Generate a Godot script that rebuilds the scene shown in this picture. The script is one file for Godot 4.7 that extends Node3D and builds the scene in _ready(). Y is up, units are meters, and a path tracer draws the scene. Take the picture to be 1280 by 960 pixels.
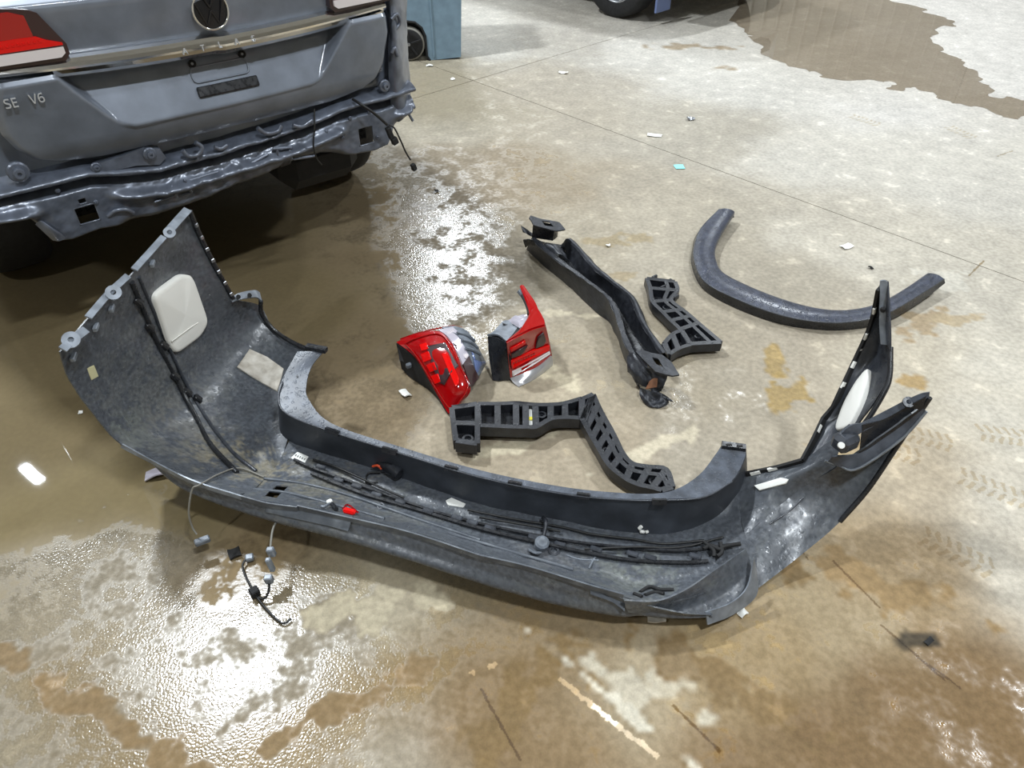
extends Node3D

var mats := {}
var counts := {}
var rng := RandomNumberGenerator.new()

func _ready() -> void:
	rng.seed = 7
	# camera, a phone held at head height and tipped down at the floor
	var cam := Camera3D.new()
	cam.name = "camera"
	cam.fov = 54.6
	cam.near = 0.05
	cam.far = 100.0
	cam.position = Vector3(0, 1.7, 0)
	cam.rotation_degrees = Vector3(-40, 0, 0)
	add_child(cam)
	cam.current = true
	var env := Environment.new()
	env.background_mode = Environment.BG_COLOR
	env.background_color = Color(0.02, 0.02, 0.02)
	env.tonemap_mode = Environment.TONE_MAPPER_LINEAR
	env.tonemap_exposure = 0.95
	env.sdfgi_enabled = true
	env.ssao_enabled = true
	env.ssil_enabled = true
	var we := WorldEnvironment.new()
	we.name = "world_environment"
	we.environment = env
	add_child(we)
	make_materials()
	lamps()
	room()
	floor_slabs()
	suv()
	wheelie_bin()
	parked_car()
	bumper()
	reinforcement_beam()
	brackets()
	tail_lamps()
	wheel_arch_trim()
	litter()

func lamps() -> void:
	# high bay fittings hung in the roof: [x, z, turn, strength]
	var spots := [
		[-3.0, -4.35, 0.75, 2.3, 0.62, 0.24], [-1.0, -12.4, 0.75, 2.2, 0.62, 0.24], [-6.75, -7.2, 2.5, 0.6, 0.46, 0.12], [3.6, -8.6, 0.75, 1.2, 0.62, 0.24],
		[1.6, 0.6, 0.75, 1.2, 0.62, 0.24], [5.6, -3.6, 0.75, 1.3, 0.62, 0.24], [-3.6, 2.4, 0.75, 0.6, 0.62, 0.24]]
	var words := ["over the bumper cover and tailgate", "deep in the hall beyond the bin", "by the left wall", "above the parked pale car", "above the photographer's place", "near the right wall over dry concrete", "by the near end of the hall"]
	for i in spots.size():
		var s: Array = spots[i]
		var t := thing("high_bay_lamp", "white high bay ceiling lamp " + words[i], "lamp", Vector3(s[0], 6.0, s[1]), s[2])
		var b := start()
		bx(b, Transform3D(Basis(), Vector3(0, 0.06, 0)), Vector3(s[4] + 0.08, 0.1, s[5] + 0.08), 0.015)
		put(b, "housing", mats.white_metal, t)
		b = start()
		bx(b, Transform3D(Basis(), Vector3(0, 0.005, 0)), Vector3(s[4], 0.012, s[5]), 0.003)
		put(b, "diffuser", mats.glow, t)
		for k in [-0.18, 0.18]:
			b = start()
			tube(b, [Vector3(k, 0.1, 0), Vector3(k, 0.5, 0)], 0.008, 6)
			put(b, "hanger", mats.steel, t)
		var l := AreaLight3D.new()
		l.name = "lamp_light"
		l.area_size = Vector2(s[4], s[5])
		l.area_normalize_energy = true
		l.light_energy = 24.0 * s[3]
		l.light_color = Color(0.945, 0.975, 1.0)
		l.area_range = 40.0
		l.area_attenuation = 2.0
		l.shadow_enabled = true
		t.add_child(l)
		l.position = Vector3(0, -0.012, 0)
		l.rotation_degrees = Vector3(-90, 0, 0)

# ---------------------------------------------------------------- helpers
func numbered(n: String) -> String:
	counts[n] = counts.get(n, 0) + 1
	return n if counts[n] == 1 else "%s_%03d" % [n, counts[n] - 1]

func tag(o: Node, label: String, category: String, group := "") -> Node:
	o.set_meta("label", label)
	o.set_meta("category", category)
	if group != "":
		o.set_meta("group", group)
	return o

func thing(called: String, label: String, category: String, at := Vector3.ZERO, turn := 0.0, group := "") -> Node3D:
	var o := Node3D.new()
	o.name = numbered(called)
	add_child(o)
	o.position = at
	o.rotation.y = turn
	tag(o, label, category, group)
	return o

func start() -> SurfaceTool:
	var st := SurfaceTool.new()
	st.begin(Mesh.PRIMITIVE_TRIANGLES)
	return st

func put(st: SurfaceTool, called: String, m: Material, parent: Node = self) -> MeshInstance3D:
	st.generate_normals()
	return put_mesh(st.commit(), called, m, parent)

func put_mesh(mesh: Mesh, called: String, m: Material, parent: Node = self) -> MeshInstance3D:
	var o := MeshInstance3D.new()
	o.name = numbered(called) if parent == self else called
	o.mesh = mesh
	if m != null:
		o.material_override = m
	o.cast_shadow = GeometryInstance3D.SHADOW_CASTING_SETTING_ON
	parent.add_child(o, true)
	return o

func struct(o: Node) -> Node:
	o.set_meta("kind", "structure")
	return o

func quad(st: SurfaceTool, a: Vector3, b: Vector3, c: Vector3, d: Vector3) -> void:
	for p in [a, b, c, a, c, d]:
		st.add_vertex(p)

func tri(st: SurfaceTool, a: Vector3, b: Vector3, c: Vector3) -> void:
	for p in [a, b, c]:
		st.add_vertex(p)

# chamfered box
func bx(st: SurfaceTool, xf: Transform3D, size: Vector3, ch := 0.0) -> void:
	st.set_smooth_group(-1)
	var h := size / 2
	var c := minf(ch, minf(h.x, minf(h.y, h.z)) * 0.9)
	var P := func(sx: float, sy: float, sz: float, ax: int) -> Vector3:
		var v := Vector3(sx * (h.x - (0.0 if ax == 0 else c)), sy * (h.y - (0.0 if ax == 1 else c)), sz * (h.z - (0.0 if ax == 2 else c)))
		return xf * v
	for s in [-1.0, 1.0]:
		face(st, [P.call(s, -1, -1, 0), P.call(s, 1, -1, 0), P.call(s, 1, 1, 0), P.call(s, -1, 1, 0)], s < 0)
		face(st, [P.call(-1, s, -1, 1), P.call(-1, s, 1, 1), P.call(1, s, 1, 1), P.call(1, s, -1, 1)], s < 0)
		face(st, [P.call(-1, -1, s, 2), P.call(1, -1, s, 2), P.call(1, 1, s, 2), P.call(-1, 1, s, 2)], s < 0)
	if c <= 0.0:
		return
	for a in [-1.0, 1.0]:
		for b in [-1.0, 1.0]:
			face(st, [P.call(a, b, -1, 0), P.call(a, b, 1, 0), P.call(a, b, 1, 1), P.call(a, b, -1, 1)], a * b < 0)
			face(st, [P.call(-1, a, b, 1), P.call(1, a, b, 1), P.call(1, a, b, 2), P.call(-1, a, b, 2)], a * b < 0)
			face(st, [P.call(a, -1, b, 0), P.call(a, -1, b, 2), P.call(a, 1, b, 2), P.call(a, 1, b, 0)], a * b > 0)
			for d in [-1.0, 1.0]:
				tri(st, P.call(a, b, d, 0), P.call(a, b, d, 1), P.call(a, b, d, 2))

func face(st: SurfaceTool, p: Array, flip: bool) -> void:
	if flip:
		quad(st, p[3], p[2], p[1], p[0])
	else:
		quad(st, p[0], p[1], p[2], p[3])

# box between two points: width across (along side), height along up
func bar(st: SurfaceTool, a: Vector3, b: Vector3, w: float, h: float, upv := Vector3.UP, ch := 0.0015) -> void:
	var d := b - a
	var z := d.normalized()
	var x := upv.cross(z)
	if x.length() < 0.001:
		x = Vector3.RIGHT.cross(z)
	x = x.normalized()
	var y := z.cross(x)
	bx(st, Transform3D(Basis(x, y, z), (a + b) / 2), Vector3(w, h, d.length()), ch)

func cr(p0, p1, p2, p3, t: float):
	return 0.5 * ((2.0 * p1) + (p2 - p0) * t + (2.0 * p0 - 5.0 * p1 + 4.0 * p2 - p3) * t * t + (3.0 * p1 - p0 - 3.0 * p2 + p3) * t * t * t)

# smooth line through points, n steps for each stretch
func curve(pts: Array, n := 6) -> Array:
	var out := []
	var m := pts.size()
	for i in m - 1:
		for k in n:
			out.append(spot(pts, i + float(k) / n))
	out.append(pts[m - 1])
	return out

func spot(pts: Array, t: float):
	var m := pts.size()
	var i := clampi(int(floor(t)), 0, m - 2)
	var f := t - i
	var a = pts[i - 1] if i > 0 else 2.0 * pts[0] - pts[1]
	var d = pts[i + 2] if i + 2 < m else 2.0 * pts[m - 1] - pts[m - 2]
	return cr(a, pts[i], pts[i + 1], d, f)

func tube(st: SurfaceTool, path: Array, r: float, sides := 8, caps := true) -> void:
	var rings := []
	var x := Vector3.ZERO
	for i in path.size():
		var d: Vector3 = (path[mini(i + 1, path.size() - 1)] - path[maxi(i - 1, 0)]).normalized()
		if x == Vector3.ZERO:
			x = d.cross(Vector3.UP if absf(d.y) < 0.9 else Vector3.RIGHT).normalized()
		x = (x - d * x.dot(d)).normalized()
		var y := d.cross(x)
		var ring := []
		for k in sides:
			var a := TAU * k / sides
			ring.append(path[i] + (x * cos(a) + y * sin(a)) * r)
		rings.append(ring)
	loft(st, rings, caps, true)

# skin closed rings
func loft(st: SurfaceTool, rings: Array, caps := true, smooth := true) -> void:
	st.set_smooth_group(0 if smooth else -1)
	var n: int = rings[0].size()
	for i in rings.size() - 1:
		for k in n:
			var j := (k + 1) % n
			quad(st, rings[i][k], rings[i][j], rings[i + 1][j], rings[i + 1][k])
	if caps:
		st.set_smooth_group(-1)
		for e in [0, rings.size() - 1]:
			var c := Vector3.ZERO
			for p in rings[e]:
				c += p
			c /= n
			for k in n:
				var j := (k + 1) % n
				if e == 0:
					tri(st, c, rings[e][j], rings[e][k])
				else:
					tri(st, c, rings[e][k], rings[e][j])

# profile points (radius, height) turned round the local y axis
func lathe(st: SurfaceTool, xf: Transform3D, prof: Array, seg := 24, smooth := false) -> void:
	st.set_smooth_group(0 if smooth else -1)
	for i in prof.size() - 1:
		for k in seg:
			var q := []
			for e in [[i, k], [i, k + 1], [i + 1, k + 1], [i + 1, k]]:
				var a: float = TAU * (e[1] % seg) / seg
				var p: Vector2 = prof[e[0]]
				q.append(xf * Vector3(p.x * cos(a), p.y, p.x * sin(a)))
			if not smooth:
				st.set_smooth_group(i + 1)
			if prof[i].x < 0.0001:
				tri(st, q[0], q[2], q[3])
			elif prof[i + 1].x < 0.0001:
				tri(st, q[0], q[1], q[2])
			else:
				quad(st, q[0], q[1], q[2], q[3])

func axis(at: Vector3, dir: Vector3) -> Transform3D:
	var y := dir.normalized()
	var x := y.cross(Vector3.UP if absf(y.y) < 0.9 else Vector3.RIGHT).normalized()
	return Transform3D(Basis(x, y, x.cross(y)), at)

# flat outline pushed out by depth along local z (both ways from z0)
func prism(st: SurfaceTool, poly: Array, z0: float, z1: float, xf := Transform3D()) -> void:
	var pts := PackedVector2Array(poly)
	var idx := Geometry2D.triangulate_polygon(pts)
	var ccw := not Geometry2D.is_polygon_clockwise(pts)
	st.set_smooth_group(-1)
	for i in range(0, idx.size(), 3):
		var t := [pts[idx[i]], pts[idx[i + 1]], pts[idx[i + 2]]]
		for z in [z0, z1]:
			var q := []
			for p in t:
				q.append(xf * Vector3(p.x, p.y, z))
			tri(st, q[0], q[1], q[2])
	for i in pts.size():
		var a := pts[i]
		var b := pts[(i + 1) % pts.size()]
		quad(st, xf * Vector3(a.x, a.y, z0), xf * Vector3(b.x, b.y, z0), xf * Vector3(b.x, b.y, z1), xf * Vector3(a.x, a.y, z1))

# outline in the ground plane, given as (x, z), between two heights
func flat(st: SurfaceTool, poly: Array, y0: float, y1: float) -> void:
	prism(st, poly, -y1, -y0, Transform3D(Basis(Vector3.RIGHT, Vector3(0, 0, 1), Vector3(0, -1, 0)), Vector3.ZERO))

# a sheet of thickness th through a grid of points rows[i][j]; holes: cells to leave open, in grid steps
func sheet(rows: Array, nu: int, nv: int, th: float, open_cells := {}, bump := 0.0, bump_scale := 6.0, tint = null) -> SurfaceTool:
	var st := start()
	var R := rows.size()
	var grid := []
	var fine := []
	for r in rows:
		fine.append(curve(r, nv))
	var C: int = fine[0].size()
	var N := (R - 1) * nu + 1
	var noise := FastNoiseLite.new()
	noise.frequency = bump_scale
	noise.seed = 11
	for i in N:
		grid.append([])
	for j in C:
		var col := []
		for i in R:
			col.append(fine[i][j])
		var cc := curve(col, nu)
		for i in N:
			grid[i].append(cc[i])
	var nrm := []
	for i in N:
		nrm.append([])
		for j in C:
			var du: Vector3 = grid[mini(i + 1, N - 1)][j] - grid[maxi(i - 1, 0)][j]
			var dv: Vector3 = grid[i][mini(j + 1, C - 1)] - grid[i][maxi(j - 1, 0)]
			nrm[i].append(du.cross(dv).normalized())
	var a := []
	var b := []
	for i in N:
		a.append([])
		b.append([])
		for j in C:
			var p: Vector3 = grid[i][j]
			if bump > 0.0:
				p += nrm[i][j] * noise.get_noise_3dv(p) * bump
			a[i].append(p + nrm[i][j] * th * 0.5)
			b[i].append(p - nrm[i][j] * th * 0.5)
	var hue := {}
	if tint != null:
		for i in N:
			for j in C:
				hue[a[i][j]] = tint.call(a[i][j])
				hue[b[i][j]] = hue[a[i][j]]
	var shut := func(i: int, j: int) -> bool:
		return i >= 0 and j >= 0 and i < N - 1 and j < C - 1 and not open_cells.has(Vector2i(i, j))
	for i in N - 1:
		for j in C - 1:
			if not shut.call(i, j):
				continue
			st.set_smooth_group(0)
			hued(st, hue, a[i][j], a[i + 1][j], a[i + 1][j + 1], a[i][j + 1])
			st.set_smooth_group(1)
			hued(st, hue, b[i][j], b[i][j + 1], b[i + 1][j + 1], b[i + 1][j])
			st.set_smooth_group(-1)
			if not shut.call(i, j - 1):
				hued(st, hue, a[i][j], b[i][j], b[i + 1][j], a[i + 1][j])
			if not shut.call(i, j + 1):
				hued(st, hue, a[i][j + 1], a[i + 1][j + 1], b[i + 1][j + 1], b[i][j + 1])
			if not shut.call(i - 1, j):
				hued(st, hue, a[i][j], a[i][j + 1], b[i][j + 1], b[i][j])
			if not shut.call(i + 1, j):
				hued(st, hue, a[i + 1][j], b[i + 1][j], b[i + 1][j + 1], a[i + 1][j + 1])
	return st

func hued(st: SurfaceTool, hue: Dictionary, a: Vector3, b: Vector3, c: Vector3, d: Vector3) -> void:
	if hue.is_empty():
		quad(st, a, b, c, d)
		return
	for p in [a, b, c, a, c, d]:
		st.set_color(hue[p])
		st.add_vertex(p)

# strip along a line: w across, th thick, lying with its face to upv (array of vectors or one)
func ribbon(st: SurfaceTool, path: Array, w: float, th: float, upv: Vector3, smooth := true) -> void:
	var rings := []
	for i in path.size():
		var d: Vector3 = (path[mini(i + 1, path.size() - 1)] - path[maxi(i - 1, 0)]).normalized()
		var x := upv.cross(d).normalized()
		var y := d.cross(x)
		var c: Vector3 = path[i]
		rings.append([c - x * w / 2 - y * th / 2, c + x * w / 2 - y * th / 2, c + x * w / 2 + y * th / 2, c - x * w / 2 + y * th / 2])
	loft(st, rings, true, false)

# a wall of height h and thickness th standing along a line
func fence(st: SurfaceTool, path: Array, th: float, y0: float, y1: float, closed := false) -> void:
	var rings := []
	var n := path.size()
	for i in n:
		var p0: Vector3 = path[(i - 1 + n) % n] if closed else path[maxi(i - 1, 0)]
		var p1: Vector3 = path[(i + 1) % n] if closed else path[mini(i + 1, n - 1)]
		var d := p1 - p0
		d.y = 0
		d = d.normalized()
		var x := Vector3(d.z, 0, -d.x) * th / 2
		var c: Vector3 = path[i]
		rings.append([c - x + Vector3(0, y0, 0), c + x + Vector3(0, y0, 0), c + x + Vector3(0, y1, 0), c - x + Vector3(0, y1, 0)])
	if closed:
		rings.append(rings[0])
	loft(st, rings, not closed, false)

# plate with cut-outs as one CSG tree; outline and holes in local xy, thickness along z
func plate(called: String, outline: Array, holes: Array, th: float, m: Material, parent: Node, xf := Transform3D()) -> CSGPolygon3D:
	var o := CSGPolygon3D.new()
	o.name = called
	o.polygon = PackedVector2Array(outline)
	o.depth = th
	o.material = m
	o.transform = xf
	for h in holes:
		var c := CSGPolygon3D.new()
		c.name = "cut"
		c.operation = CSGShape3D.OPERATION_SUBTRACTION
		c.polygon = PackedVector2Array(h)
		c.depth = th * 3.0
		c.position.z = th
		c.material = m
		o.add_child(c, true)
	parent.add_child(o, true)
	return o

func disc(c: Vector2, r: float, n := 16, sy := 1.0) -> Array:
	var out := []
	for i in n:
		out.append(c + Vector2(cos(TAU * i / n) * r, sin(TAU * i / n) * r * sy))
	return out

func rect(x0: float, y0: float, x1: float, y1: float, r := 0.0, n := 4) -> Array:
	if r <= 0.0:
		return [Vector2(x0, y0), Vector2(x1, y0), Vector2(x1, y1), Vector2(x0, y1)]
	var out := []
	for c in [[x1 - r, y1 - r, 0], [x0 + r, y1 - r, 1], [x0 + r, y0 + r, 2], [x1 - r, y0 + r, 3]]:
		for k in n + 1:
			var a: float = PI / 2 * (c[2] + float(k) / n)
			out.append(Vector2(c[0] + r * cos(a), c[1] + r * sin(a)))
	return out

func word(text: String, size: float, depth: float, m: Material, parent: Node, xf: Transform3D, font := "Droid Sans") -> MeshInstance3D:
	var t := TextMesh.new()
	var f := SystemFont.new()
	f.font_names = PackedStringArray([font])
	t.font = f
	t.text = text
	t.font_size = 64
	t.pixel_size = size / 64.0
	t.depth = depth
	t.curve_step = 4.0
	var o := put_mesh(t, "lettering", m, parent)
	o.transform = xf
	return o

# ---------------------------------------------------------------- materials
func grain(freq: float, seed_: int, lo: Color, hi: Color, octaves := 4, gamma := 1.0, size := 512, kind := FastNoiseLite.TYPE_SIMPLEX_SMOOTH) -> ImageTexture:
	var n := FastNoiseLite.new()
	n.noise_type = kind
	n.seed = seed_
	n.frequency = freq
	n.fractal_octaves = octaves
	var im := n.get_seamless_image(size, size, false, false, 0.1, true)
	im.convert(Image.FORMAT_L8)
	var d := im.get_data()
	var lut := PackedByteArray()
	for i in 256:
		var c := lo.lerp(hi, pow(i / 255.0, gamma))
		lut.append_array([int(c.r * 255), int(c.g * 255), int(c.b * 255)])
	var out := PackedByteArray()
	out.resize(d.size() * 3)
	for i in d.size():
		var k := d[i] * 3
		out[i * 3] = lut[k]
		out[i * 3 + 1] = lut[k + 1]
		out[i * 3 + 2] = lut[k + 2]
	return ImageTexture.create_from_image(Image.create_from_data(size, size, false, Image.FORMAT_RGB8, out))

func mat(c: Color, rough := 0.5, metal := 0.0) -> StandardMaterial3D:
	var m := StandardMaterial3D.new()
	m.albedo_color = c
	m.roughness = rough
	m.metallic = metal
	return m

# world-mapped texture: colour, roughness and relief from shared grain pictures
func tri_mat(m: StandardMaterial3D, scale: float, colour: Texture2D = null, rough: Texture2D = null, relief: Texture2D = null, cm := 0.1) -> StandardMaterial3D:
	m.uv1_triplanar = true
	m.uv1_scale = Vector3.ONE * scale
	m.uv1_triplanar_sharpness = 4.0
	if colour:
		m.albedo_texture = colour
	if rough:
		m.roughness_texture = rough
		m.roughness_texture_channel = BaseMaterial3D.TEXTURE_CHANNEL_RED
	if relief:
		m.heightmap_enabled = true
		m.heightmap_texture = relief
		m.heightmap_scale = cm
	return m

func make_materials() -> void:
	var W := Color.WHITE
	var K := Color.BLACK
	var dirt := grain(0.012, 3, Color(0.62, 0.62, 0.62), W, 5)
	var droplets := grain(0.07, 5, K, W, 2, 2.2)
	var dropr := grain(0.03, 6, Color(0.25, 0.25, 0.25), Color(0.9, 0.9, 0.9), 4)
	var fine := grain(0.12, 9, K, W, 3)
	# soot-black plastic with pale dust
	var dusty := grain(0.016, 21, Color(0.27, 0.29, 0.32), Color(0.47, 0.49, 0.51), 6, 2.0)
	var muddy := grain(0.022, 22, Color(0.26, 0.28, 0.31), Color(0.60, 0.60, 0.57), 7, 2.8)
	var soil := grain(0.05, 23, Color(0.68, 0.68, 0.68), W, 5)
	var beads := bead_picture()
	mats.soiled = tri_mat(mat(W, 0.62), 2.2, soil, dropr, beads, 0.05)
	mats.soiled.vertex_color_use_as_albedo = true
	mats.bracket = tri_mat(mat(Color(0.17, 0.18, 0.205), 0.36), 3.0, dirt, null, beads, 0.04)
	mats.lamp_foot = mat(Color(0.72, 0.72, 0.73), 0.28, 0.5)
	mats.wall_plastic = tri_mat(mat(Color(0.29, 0.31, 0.345), 0.5), 1.2, dirt)
	mats.plastic = tri_mat(mat(Color(0.28, 0.295, 0.325), 0.6), 2.0, dirt, dropr, droplets, 0.03)
	mats.dusty = tri_mat(mat(W, 0.8), 1.6, dusty, dropr, droplets, 0.03)
	mats.muddy = tri_mat(mat(W, 0.9), 2.2, muddy, dropr, droplets, 0.03)
	mats.wet_plastic = tri_mat(mat(Color(0.36, 0.385, 0.43), 0.42), 3.0, dirt, null, beads, 0.06)
	mats.beaded = tri_mat(mat(Color(0.28, 0.30, 0.36), 0.3), 4.0, dirt, null, beads, 0.12)
	mats.black = tri_mat(mat(Color(0.19, 0.195, 0.21), 0.55), 3.0, dirt, dropr)
	mats.black_gloss = mat(Color(0.1, 0.1, 0.11), 0.22)
	mats.steel_black = tri_mat(mat(Color(0.22, 0.23, 0.255), 0.42, 0.2), 2.5, grain(0.02, 31, Color(0.6, 0.6, 0.61), W, 6), null, beads, 0.06)
	mats.rust = tri_mat(mat(Color(0.5, 0.33, 0.22), 0.9), 6.0, dirt)
	mats.car_paint = mat(Color(0.49, 0.52, 0.57), 0.42, 0.25)
	mats.car_paint.clearcoat_enabled = true
	mats.car_paint.clearcoat = 0.8
	mats.car_paint.clearcoat_roughness = 0.12
	tri_mat(mats.car_paint, 1.5, grain(0.01, 41, Color(0.86, 0.86, 0.86), W, 5))
	mats.body_metal = tri_mat(mat(Color(0.46, 0.49, 0.55), 0.38, 0.35), 1.8, grain(0.014, 42, Color(0.7, 0.7, 0.7), W, 6))
	mats.body_metal.clearcoat_enabled = true
	mats.body_metal.clearcoat = 0.5
	mats.body_metal.clearcoat_roughness = 0.2
	mats.painted_edge = tri_mat(mat(Color(0.6, 0.63, 0.67), 0.35, 0.2), 3.0, dirt)
	mats.chrome = mat(Color(0.93, 0.93, 0.93), 0.1, 1.0)
	mats.letter = mat(Color(0.78, 0.79, 0.8), 0.3, 0.3)
	mats.steel = mat(Color(0.6, 0.61, 0.63), 0.35, 0.8)
	mats.white_metal = mat(Color(0.8, 0.8, 0.8), 0.5)
	mats.glow = mat(W, 0.5)
	mats.glow.emission_enabled = true
	mats.glow.emission = Color(1.0, 0.985, 0.96)
	mats.glow.emission_energy_multiplier = 4.0
	mats.foam = mat(Color(0.9, 0.895, 0.87), 0.85)
	mats.foam_dirty = tri_mat(mat(Color(0.88, 0.86, 0.82), 0.85), 3.0, grain(0.012, 52, Color(0.45, 0.41, 0.35), W, 5, 0.35))
	mats.sticker = mat(Color(0.9, 0.9, 0.88), 0.5)
	mats.cream = mat(Color(0.8, 0.78, 0.62), 0.6)
	mats.red = mat(Color(0.62, 0.02, 0.035), 0.1)
	mats.red.clearcoat_enabled = true
	mats.red.clearcoat_roughness = 0.04
	mats.red_bright = mat(Color(0.86, 0.045, 0.04), 0.15)
	mats.maroon = mat(Color(0.16, 0.03, 0.06), 0.1)
	mats.maroon.clearcoat_enabled = true
	mats.lens_clear = mat(Color(0.72, 0.7, 0.74), 0.12, 0.2)
	mats.lamp_white = mat(Color(0.86, 0.83, 0.83), 0.2)
	mats.housing = tri_mat(mat(Color(0.5, 0.53, 0.57), 0.45), 4.0, dirt)
	mats.housing_blue = mat(Color(0.4, 0.46, 0.62), 0.3)
	mats.bin_plastic = tri_mat(mat(Color(0.5, 0.6, 0.67), 0.55), 2.0, grain(0.01, 61, Color(0.88, 0.88, 0.88), W, 5))
	mats.rubber = tri_mat(mat(Color(0.12, 0.12, 0.125), 0.75), 4.0, dirt)
	mats.tyre = tri_mat(mat(Color(0.14, 0.14, 0.145), 0.7), 4.0, dirt)
	mats.alloy = mat(Color(0.7, 0.71, 0.73), 0.25, 0.9)
	mats.pale_paint = mat(Color(0.8, 0.81, 0.82), 0.3, 0.1)
	mats.pale_paint.clearcoat_enabled = true
	mats.glass_dark = mat(Color(0.05, 0.06, 0.07), 0.05)
	mats.wire = mat(Color(0.1, 0.1, 0.1), 0.5)
	mats.wire_grey = mat(Color(0.48, 0.47, 0.44), 0.6)
	mats.orange = mat(Color(0.8, 0.3, 0.15), 0.5)
	mats.yellow = mat(Color(0.9, 0.85, 0.2), 0.5)
	mats.cyan = mat(Color(0.55, 0.88, 0.88), 0.6)
	mats.wall_paint = tri_mat(mat(Color(0.82, 0.8, 0.75), 0.6), 0.4, grain(0.01, 71, Color(0.88, 0.88, 0.88), W, 5))
	mats.ceiling_paint = mat(Color(0.74, 0.74, 0.73), 0.8)
	mats.dark_door = mat(Color(0.3, 0.24, 0.18), 0.6)
	mats.joint = mat(Color(0.7, 0.67, 0.6), 0.9)
	mats.water = mat(Color(0.52, 0.44, 0.32, 0.45), 0.03)
	mats.water.transparency = BaseMaterial3D.TRANSPARENCY_ALPHA

# round beads of water as a relief picture
func bead_picture() -> ImageTexture:
	var size := 512
	var im := Image.create_empty(size, size, false, Image.FORMAT_L8)
	var r := RandomNumberGenerator.new()
	r.seed = 77
	for k in 1500:
		var cx := r.randi() % size
		var cy := r.randi() % size
		var rad := 2.0 + 6.0 * pow(r.randf(), 3.0)
		var n := int(rad) + 1
		for dy in range(-n, n + 1):
			for dx in range(-n, n + 1):
				var q := 1.0 - (dx * dx + dy * dy) / (rad * rad)
				if q > 0.0:
					im.set_pixel(posmod(cx + dx, size), posmod(cy + dy, size), Color(minf(1.0, sqrt(q) * rad / 8.0), 0, 0))
	return ImageTexture.create_from_image(im)

# ---------------------------------------------------------------- the hall
func wall(called: String, a: Vector2, b: Vector2, inward: Vector2) -> void:
	# ribbed sheet wall from a to b
	var o := Node3D.new()
	o.name = called
	add_child(o)
	struct(o)
	var st := start()
	var A := Vector3(a.x, 0, a.y)
	var B := Vector3(b.x, 0, b.y)
	var back := -Vector3(inward.x, 0, inward.y) * 0.12
	bar(st, A + back + Vector3(0, 3.3, 0), B + back + Vector3(0, 3.3, 0), 0.2, 6.8, Vector3.UP, 0.0)
	put(st, "wall_body", mats.wall_paint, o)
	st = start()
	var n := int((B - A).length() / 0.3)
	for i in n:
		var p := A.lerp(B, (i + 0.5) / n)
		bx(st, Transform3D(Basis.looking_at(Vector3(inward.x, 0, inward.y)), p + Vector3(0, 3.3, 0)), Vector3(0.06, 6.6, 0.05), 0.015)
	var r := put(st, "rib", mats.wall_paint, o)
	r.set_meta("kind", "stuff")

func room() -> void:
	wall("wall_far", Vector2(-10, -17), Vector2(10, -17), Vector2(0, 1))
	wall("wall_near", Vector2(-10, 6), Vector2(10, 6), Vector2(0, -1))
	wall("wall_left", Vector2(-10, -17), Vector2(-10, 6), Vector2(1, 0))
	wall("wall_right", Vector2(10, -17), Vector2(10, 6), Vector2(-1, 0))
	var st := start()
	bx(st, Transform3D(Basis(), Vector3(0, 6.75, -5.5)), Vector3(20.4, 0.2, 23.4), 0.0)
	var c := put(st, "ceiling", mats.ceiling_paint)
	struct(c)
	for i in 5:
		st = start()
		bx(st, Transform3D(Basis(), Vector3(0, 6.45, -15.0 + i * 4.6)), Vector3(20, 0.36, 0.18), 0.01)
		struct(put(st, "roof_beam", mats.white_metal))

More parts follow.
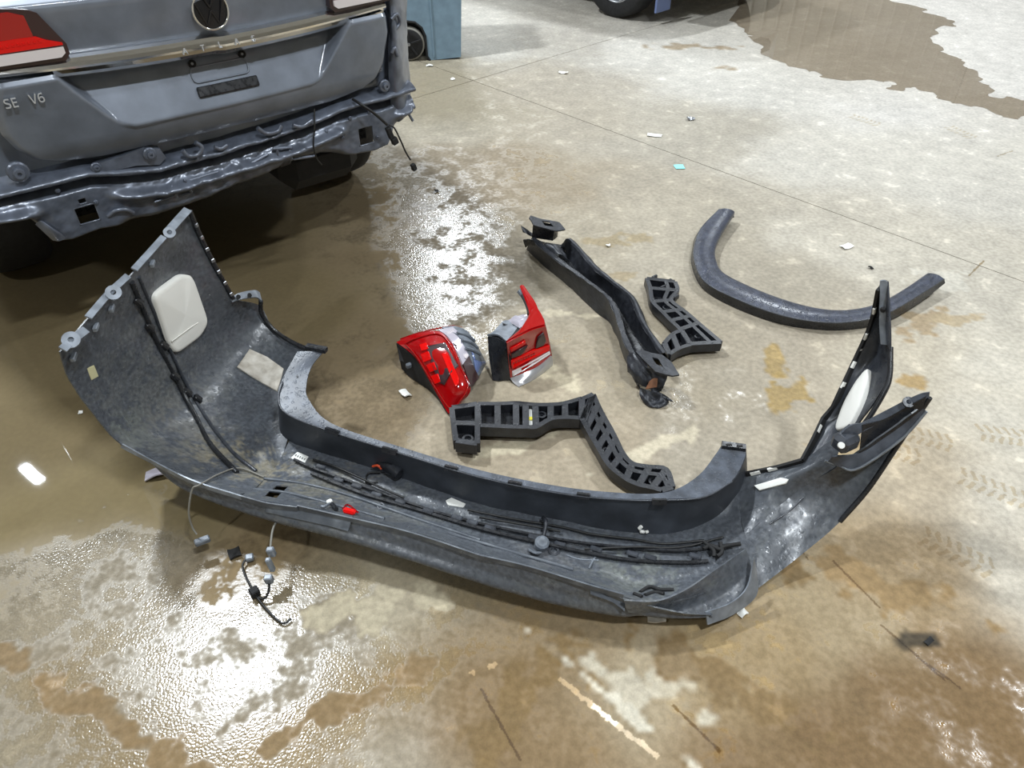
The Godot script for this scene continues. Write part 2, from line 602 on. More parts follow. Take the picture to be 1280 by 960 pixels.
# colours of the concrete as stained: x, z, then wet (0 dry, 0.5 damp and gritty, 1 a film of water)
func stains() -> Array:
	var s := []
	stain(s, [Vector2(-2.112, -2.848), Vector2(-1.091, -2.848), Vector2(-1.257, -3.061), Vector2(-1.843, -2.716)], Color8(112, 98, 71), 1.0)
	stain(s, [Vector2(-1.884, -2.262), Vector2(-1.573, -1.705), Vector2(-1.497, -1.94), Vector2(-0.697, -2.42), Vector2(-0.955, -2.716)], Color8(112, 98, 70), 1.0)
	stain(s, [Vector2(-1.261, -1.408), Vector2(-1.109, -1.501), Vector2(-1.41, -1.379), Vector2(-0.92, -1.439)], Color8(120, 106, 74), 1.0)
	stain(s, [Vector2(-0.644, -2.916), Vector2(-0.685, -3.469), Vector2(-0.591, -2.164), Vector2(-0.431, -2.314)], Color8(116, 101, 76), 0.9)
	stain(s, [Vector2(-1.255, -1.201), Vector2(-1.319, -1.114)], Color8(146, 134, 112), 0.75)
	stain(s, [Vector2(-1.104, -1.201), Vector2(-0.976, -1.267), Vector2(-1.159, -1), Vector2(-0.962, -0.957), Vector2(-0.668, -0.957), Vector2(-0.801, -1.067)], Color8(154, 142, 120), 0.45)
	stain(s, [Vector2(-0.783, -1.214), Vector2(-0.695, -1.294)], Color8(126, 107, 76), 0.8)
	stain(s, [Vector2(-0.531, -0.876), Vector2(-0.629, -0.818), Vector2(-0.484, -1.022), Vector2(-0.85, -0.818)], Color8(154, 142, 120), 0.47)
	stain(s, [Vector2(-0.469, -1.163), Vector2(-0.311, -1.267), Vector2(-0.086, -1.188)], Color8(142, 128, 100), 0.55)
	stain(s, [Vector2(-0.338, -1.139), Vector2(-0.366, -1.188)], Color8(178, 166, 140), 0.35)
	stain(s, [Vector2(-1.1, -0.763), Vector2(-1.184, -0.856)], Color8(150, 138, 115), 0.5)
	stain(s, [Vector2(-0.988, -0.837), Vector2(-0.848, -0.763), Vector2(-1.119, -0.916), Vector2(-0.704, -0.711)], Color8(146, 124, 86), 0.6)
	stain(s, [Vector2(-0.234, -0.936), Vector2(-0.341, -0.876), Vector2(-0.442, -0.809), Vector2(-0.555, -0.746)], Color8(150, 126, 84), 0.6)
	stain(s, [Vector2(-0.148, -0.818), Vector2(0, -0.763), Vector2(-0.076, -0.895), Vector2(0.182, -0.781), Vector2(0.039, -0.936)], Color8(132, 104, 60), 0.38)
	stain(s, [Vector2(-0.213, -0.728), Vector2(-0.307, -0.763), Vector2(-0.183, -0.799)], Color8(168, 156, 134), 0.4)
	stain(s, [Vector2(0.118, -0.957), Vector2(0, -1.044), Vector2(0.242, -1.022)], Color8(146, 124, 88), 0.4)
	stain(s, [Vector2(0.287, -0.895), Vector2(0.367, -0.916), Vector2(0.261, -0.837)], Color8(176, 160, 130), 0.3)
	stain(s, [Vector2(0.506, -0.936), Vector2(0.645, -1.022), Vector2(0.451, -0.856)], Color8(158, 134, 92), 0.4)
	stain(s, [Vector2(0.666, -0.818), Vector2(0.465, -0.746), Vector2(0.887, -0.916), Vector2(1.099, -0.957)], Color8(124, 95, 52), 0.38)
	stain(s, [Vector2(0.943, -0.818), Vector2(1.1, -0.763), Vector2(1.167, -0.895), Vector2(0.728, -0.728)], Color8(126, 97, 54), 0.38)
	stain(s, [Vector2(0.945, -1.067), Vector2(0.768, -1.163), Vector2(0.847, -1.022)], Color8(168, 148, 112), 0.4)
	stain(s, [Vector2(1.131, -1.267), Vector2(1.031, -1.294), Vector2(1.13, -1.114)], Color8(162, 137, 97), 0.4)
	stain(s, [Vector2(1.331, -1.267), Vector2(1.495, -1.501), Vector2(1.323, -1.163)], Color8(204, 195, 178), 0.1)
	stain(s, [Vector2(1.306, -1.566), Vector2(1.264, -1.705), Vector2(1.157, -1.501)], Color8(184, 168, 142), 0.2)
	stain(s, [Vector2(1.804, -2.164), Vector2(1.604, -1.818)], Color8(202, 194, 178), 0.05)
	stain(s, [Vector2(1.36, -2.164), Vector2(1.414, -1.94), Vector2(1.58, -2.262)], Color8(190, 179, 158), 0.1)
	stain(s, [Vector2(1.037, -2.071), Vector2(0.8, -1.705), Vector2(1.171, -2.314)], Color8(175, 163, 142), 0.25)
	stain(s, [Vector2(0.703, -1.858), Vector2(0.567, -1.705), Vector2(0.691, -2.071)], Color8(172, 161, 141), 0.4)
	stain(s, [Vector2(0.581, -2.188), Vector2(0.638, -1.94), Vector2(0.597, -2.026)], Color8(168, 155, 131), 0.45)
	stain(s, [Vector2(0.18, -2.213), Vector2(0.288, -2.071), Vector2(-0.055, -1.94)], Color8(163, 150, 126), 0.4)
	stain(s, [Vector2(0.142, -2.026), Vector2(-0.211, -1.779), Vector2(0.055, -1.94)], Color8(182, 168, 142), 0.3)
	stain(s, [Vector2(0.31, -1.705), Vector2(0.025, -1.669), Vector2(-0.155, -1.705)], Color8(168, 153, 128), 0.35)
	stain(s, [Vector2(-0.555, -1.94), Vector2(-0.454, -1.818), Vector2(-0.355, -2.164)], Color8(134, 117, 90), 0.7)
	stain(s, [Vector2(-0.329, -3.559), Vector2(-0.444, -3.061), Vector2(-0.444, -3.958)], Color8(138, 123, 98), 0.44)
	stain(s, [Vector2(-0.141, -2.848), Vector2(-0.253, -2.42), Vector2(-0.226, -3.137), Vector2(-0.063, -2.42)], Color8(148, 134, 109), 0.52)
	stain(s, [Vector2(0, -3.958), Vector2(-0.082, -3.559), Vector2(0.246, -3.559)], Color8(154, 138, 112), 0.45)
	stain(s, [Vector2(0.211, -2.848), Vector2(0.37, -3.061), Vector2(0.129, -2.476)], Color8(168, 157, 136), 0.35)
	stain(s, [Vector2(0.554, -3.381), Vector2(0.644, -2.916), Vector2(0.832, -3.381)], Color8(176, 166, 147), 0.25)
	stain(s, [Vector2(1.056, -2.848), Vector2(1.16, -2.716), Vector2(1.072, -3.061)], Color8(168, 158, 139), 0.25)
	stain(s, [Vector2(1.035, -4.556), Vector2(0.739, -4.182), Vector2(1.227, -4.301)], Color8(176, 168, 152), 0.25)
	stain(s, [Vector2(0.055, -5.303), Vector2(0.309, -4.834), Vector2(0.472, -4.301)], Color8(174, 164, 146), 0.3)
	stain(s, [Vector2(-0.455, -5.475), Vector2(-0.581, -4.983), Vector2(-0.403, -4.692)], Color8(152, 141, 117), 0.4)
	stain(s, [Vector2(-0.578, -4.426), Vector2(-0.283, -4.301)], Color8(176, 167, 148), 0.3)
	stain(s, [Vector2(-0.269, -6.729), Vector2(0, -6.983), Vector2(-0.123, -6.05)], Color8(196, 191, 180), 0.1)
	stain(s, [Vector2(0.38, -6.263), Vector2(0.616, -6.05), Vector2(0.277, -6.983)], Color8(172, 165, 152), 0.3)
	stain(s, [Vector2(0.862, -6.05), Vector2(1.225, -5.657), Vector2(1.441, -5.303), Vector2(1.637, -4.983)], Color8(206, 201, 191), 0.1)
	stain(s, [Vector2(1.597, -3.958), Vector2(2.343, -3.653), Vector2(2.125, -4.182), Vector2(2.687, -3.751)], Color8(202, 196, 184), 0.05)
	stain(s, [Vector2(3.757, -6.05), Vector2(2.267, -4.556), Vector2(4.156, -6.983), Vector2(3.547, -5.303)], Color8(214, 209, 201), 0.0)
	stain(s, [Vector2(1.331, -3.061), Vector2(1.479, -2.848), Vector2(1.901, -2.848), Vector2(1.957, -2.533)], Color8(194, 186, 170), 0.1)
	return s

func stain(list: Array, at: Array, c: Color, wet: float) -> void:
	for p in at:
		var k := c.srgb_to_linear()
		var grey := 0.3 * k.r + 0.55 * k.g + 0.15 * k.b
		list.append([p.x, p.y, k.lerp(Color(grey, grey, grey), 0.05), wet])

# single marks: x, z, half length, half width, turn, colour, wet, raggedness
func marks() -> Array:
	var list := [
		[Vector2(0.97, -2.164), 0.10, 0.05, 1.3, Color8(166, 140, 84), 0.3], [Vector2(0.952, -1.974), 0.09, 0.06, 0.6, Color8(166, 140, 84), 0.3],
		[Vector2(1.448, -2.035), 0.06, 0.05, 0.0, Color8(176, 146, 92), 0.3], [Vector2(1.611, -2.409), 0.14, 0.07, 0.7, Color8(172, 150, 116), 0.2],
		[Vector2(1.276, -6.092), 0.22, 0.07, 0.0, Color8(160, 142, 114), 0.3], [Vector2(1.632, -6.05), 0.12, 0.05, 0.0, Color8(160, 142, 114), 0.3],
		[Vector2(1.526, -5.565), 0.1, 0.03, 0.0, Color8(160, 142, 114), 0.3], [Vector2(1.759, -2.42), 0.1, 0.05, 0.3, Color8(178, 160, 128), 0.1],
		[Vector2(-0.335, -1.114), 0.14, 0.05, 0.3, Color8(196, 184, 156), 0.2], [Vector2(-0.461, -1.119), 0.07, 0.04, 0.8, Color8(190, 178, 150), 0.2],
		[Vector2(0.288, -0.905), 0.12, 0.045, -0.4, Color8(206, 196, 174), 0.15], [Vector2(0.405, -0.916), 0.08, 0.05, 0.9, Color8(196, 184, 160), 0.15],
		[Vector2(0.144, -2.071), 0.12, 0.04, -0.5, Color8(208, 196, 168), 0.2], [Vector2(-0.026, -1.705), 0.16, 0.03, 0.4, Color8(206, 194, 166), 0.2],
		[Vector2(0.464, -1.705), 0.16, 0.03, 0.5, Color8(212, 200, 174), 0.2], [Vector2(0.192, -2.465), 0.14, 0.02, -0.1, Color8(202, 190, 164), 0.2],
		[Vector2(0.228, -0.876), 0.2, 0.014, -0.75, Color8(226, 218, 198), 0.1], [Vector2(1.025, -1.013), 0.05, 0.03, 0.2, Color8(52, 42, 24), 0.3],
		[Vector2(0.481, -3.061), 0.16, 0.05, 0.2, Color8(160, 144, 112), 0.3], [Vector2(0.481, -2.748), 0.09, 0.04, 0.2, Color8(158, 142, 112), 0.3],
		[Vector2(0.717, -1.294), 0.2, 0.04, -0.7, Color8(130, 104, 60), 0.3], [Vector2(0.913, -1.214), 0.25, 0.06, -0.5, Color8(150, 122, 78), 0.3],
		[Vector2(1.109, -1.705), 0.14, 0.07, 0.5, Color8(176, 154, 116), 0.2], [Vector2(0.502, -0.916), 0.2, 0.05, -0.6, Color8(130, 104, 62), 0.3],
		[Vector2(0, -0.856), 0.24, 0.05, 0.9, Color8(128, 102, 58), 0.3], [Vector2(1.843, -2.716), 0.12, 0.08, 0.0, Color8(206, 200, 186), 0.0]]
	# muddy tyre bands that cross the damp floor
	for q in [[Vector2(-0.158, -0.974), Vector2(-0.27, -0.916)], [Vector2(-0.252, -0.924), Vector2(-0.376, -0.856)], [Vector2(-0.358, -0.864), Vector2(-0.469, -0.809)], [Vector2(-0.458, -0.814), Vector2(-0.556, -0.749)], [Vector2(-1.319, -1), Vector2(-1.138, -0.916)], [Vector2(-1.166, -0.932), Vector2(-0.992, -0.846)], [Vector2(-1.017, -0.86), Vector2(-0.833, -0.772)], [Vector2(-0.855, -0.781), Vector2(-0.686, -0.708)]]:
		var d: Vector2 = q[1] - q[0]
		list.append([(q[0] + q[1]) / 2, d.length() * 0.62, 0.032, -d.angle(), Color8(140, 114, 74), 0.34])
	return list

# bars pressed or scratched into the dirt: centre, half length, half width, turn, tint
func tread_marks() -> Array:
	var out := []
	for f in [[Vector2(1.339, -1.761), 0.4], [Vector2(1.212, -1.705), 0.5], [Vector2(2.168, -4.556), 0.9], [Vector2(1.628, -1.761), 0.2], [Vector2(2.67, -4.363), 1.2], [Vector2(1.463, -1.533), 0.6], [Vector2(1.244, -1.294), 0.7]]:
		var e := Vector2(cos(f[1]), sin(f[1]))
		var s := Vector2(-e.y, e.x)
		for k in 7:
			for side in [-1, 1]:
				out.append([f[0] + e * (k - 3) * 0.028 + s * side * 0.024, 0.020, 0.0075, f[1] + PI / 2 + side * 0.4, [0.9, 0.87, 0.81]])
	for g in [[Vector2(0.767, -1.439), Vector2(0.821, -1.267)], [Vector2(0.887, -1.267), Vector2(0.963, -1.114)], [Vector2(0.945, -1.067), Vector2(1.042, -0.916)], [Vector2(0.376, -0.856), Vector2(0.465, -0.746)], [Vector2(-0.076, -0.895), Vector2(0.018, -0.728)], [Vector2(1.021, -0.957), Vector2(1.071, -0.895)], [Vector2(2.094, -2.882), Vector2(1.96, -2.748)], [Vector2(2.71, -4.012), Vector2(2.84, -4.09)]]:
		var d: Vector2 = g[1] - g[0]
		out.append([(g[0] + g[1]) / 2, d.length() / 2, 0.004, d.angle(), [0.72, 0.66, 0.55]])
	for g in [[Vector2(0.112, -0.92), Vector2(0.324, -0.735)], [Vector2(0.188, -0.856), Vector2(0.239, -0.809)], [Vector2(-0.059, -0.946), Vector2(-0.039, -0.961)], [Vector2(-0.101, -0.94), Vector2(-0.093, -0.928)]]:
		var d: Vector2 = g[1] - g[0]
		out.append([(g[0] + g[1]) / 2, d.length() / 2, 0.008, d.angle(), [1.4, 1.42, 1.5]])
	return out

func floor_picture(x0: float, z0: float, wx: float, wz: float, w: int, h: int) -> StandardMaterial3D:
	# 1: stains on a coarse grid, warped by noise so that their edges wander
	var gw := w / 5
	var gh := h / 5
	var list := stains()
	var spots_ := marks()
	var warp := FastNoiseLite.new()
	warp.seed = 5
	warp.frequency = 1.5
	warp.fractal_octaves = 5
	var ragged := FastNoiseLite.new()
	ragged.seed = 15
	ragged.frequency = 8.0
	ragged.fractal_octaves = 4
	# the plain field first, on 1/4 of that again
	var qw := gw / 4 + 2
	var qh := gh / 4 + 2
	var field := Image.create_empty(qw, qh, false, Image.FORMAT_RGBAF)
	for j in qh:
		for i in qw:
			var x := x0 + wx * (i + 0.5) / qw
			var z := z0 + wz * (j + 0.5) / qh
			var acc := Color(0, 0, 0, 0)
			var tot := 0.0
			for s in list:
				var dx: float = x - s[0]
				var dz: float = z - s[1]
				var soft: float = 0.004 + 0.0012 * (s[1] * s[1])
				var d2: float = dx * dx + dz * dz + soft
				var k: float = 1.0 / (d2 * d2)
				var c: Color = s[2]
				acc += Color(c.r * k, c.g * k, c.b * k, s[3] * k)
				tot += k
			field.set_pixel(i, j, Color(acc.r / tot, acc.g / tot, acc.b / tot, acc.a / tot))
	var mid := Image.create_empty(gw, gh, false, Image.FORMAT_RGBAF)
	for j in gh:
		for i in gw:
			var x := x0 + wx * (i + 0.5) / gw
			var z := z0 + wz * (j + 0.5) / gh
			var amp := 0.05 + 0.035 * -z
			var u := (x + amp * warp.get_noise_2d(x, z) - x0) / wx * qw - 0.5
			var v := (z + amp * warp.get_noise_2d(x + 37.0, z) - z0) / wz * qh - 0.5
			var iu := clampi(int(floor(u)), 0, qw - 2)
			var iv := clampi(int(floor(v)), 0, qh - 2)
			var fu := clampf(u - iu, 0, 1)
			var fv := clampf(v - iv, 0, 1)
			var c := field.get_pixel(iu, iv).lerp(field.get_pixel(iu + 1, iv), fu).lerp(field.get_pixel(iu, iv + 1).lerp(field.get_pixel(iu + 1, iv + 1), fu), fv)
			for m in spots_:
				var p: Vector2 = m[0]
				var dx := x - p.x
				var dz := z - p.y
				if absf(dx) > 0.5 or absf(dz) > 0.5:
					continue
				var ca := cos(-m[3])
				var sa := sin(-m[3])
				var a: float = (dx * ca + dz * sa) / m[1]
				var b: float = (-dx * sa + dz * ca) / m[2]
				var e := 1.0 - sqrt(a * a + b * b) + 1.5 * ragged.get_noise_2d(x, z)
				if e > 0.0:
					var mc: Color = m[4].srgb_to_linear()
					mc.a = m[5]
					c = c.lerp(mc, clampf(e * 3.5, 0, 0.85))
			mid.set_pixel(i, j, c)
	mid.resize(w, h, Image.INTERPOLATE_CUBIC)
	mid.convert(Image.FORMAT_RGBAF)
	var src := mid.get_data().to_float32_array()
	# 2: grit, speckle and blotches at full size
	var px := w / wx
	var nz := []
	for k in [[1.2, 4, 1], [7.0, 4, 2], [38.0, 2, 3], [185.0, 1, 4]]:
		var n := FastNoiseLite.new()
		n.seed = k[2]
		n.frequency = k[0] / px
		n.fractal_octaves = k[1]
		n.offset = Vector3(x0 * px, z0 * px, 0)
		var im := n.get_image(w, h, false, false, false)
		im.convert(Image.FORMAT_L8)
		nz.append(im.get_data())
	var blot: PackedByteArray = nz[0]
	var patch: PackedByteArray = nz[1]
	var grit: PackedByteArray = nz[2]
	var sand: PackedByteArray = nz[3]
	var col := PackedByteArray()
	var rou := PackedByteArray()
	var hei := PackedByteArray()
	var n_ := w * h
	col.resize(n_ * 3)
	rou.resize(n_)
	hei.resize(n_)
	var gam := PackedByteArray()
	for i in 1025:
		gam.append(int(clampf(255.0 * pow(i / 1024.0, 1.0 / 2.2), 0, 255)))
	for i in n_:
		var b := blot[i] / 255.0 - 0.5
		var p := patch[i] / 255.0 - 0.5
		var g := grit[i] / 255.0 - 0.5
		var s := sand[i] / 255.0 - 0.5
		var wet := clampf(src[i * 4 + 3] + p * 0.36 + b * 0.16 + g * 0.12, 0.0, 1.0)
		var film := clampf((wet - 0.68) * 6.0, 0.0, 1.0)
		var damp := clampf((wet - 0.38) * 7.0, 0.0, 1.0) * (1.0 - film)
		var k := FLOOR_TONE * (1.0 + 0.3 * film + (p * 0.32 + g * 0.36 + b * 0.22) * (1.0 - 0.55 * film) + s * 0.22 * (1.0 - film))
		if p > 0.2 and wet < 0.6 and wet > 0.12:
			k *= 1.0 + minf((p - 0.2) * 2.6, 0.22)
		col[i * 3] = gam[clampi(int(src[i * 4] * k * 1024.0), 0, 1024)]
		col[i * 3 + 1] = gam[clampi(int(src[i * 4 + 1] * k * 1024.0), 0, 1024)]
		col[i * 3 + 2] = gam[clampi(int(src[i * 4 + 2] * k * 1024.0), 0, 1024)]
		var r := lerpf(lerpf(0.78 - g * 0.2, 0.16 + s * 0.14, damp), 0.022, film)
		rou[i] = clampi(int(r * 255.0), 4, 255)
		hei[i] = clampi(int(127.0 + (s * 200.0 + g * 60.0) * (0.12 + 0.88 * damp) * (1.0 - film * 0.985)), 0, 255)
	# 3: boot prints and scratches, each bar stamped at full size
	for q in tread_marks():
		var c: Vector2 = q[0]
		if c.x < x0 + 0.3 or c.x > x0 + wx - 0.3 or c.y < z0 + 0.3 or c.y > z0 + wz - 0.3:
			continue
		var e := Vector2(cos(q[3]), sin(q[3]))
		var reach := int((q[1] + q[2]) * px) + 2
		var ix := int((c.x - x0) * px)
		var iy := int((c.y - z0) * h / wz)
		for dy in range(-reach, reach + 1):
			for dx in range(-reach, reach + 1):
				var X := ix + dx
				var Y := iy + dy
				if X < 0 or Y < 0 or X >= w or Y >= h:
					continue
				var d := Vector2(x0 + X / px, z0 + Y * wz / h) - c
				var a: float = absf(d.dot(e)) / q[1]
				var b: float = absf(d.cross(e)) / q[2]
				var at := Y * w + X
				if a < 1.0 and b < 0.75 + (grit[at] - 127) / 160.0:
					for t in 3:
						col[at * 3 + t] = clampi(int(col[at * 3 + t] * q[4][t]), 0, 255)
	var m := StandardMaterial3D.new()
	m.albedo_texture = ImageTexture.create_from_image(Image.create_from_data(w, h, false, Image.FORMAT_RGB8, col))
	m.roughness = 1.0
	m.roughness_texture = ImageTexture.create_from_image(Image.create_from_data(w, h, false, Image.FORMAT_L8, rou))
	m.roughness_texture_channel = BaseMaterial3D.TEXTURE_CHANNEL_RED
	m.heightmap_enabled = true
	m.heightmap_texture = ImageTexture.create_from_image(Image.create_from_data(w, h, false, Image.FORMAT_L8, hei))
	m.heightmap_scale = FLOOR_RELIEF
	m.texture_repeat = false
	return m

const FLOOR_TONE := 0.76
const FLOOR_RELIEF := 0.08
const NEAR := [-2.7, -3.6, 5.4, 3.375]
const FAR := [-10.0, -17.0, 20.0, 23.0]

func floor_slabs() -> void:
	var fine := floor_picture(NEAR[0], NEAR[1], NEAR[2], NEAR[3], 2048, 1280)
	var mid := floor_picture(-6.0, -9.0, 12.0, 6.0, 1600, 800)
	var rough := floor_picture(FAR[0], FAR[1], FAR[2], FAR[3], 500, 575)
	var o := Node3D.new()
	o.name = "floor"
	add_child(o)
	struct(o)
	var st := start()
	bx(st, Transform3D(Basis(), Vector3(0, -0.11, -5.5)), Vector3(20.4, 0.2, 23.4), 0.0)
	put(st, "joint_filler", mats.joint, o)
	# saw-cut joints run on two headings through the crossing beside the bin
	var c := Vector2(-0.27, -5.29)
	var d1 := Vector2(0.727, -0.687)
	var d2 := Vector2(0.687, 0.727)
	var g := 0.003
	var hall := PackedVector2Array([Vector2(-10, -17), Vector2(10, -17), Vector2(10, 6), Vector2(-10, 6)])
	for q in [[1, 1], [1, -1], [-1, 1], [-1, -1]]:
		var e1: Vector2 = d1 * q[0]
		var e2: Vector2 = d2 * q[1]
		var k: Vector2 = c + e1 * g + e2 * g
		for slab in Geometry2D.intersect_polygons(hall, PackedVector2Array([k, k + e1 * 40, k + e1 * 40 + e2 * 40, k + e2 * 40])):
			var mesh := ArrayMesh.new()
			var b := [Rect2(NEAR[0], NEAR[1], NEAR[2], NEAR[3]), Rect2(-6, -9, 12, 6), Rect2(FAR[0], FAR[1], FAR[2], FAR[3])]
			# cut into strips so that each piece lies in one picture
			var cells := [[0, -2.7, -3.6, 2.7, -0.225], [1, -6, -9, 6, -3.6], [1, -6, -3.6, -2.7, -3.0], [1, 2.7, -3.6, 6, -3.0],
				[2, -10, -17, 10, -9], [2, -10, -9, -6, 6], [2, 6, -9, 10, 6], [2, -6, -3, -2.7, 6], [2, 2.7, -3, 6, 6], [2, -2.7, -0.225, 2.7, 6]]
			for which in 3:
				var s := start()
				var any := false
				s.set_smooth_group(-1)
				for cell in cells:
					if cell[0] != which:
						continue
					var r := PackedVector2Array([Vector2(cell[1], cell[2]), Vector2(cell[3], cell[2]), Vector2(cell[3], cell[4]), Vector2(cell[1], cell[4])])
					for piece in Geometry2D.intersect_polygons(slab, r):
						any = true
						var bb: Rect2 = b[which]
						var idx := Geometry2D.triangulate_polygon(piece)
						for i in idx:
							s.set_uv((piece[i] - bb.position) / bb.size)
							s.add_vertex(Vector3(piece[i].x, 0, piece[i].y))
						for i in piece.size():
							var p := piece[i]
							var n := piece[(i + 1) % piece.size()]
							var Q := [Vector3(p.x, 0, p.y), Vector3(n.x, 0, n.y), Vector3(n.x, -0.012, n.y), Vector3(p.x, -0.012, p.y)]
							for t in [0, 1, 2, 0, 2, 3]:
								s.set_uv((Vector2(Q[t].x, Q[t].z) - bb.position) / bb.size)
								s.add_vertex(Q[t])
				if any:
					s.generate_normals()
					s.set_material([fine, mid, rough][which])
					s.commit(mesh)
			var mi := MeshInstance3D.new()
			mi.name = "slab"
			mi.mesh = mesh
			o.add_child(mi, true)
	# standing water at the right, a few millimetres deep
	var rim := [Vector2(1.859, -6.778), Vector2(1.869, -6.536), Vector2(1.91, -6.33), Vector2(1.897, -6.05), Vector2(1.918, -5.828), Vector2(2.002, -5.62), Vector2(2.109, -5.493), Vector2(2.161, -5.337), Vector2(2.322, -5.286), Vector2(2.473, -5.32), Vector2(2.591, -5.253), Vector2(2.545, -5.091), Vector2(2.608, -5.075), Vector2(2.678, -5.155), Vector2(2.765, -5.155), Vector2(2.809, -5.044), Vector2(2.803, -4.922), Vector2(2.855, -4.863), Vector2(2.887, -4.776), Vector2(2.975, -4.748), Vector2(3.06, -4.664), Vector2(3.138, -4.582), Vector2(3.261, -4.664), Vector2(3.341, -4.834), Vector2(3.268, -4.952), Vector2(3.18, -4.998), Vector2(3.239, -5.171), Vector2(3.221, -5.269), Vector2(3.252, -5.44), Vector2(3.268, -5.62), Vector2(3.29, -5.77), Vector2(3.283, -5.887), Vector2(3.319, -6.092), Vector2(3.338, -6.352), Vector2(3.489, -6.536), Vector2(3.624, -6.631), Vector2(3.742, -6.729), Vector2(3.695, -6.88), Vector2(3.674, -7.036), Vector2(3.647, -7.254), Vector2(3.458, -7.543), Vector2(3.41, -7.982), Vector2(3.235, -8.393), Vector2(2.73, -8.322), Vector2(2.201, -7.789), Vector2(1.975, -7.199)]
	var edge := []
	var wob := FastNoiseLite.new()
	wob.frequency = 4.0
	wob.fractal_octaves = 4
	for p in curve(rim, 6):
		edge.append(p + Vector2(wob.get_noise_2dv(p), wob.get_noise_2d(p.y + 40.0, p.x)) * 0.10)
	edge.pop_back()
	st = start()
	flat(st, edge, -0.001, 0.0025)
	tag(put(st, "puddle", mats.water), "shallow brown puddle lying on the pale dry concrete", "puddle").set_meta("kind", "stuff")

# ---------------------------------------------------------------- the grey car with its bumper off
# surface from a rule p(s, t), s and t in 0..1, cells left out where gap(s, t) is true
func field(nu: int, nv: int, p: Callable, gap = null, smooth := true) -> SurfaceTool:
	var st := start()
	st.set_smooth_group(0 if smooth else -1)
	var g := []
	for i in nu + 1:
		var row := []
		for j in nv + 1:
			row.append(p.call(float(i) / nu, float(j) / nv))
		g.append(row)
	for i in nu:
		for j in nv:
			if gap != null and gap.call((i + 0.5) / nu, (j + 0.5) / nv):
				continue
			quad(st, g[i][j], g[i][j + 1], g[i + 1][j + 1], g[i + 1][j])
	return st

# value of a polyline of (x, y) points at x
func along(pts: Array, x: float) -> float:
	if x <= pts[0].x:
		return pts[0].y
	for i in pts.size() - 1:
		if x <= pts[i + 1].x:
			return lerpf(pts[i].y, pts[i + 1].y, (x - pts[i].x) / (pts[i + 1].x - pts[i].x))
	return pts[pts.size() - 1].y

# how far p lies inside a convex outline given anticlockwise (negative outside)
func inside(p: Vector2, poly: Array) -> float:
	var d := 1e9
	for i in poly.size():
		var a: Vector2 = poly[i]
		var b: Vector2 = poly[(i + 1) % poly.size()]
		var e := (b - a).normalized()
		d = minf(d, e.x * (p.y - a.y) - e.y * (p.x - a.x))
	return d

func bolt(parent: Node, called: String, at: Vector3, r: float, m: Material, dir := Vector3(0, 0, 1)) -> void:
	var st := start()
	var x := axis(at, dir)
	lathe(st, x, [Vector2(0, -0.004), Vector2(r, -0.004), Vector2(r, r * 0.25), Vector2(r * 0.85, r * 0.4), Vector2(r * 0.55, r * 0.4), Vector2(r * 0.55, r * 0.8), Vector2(r * 0.45, r * 0.95), Vector2(r * 0.2, r * 0.95), Vector2(r * 0.18, r * 0.7), Vector2(0, r * 0.7)], 20)
	put(st, called, m, parent)

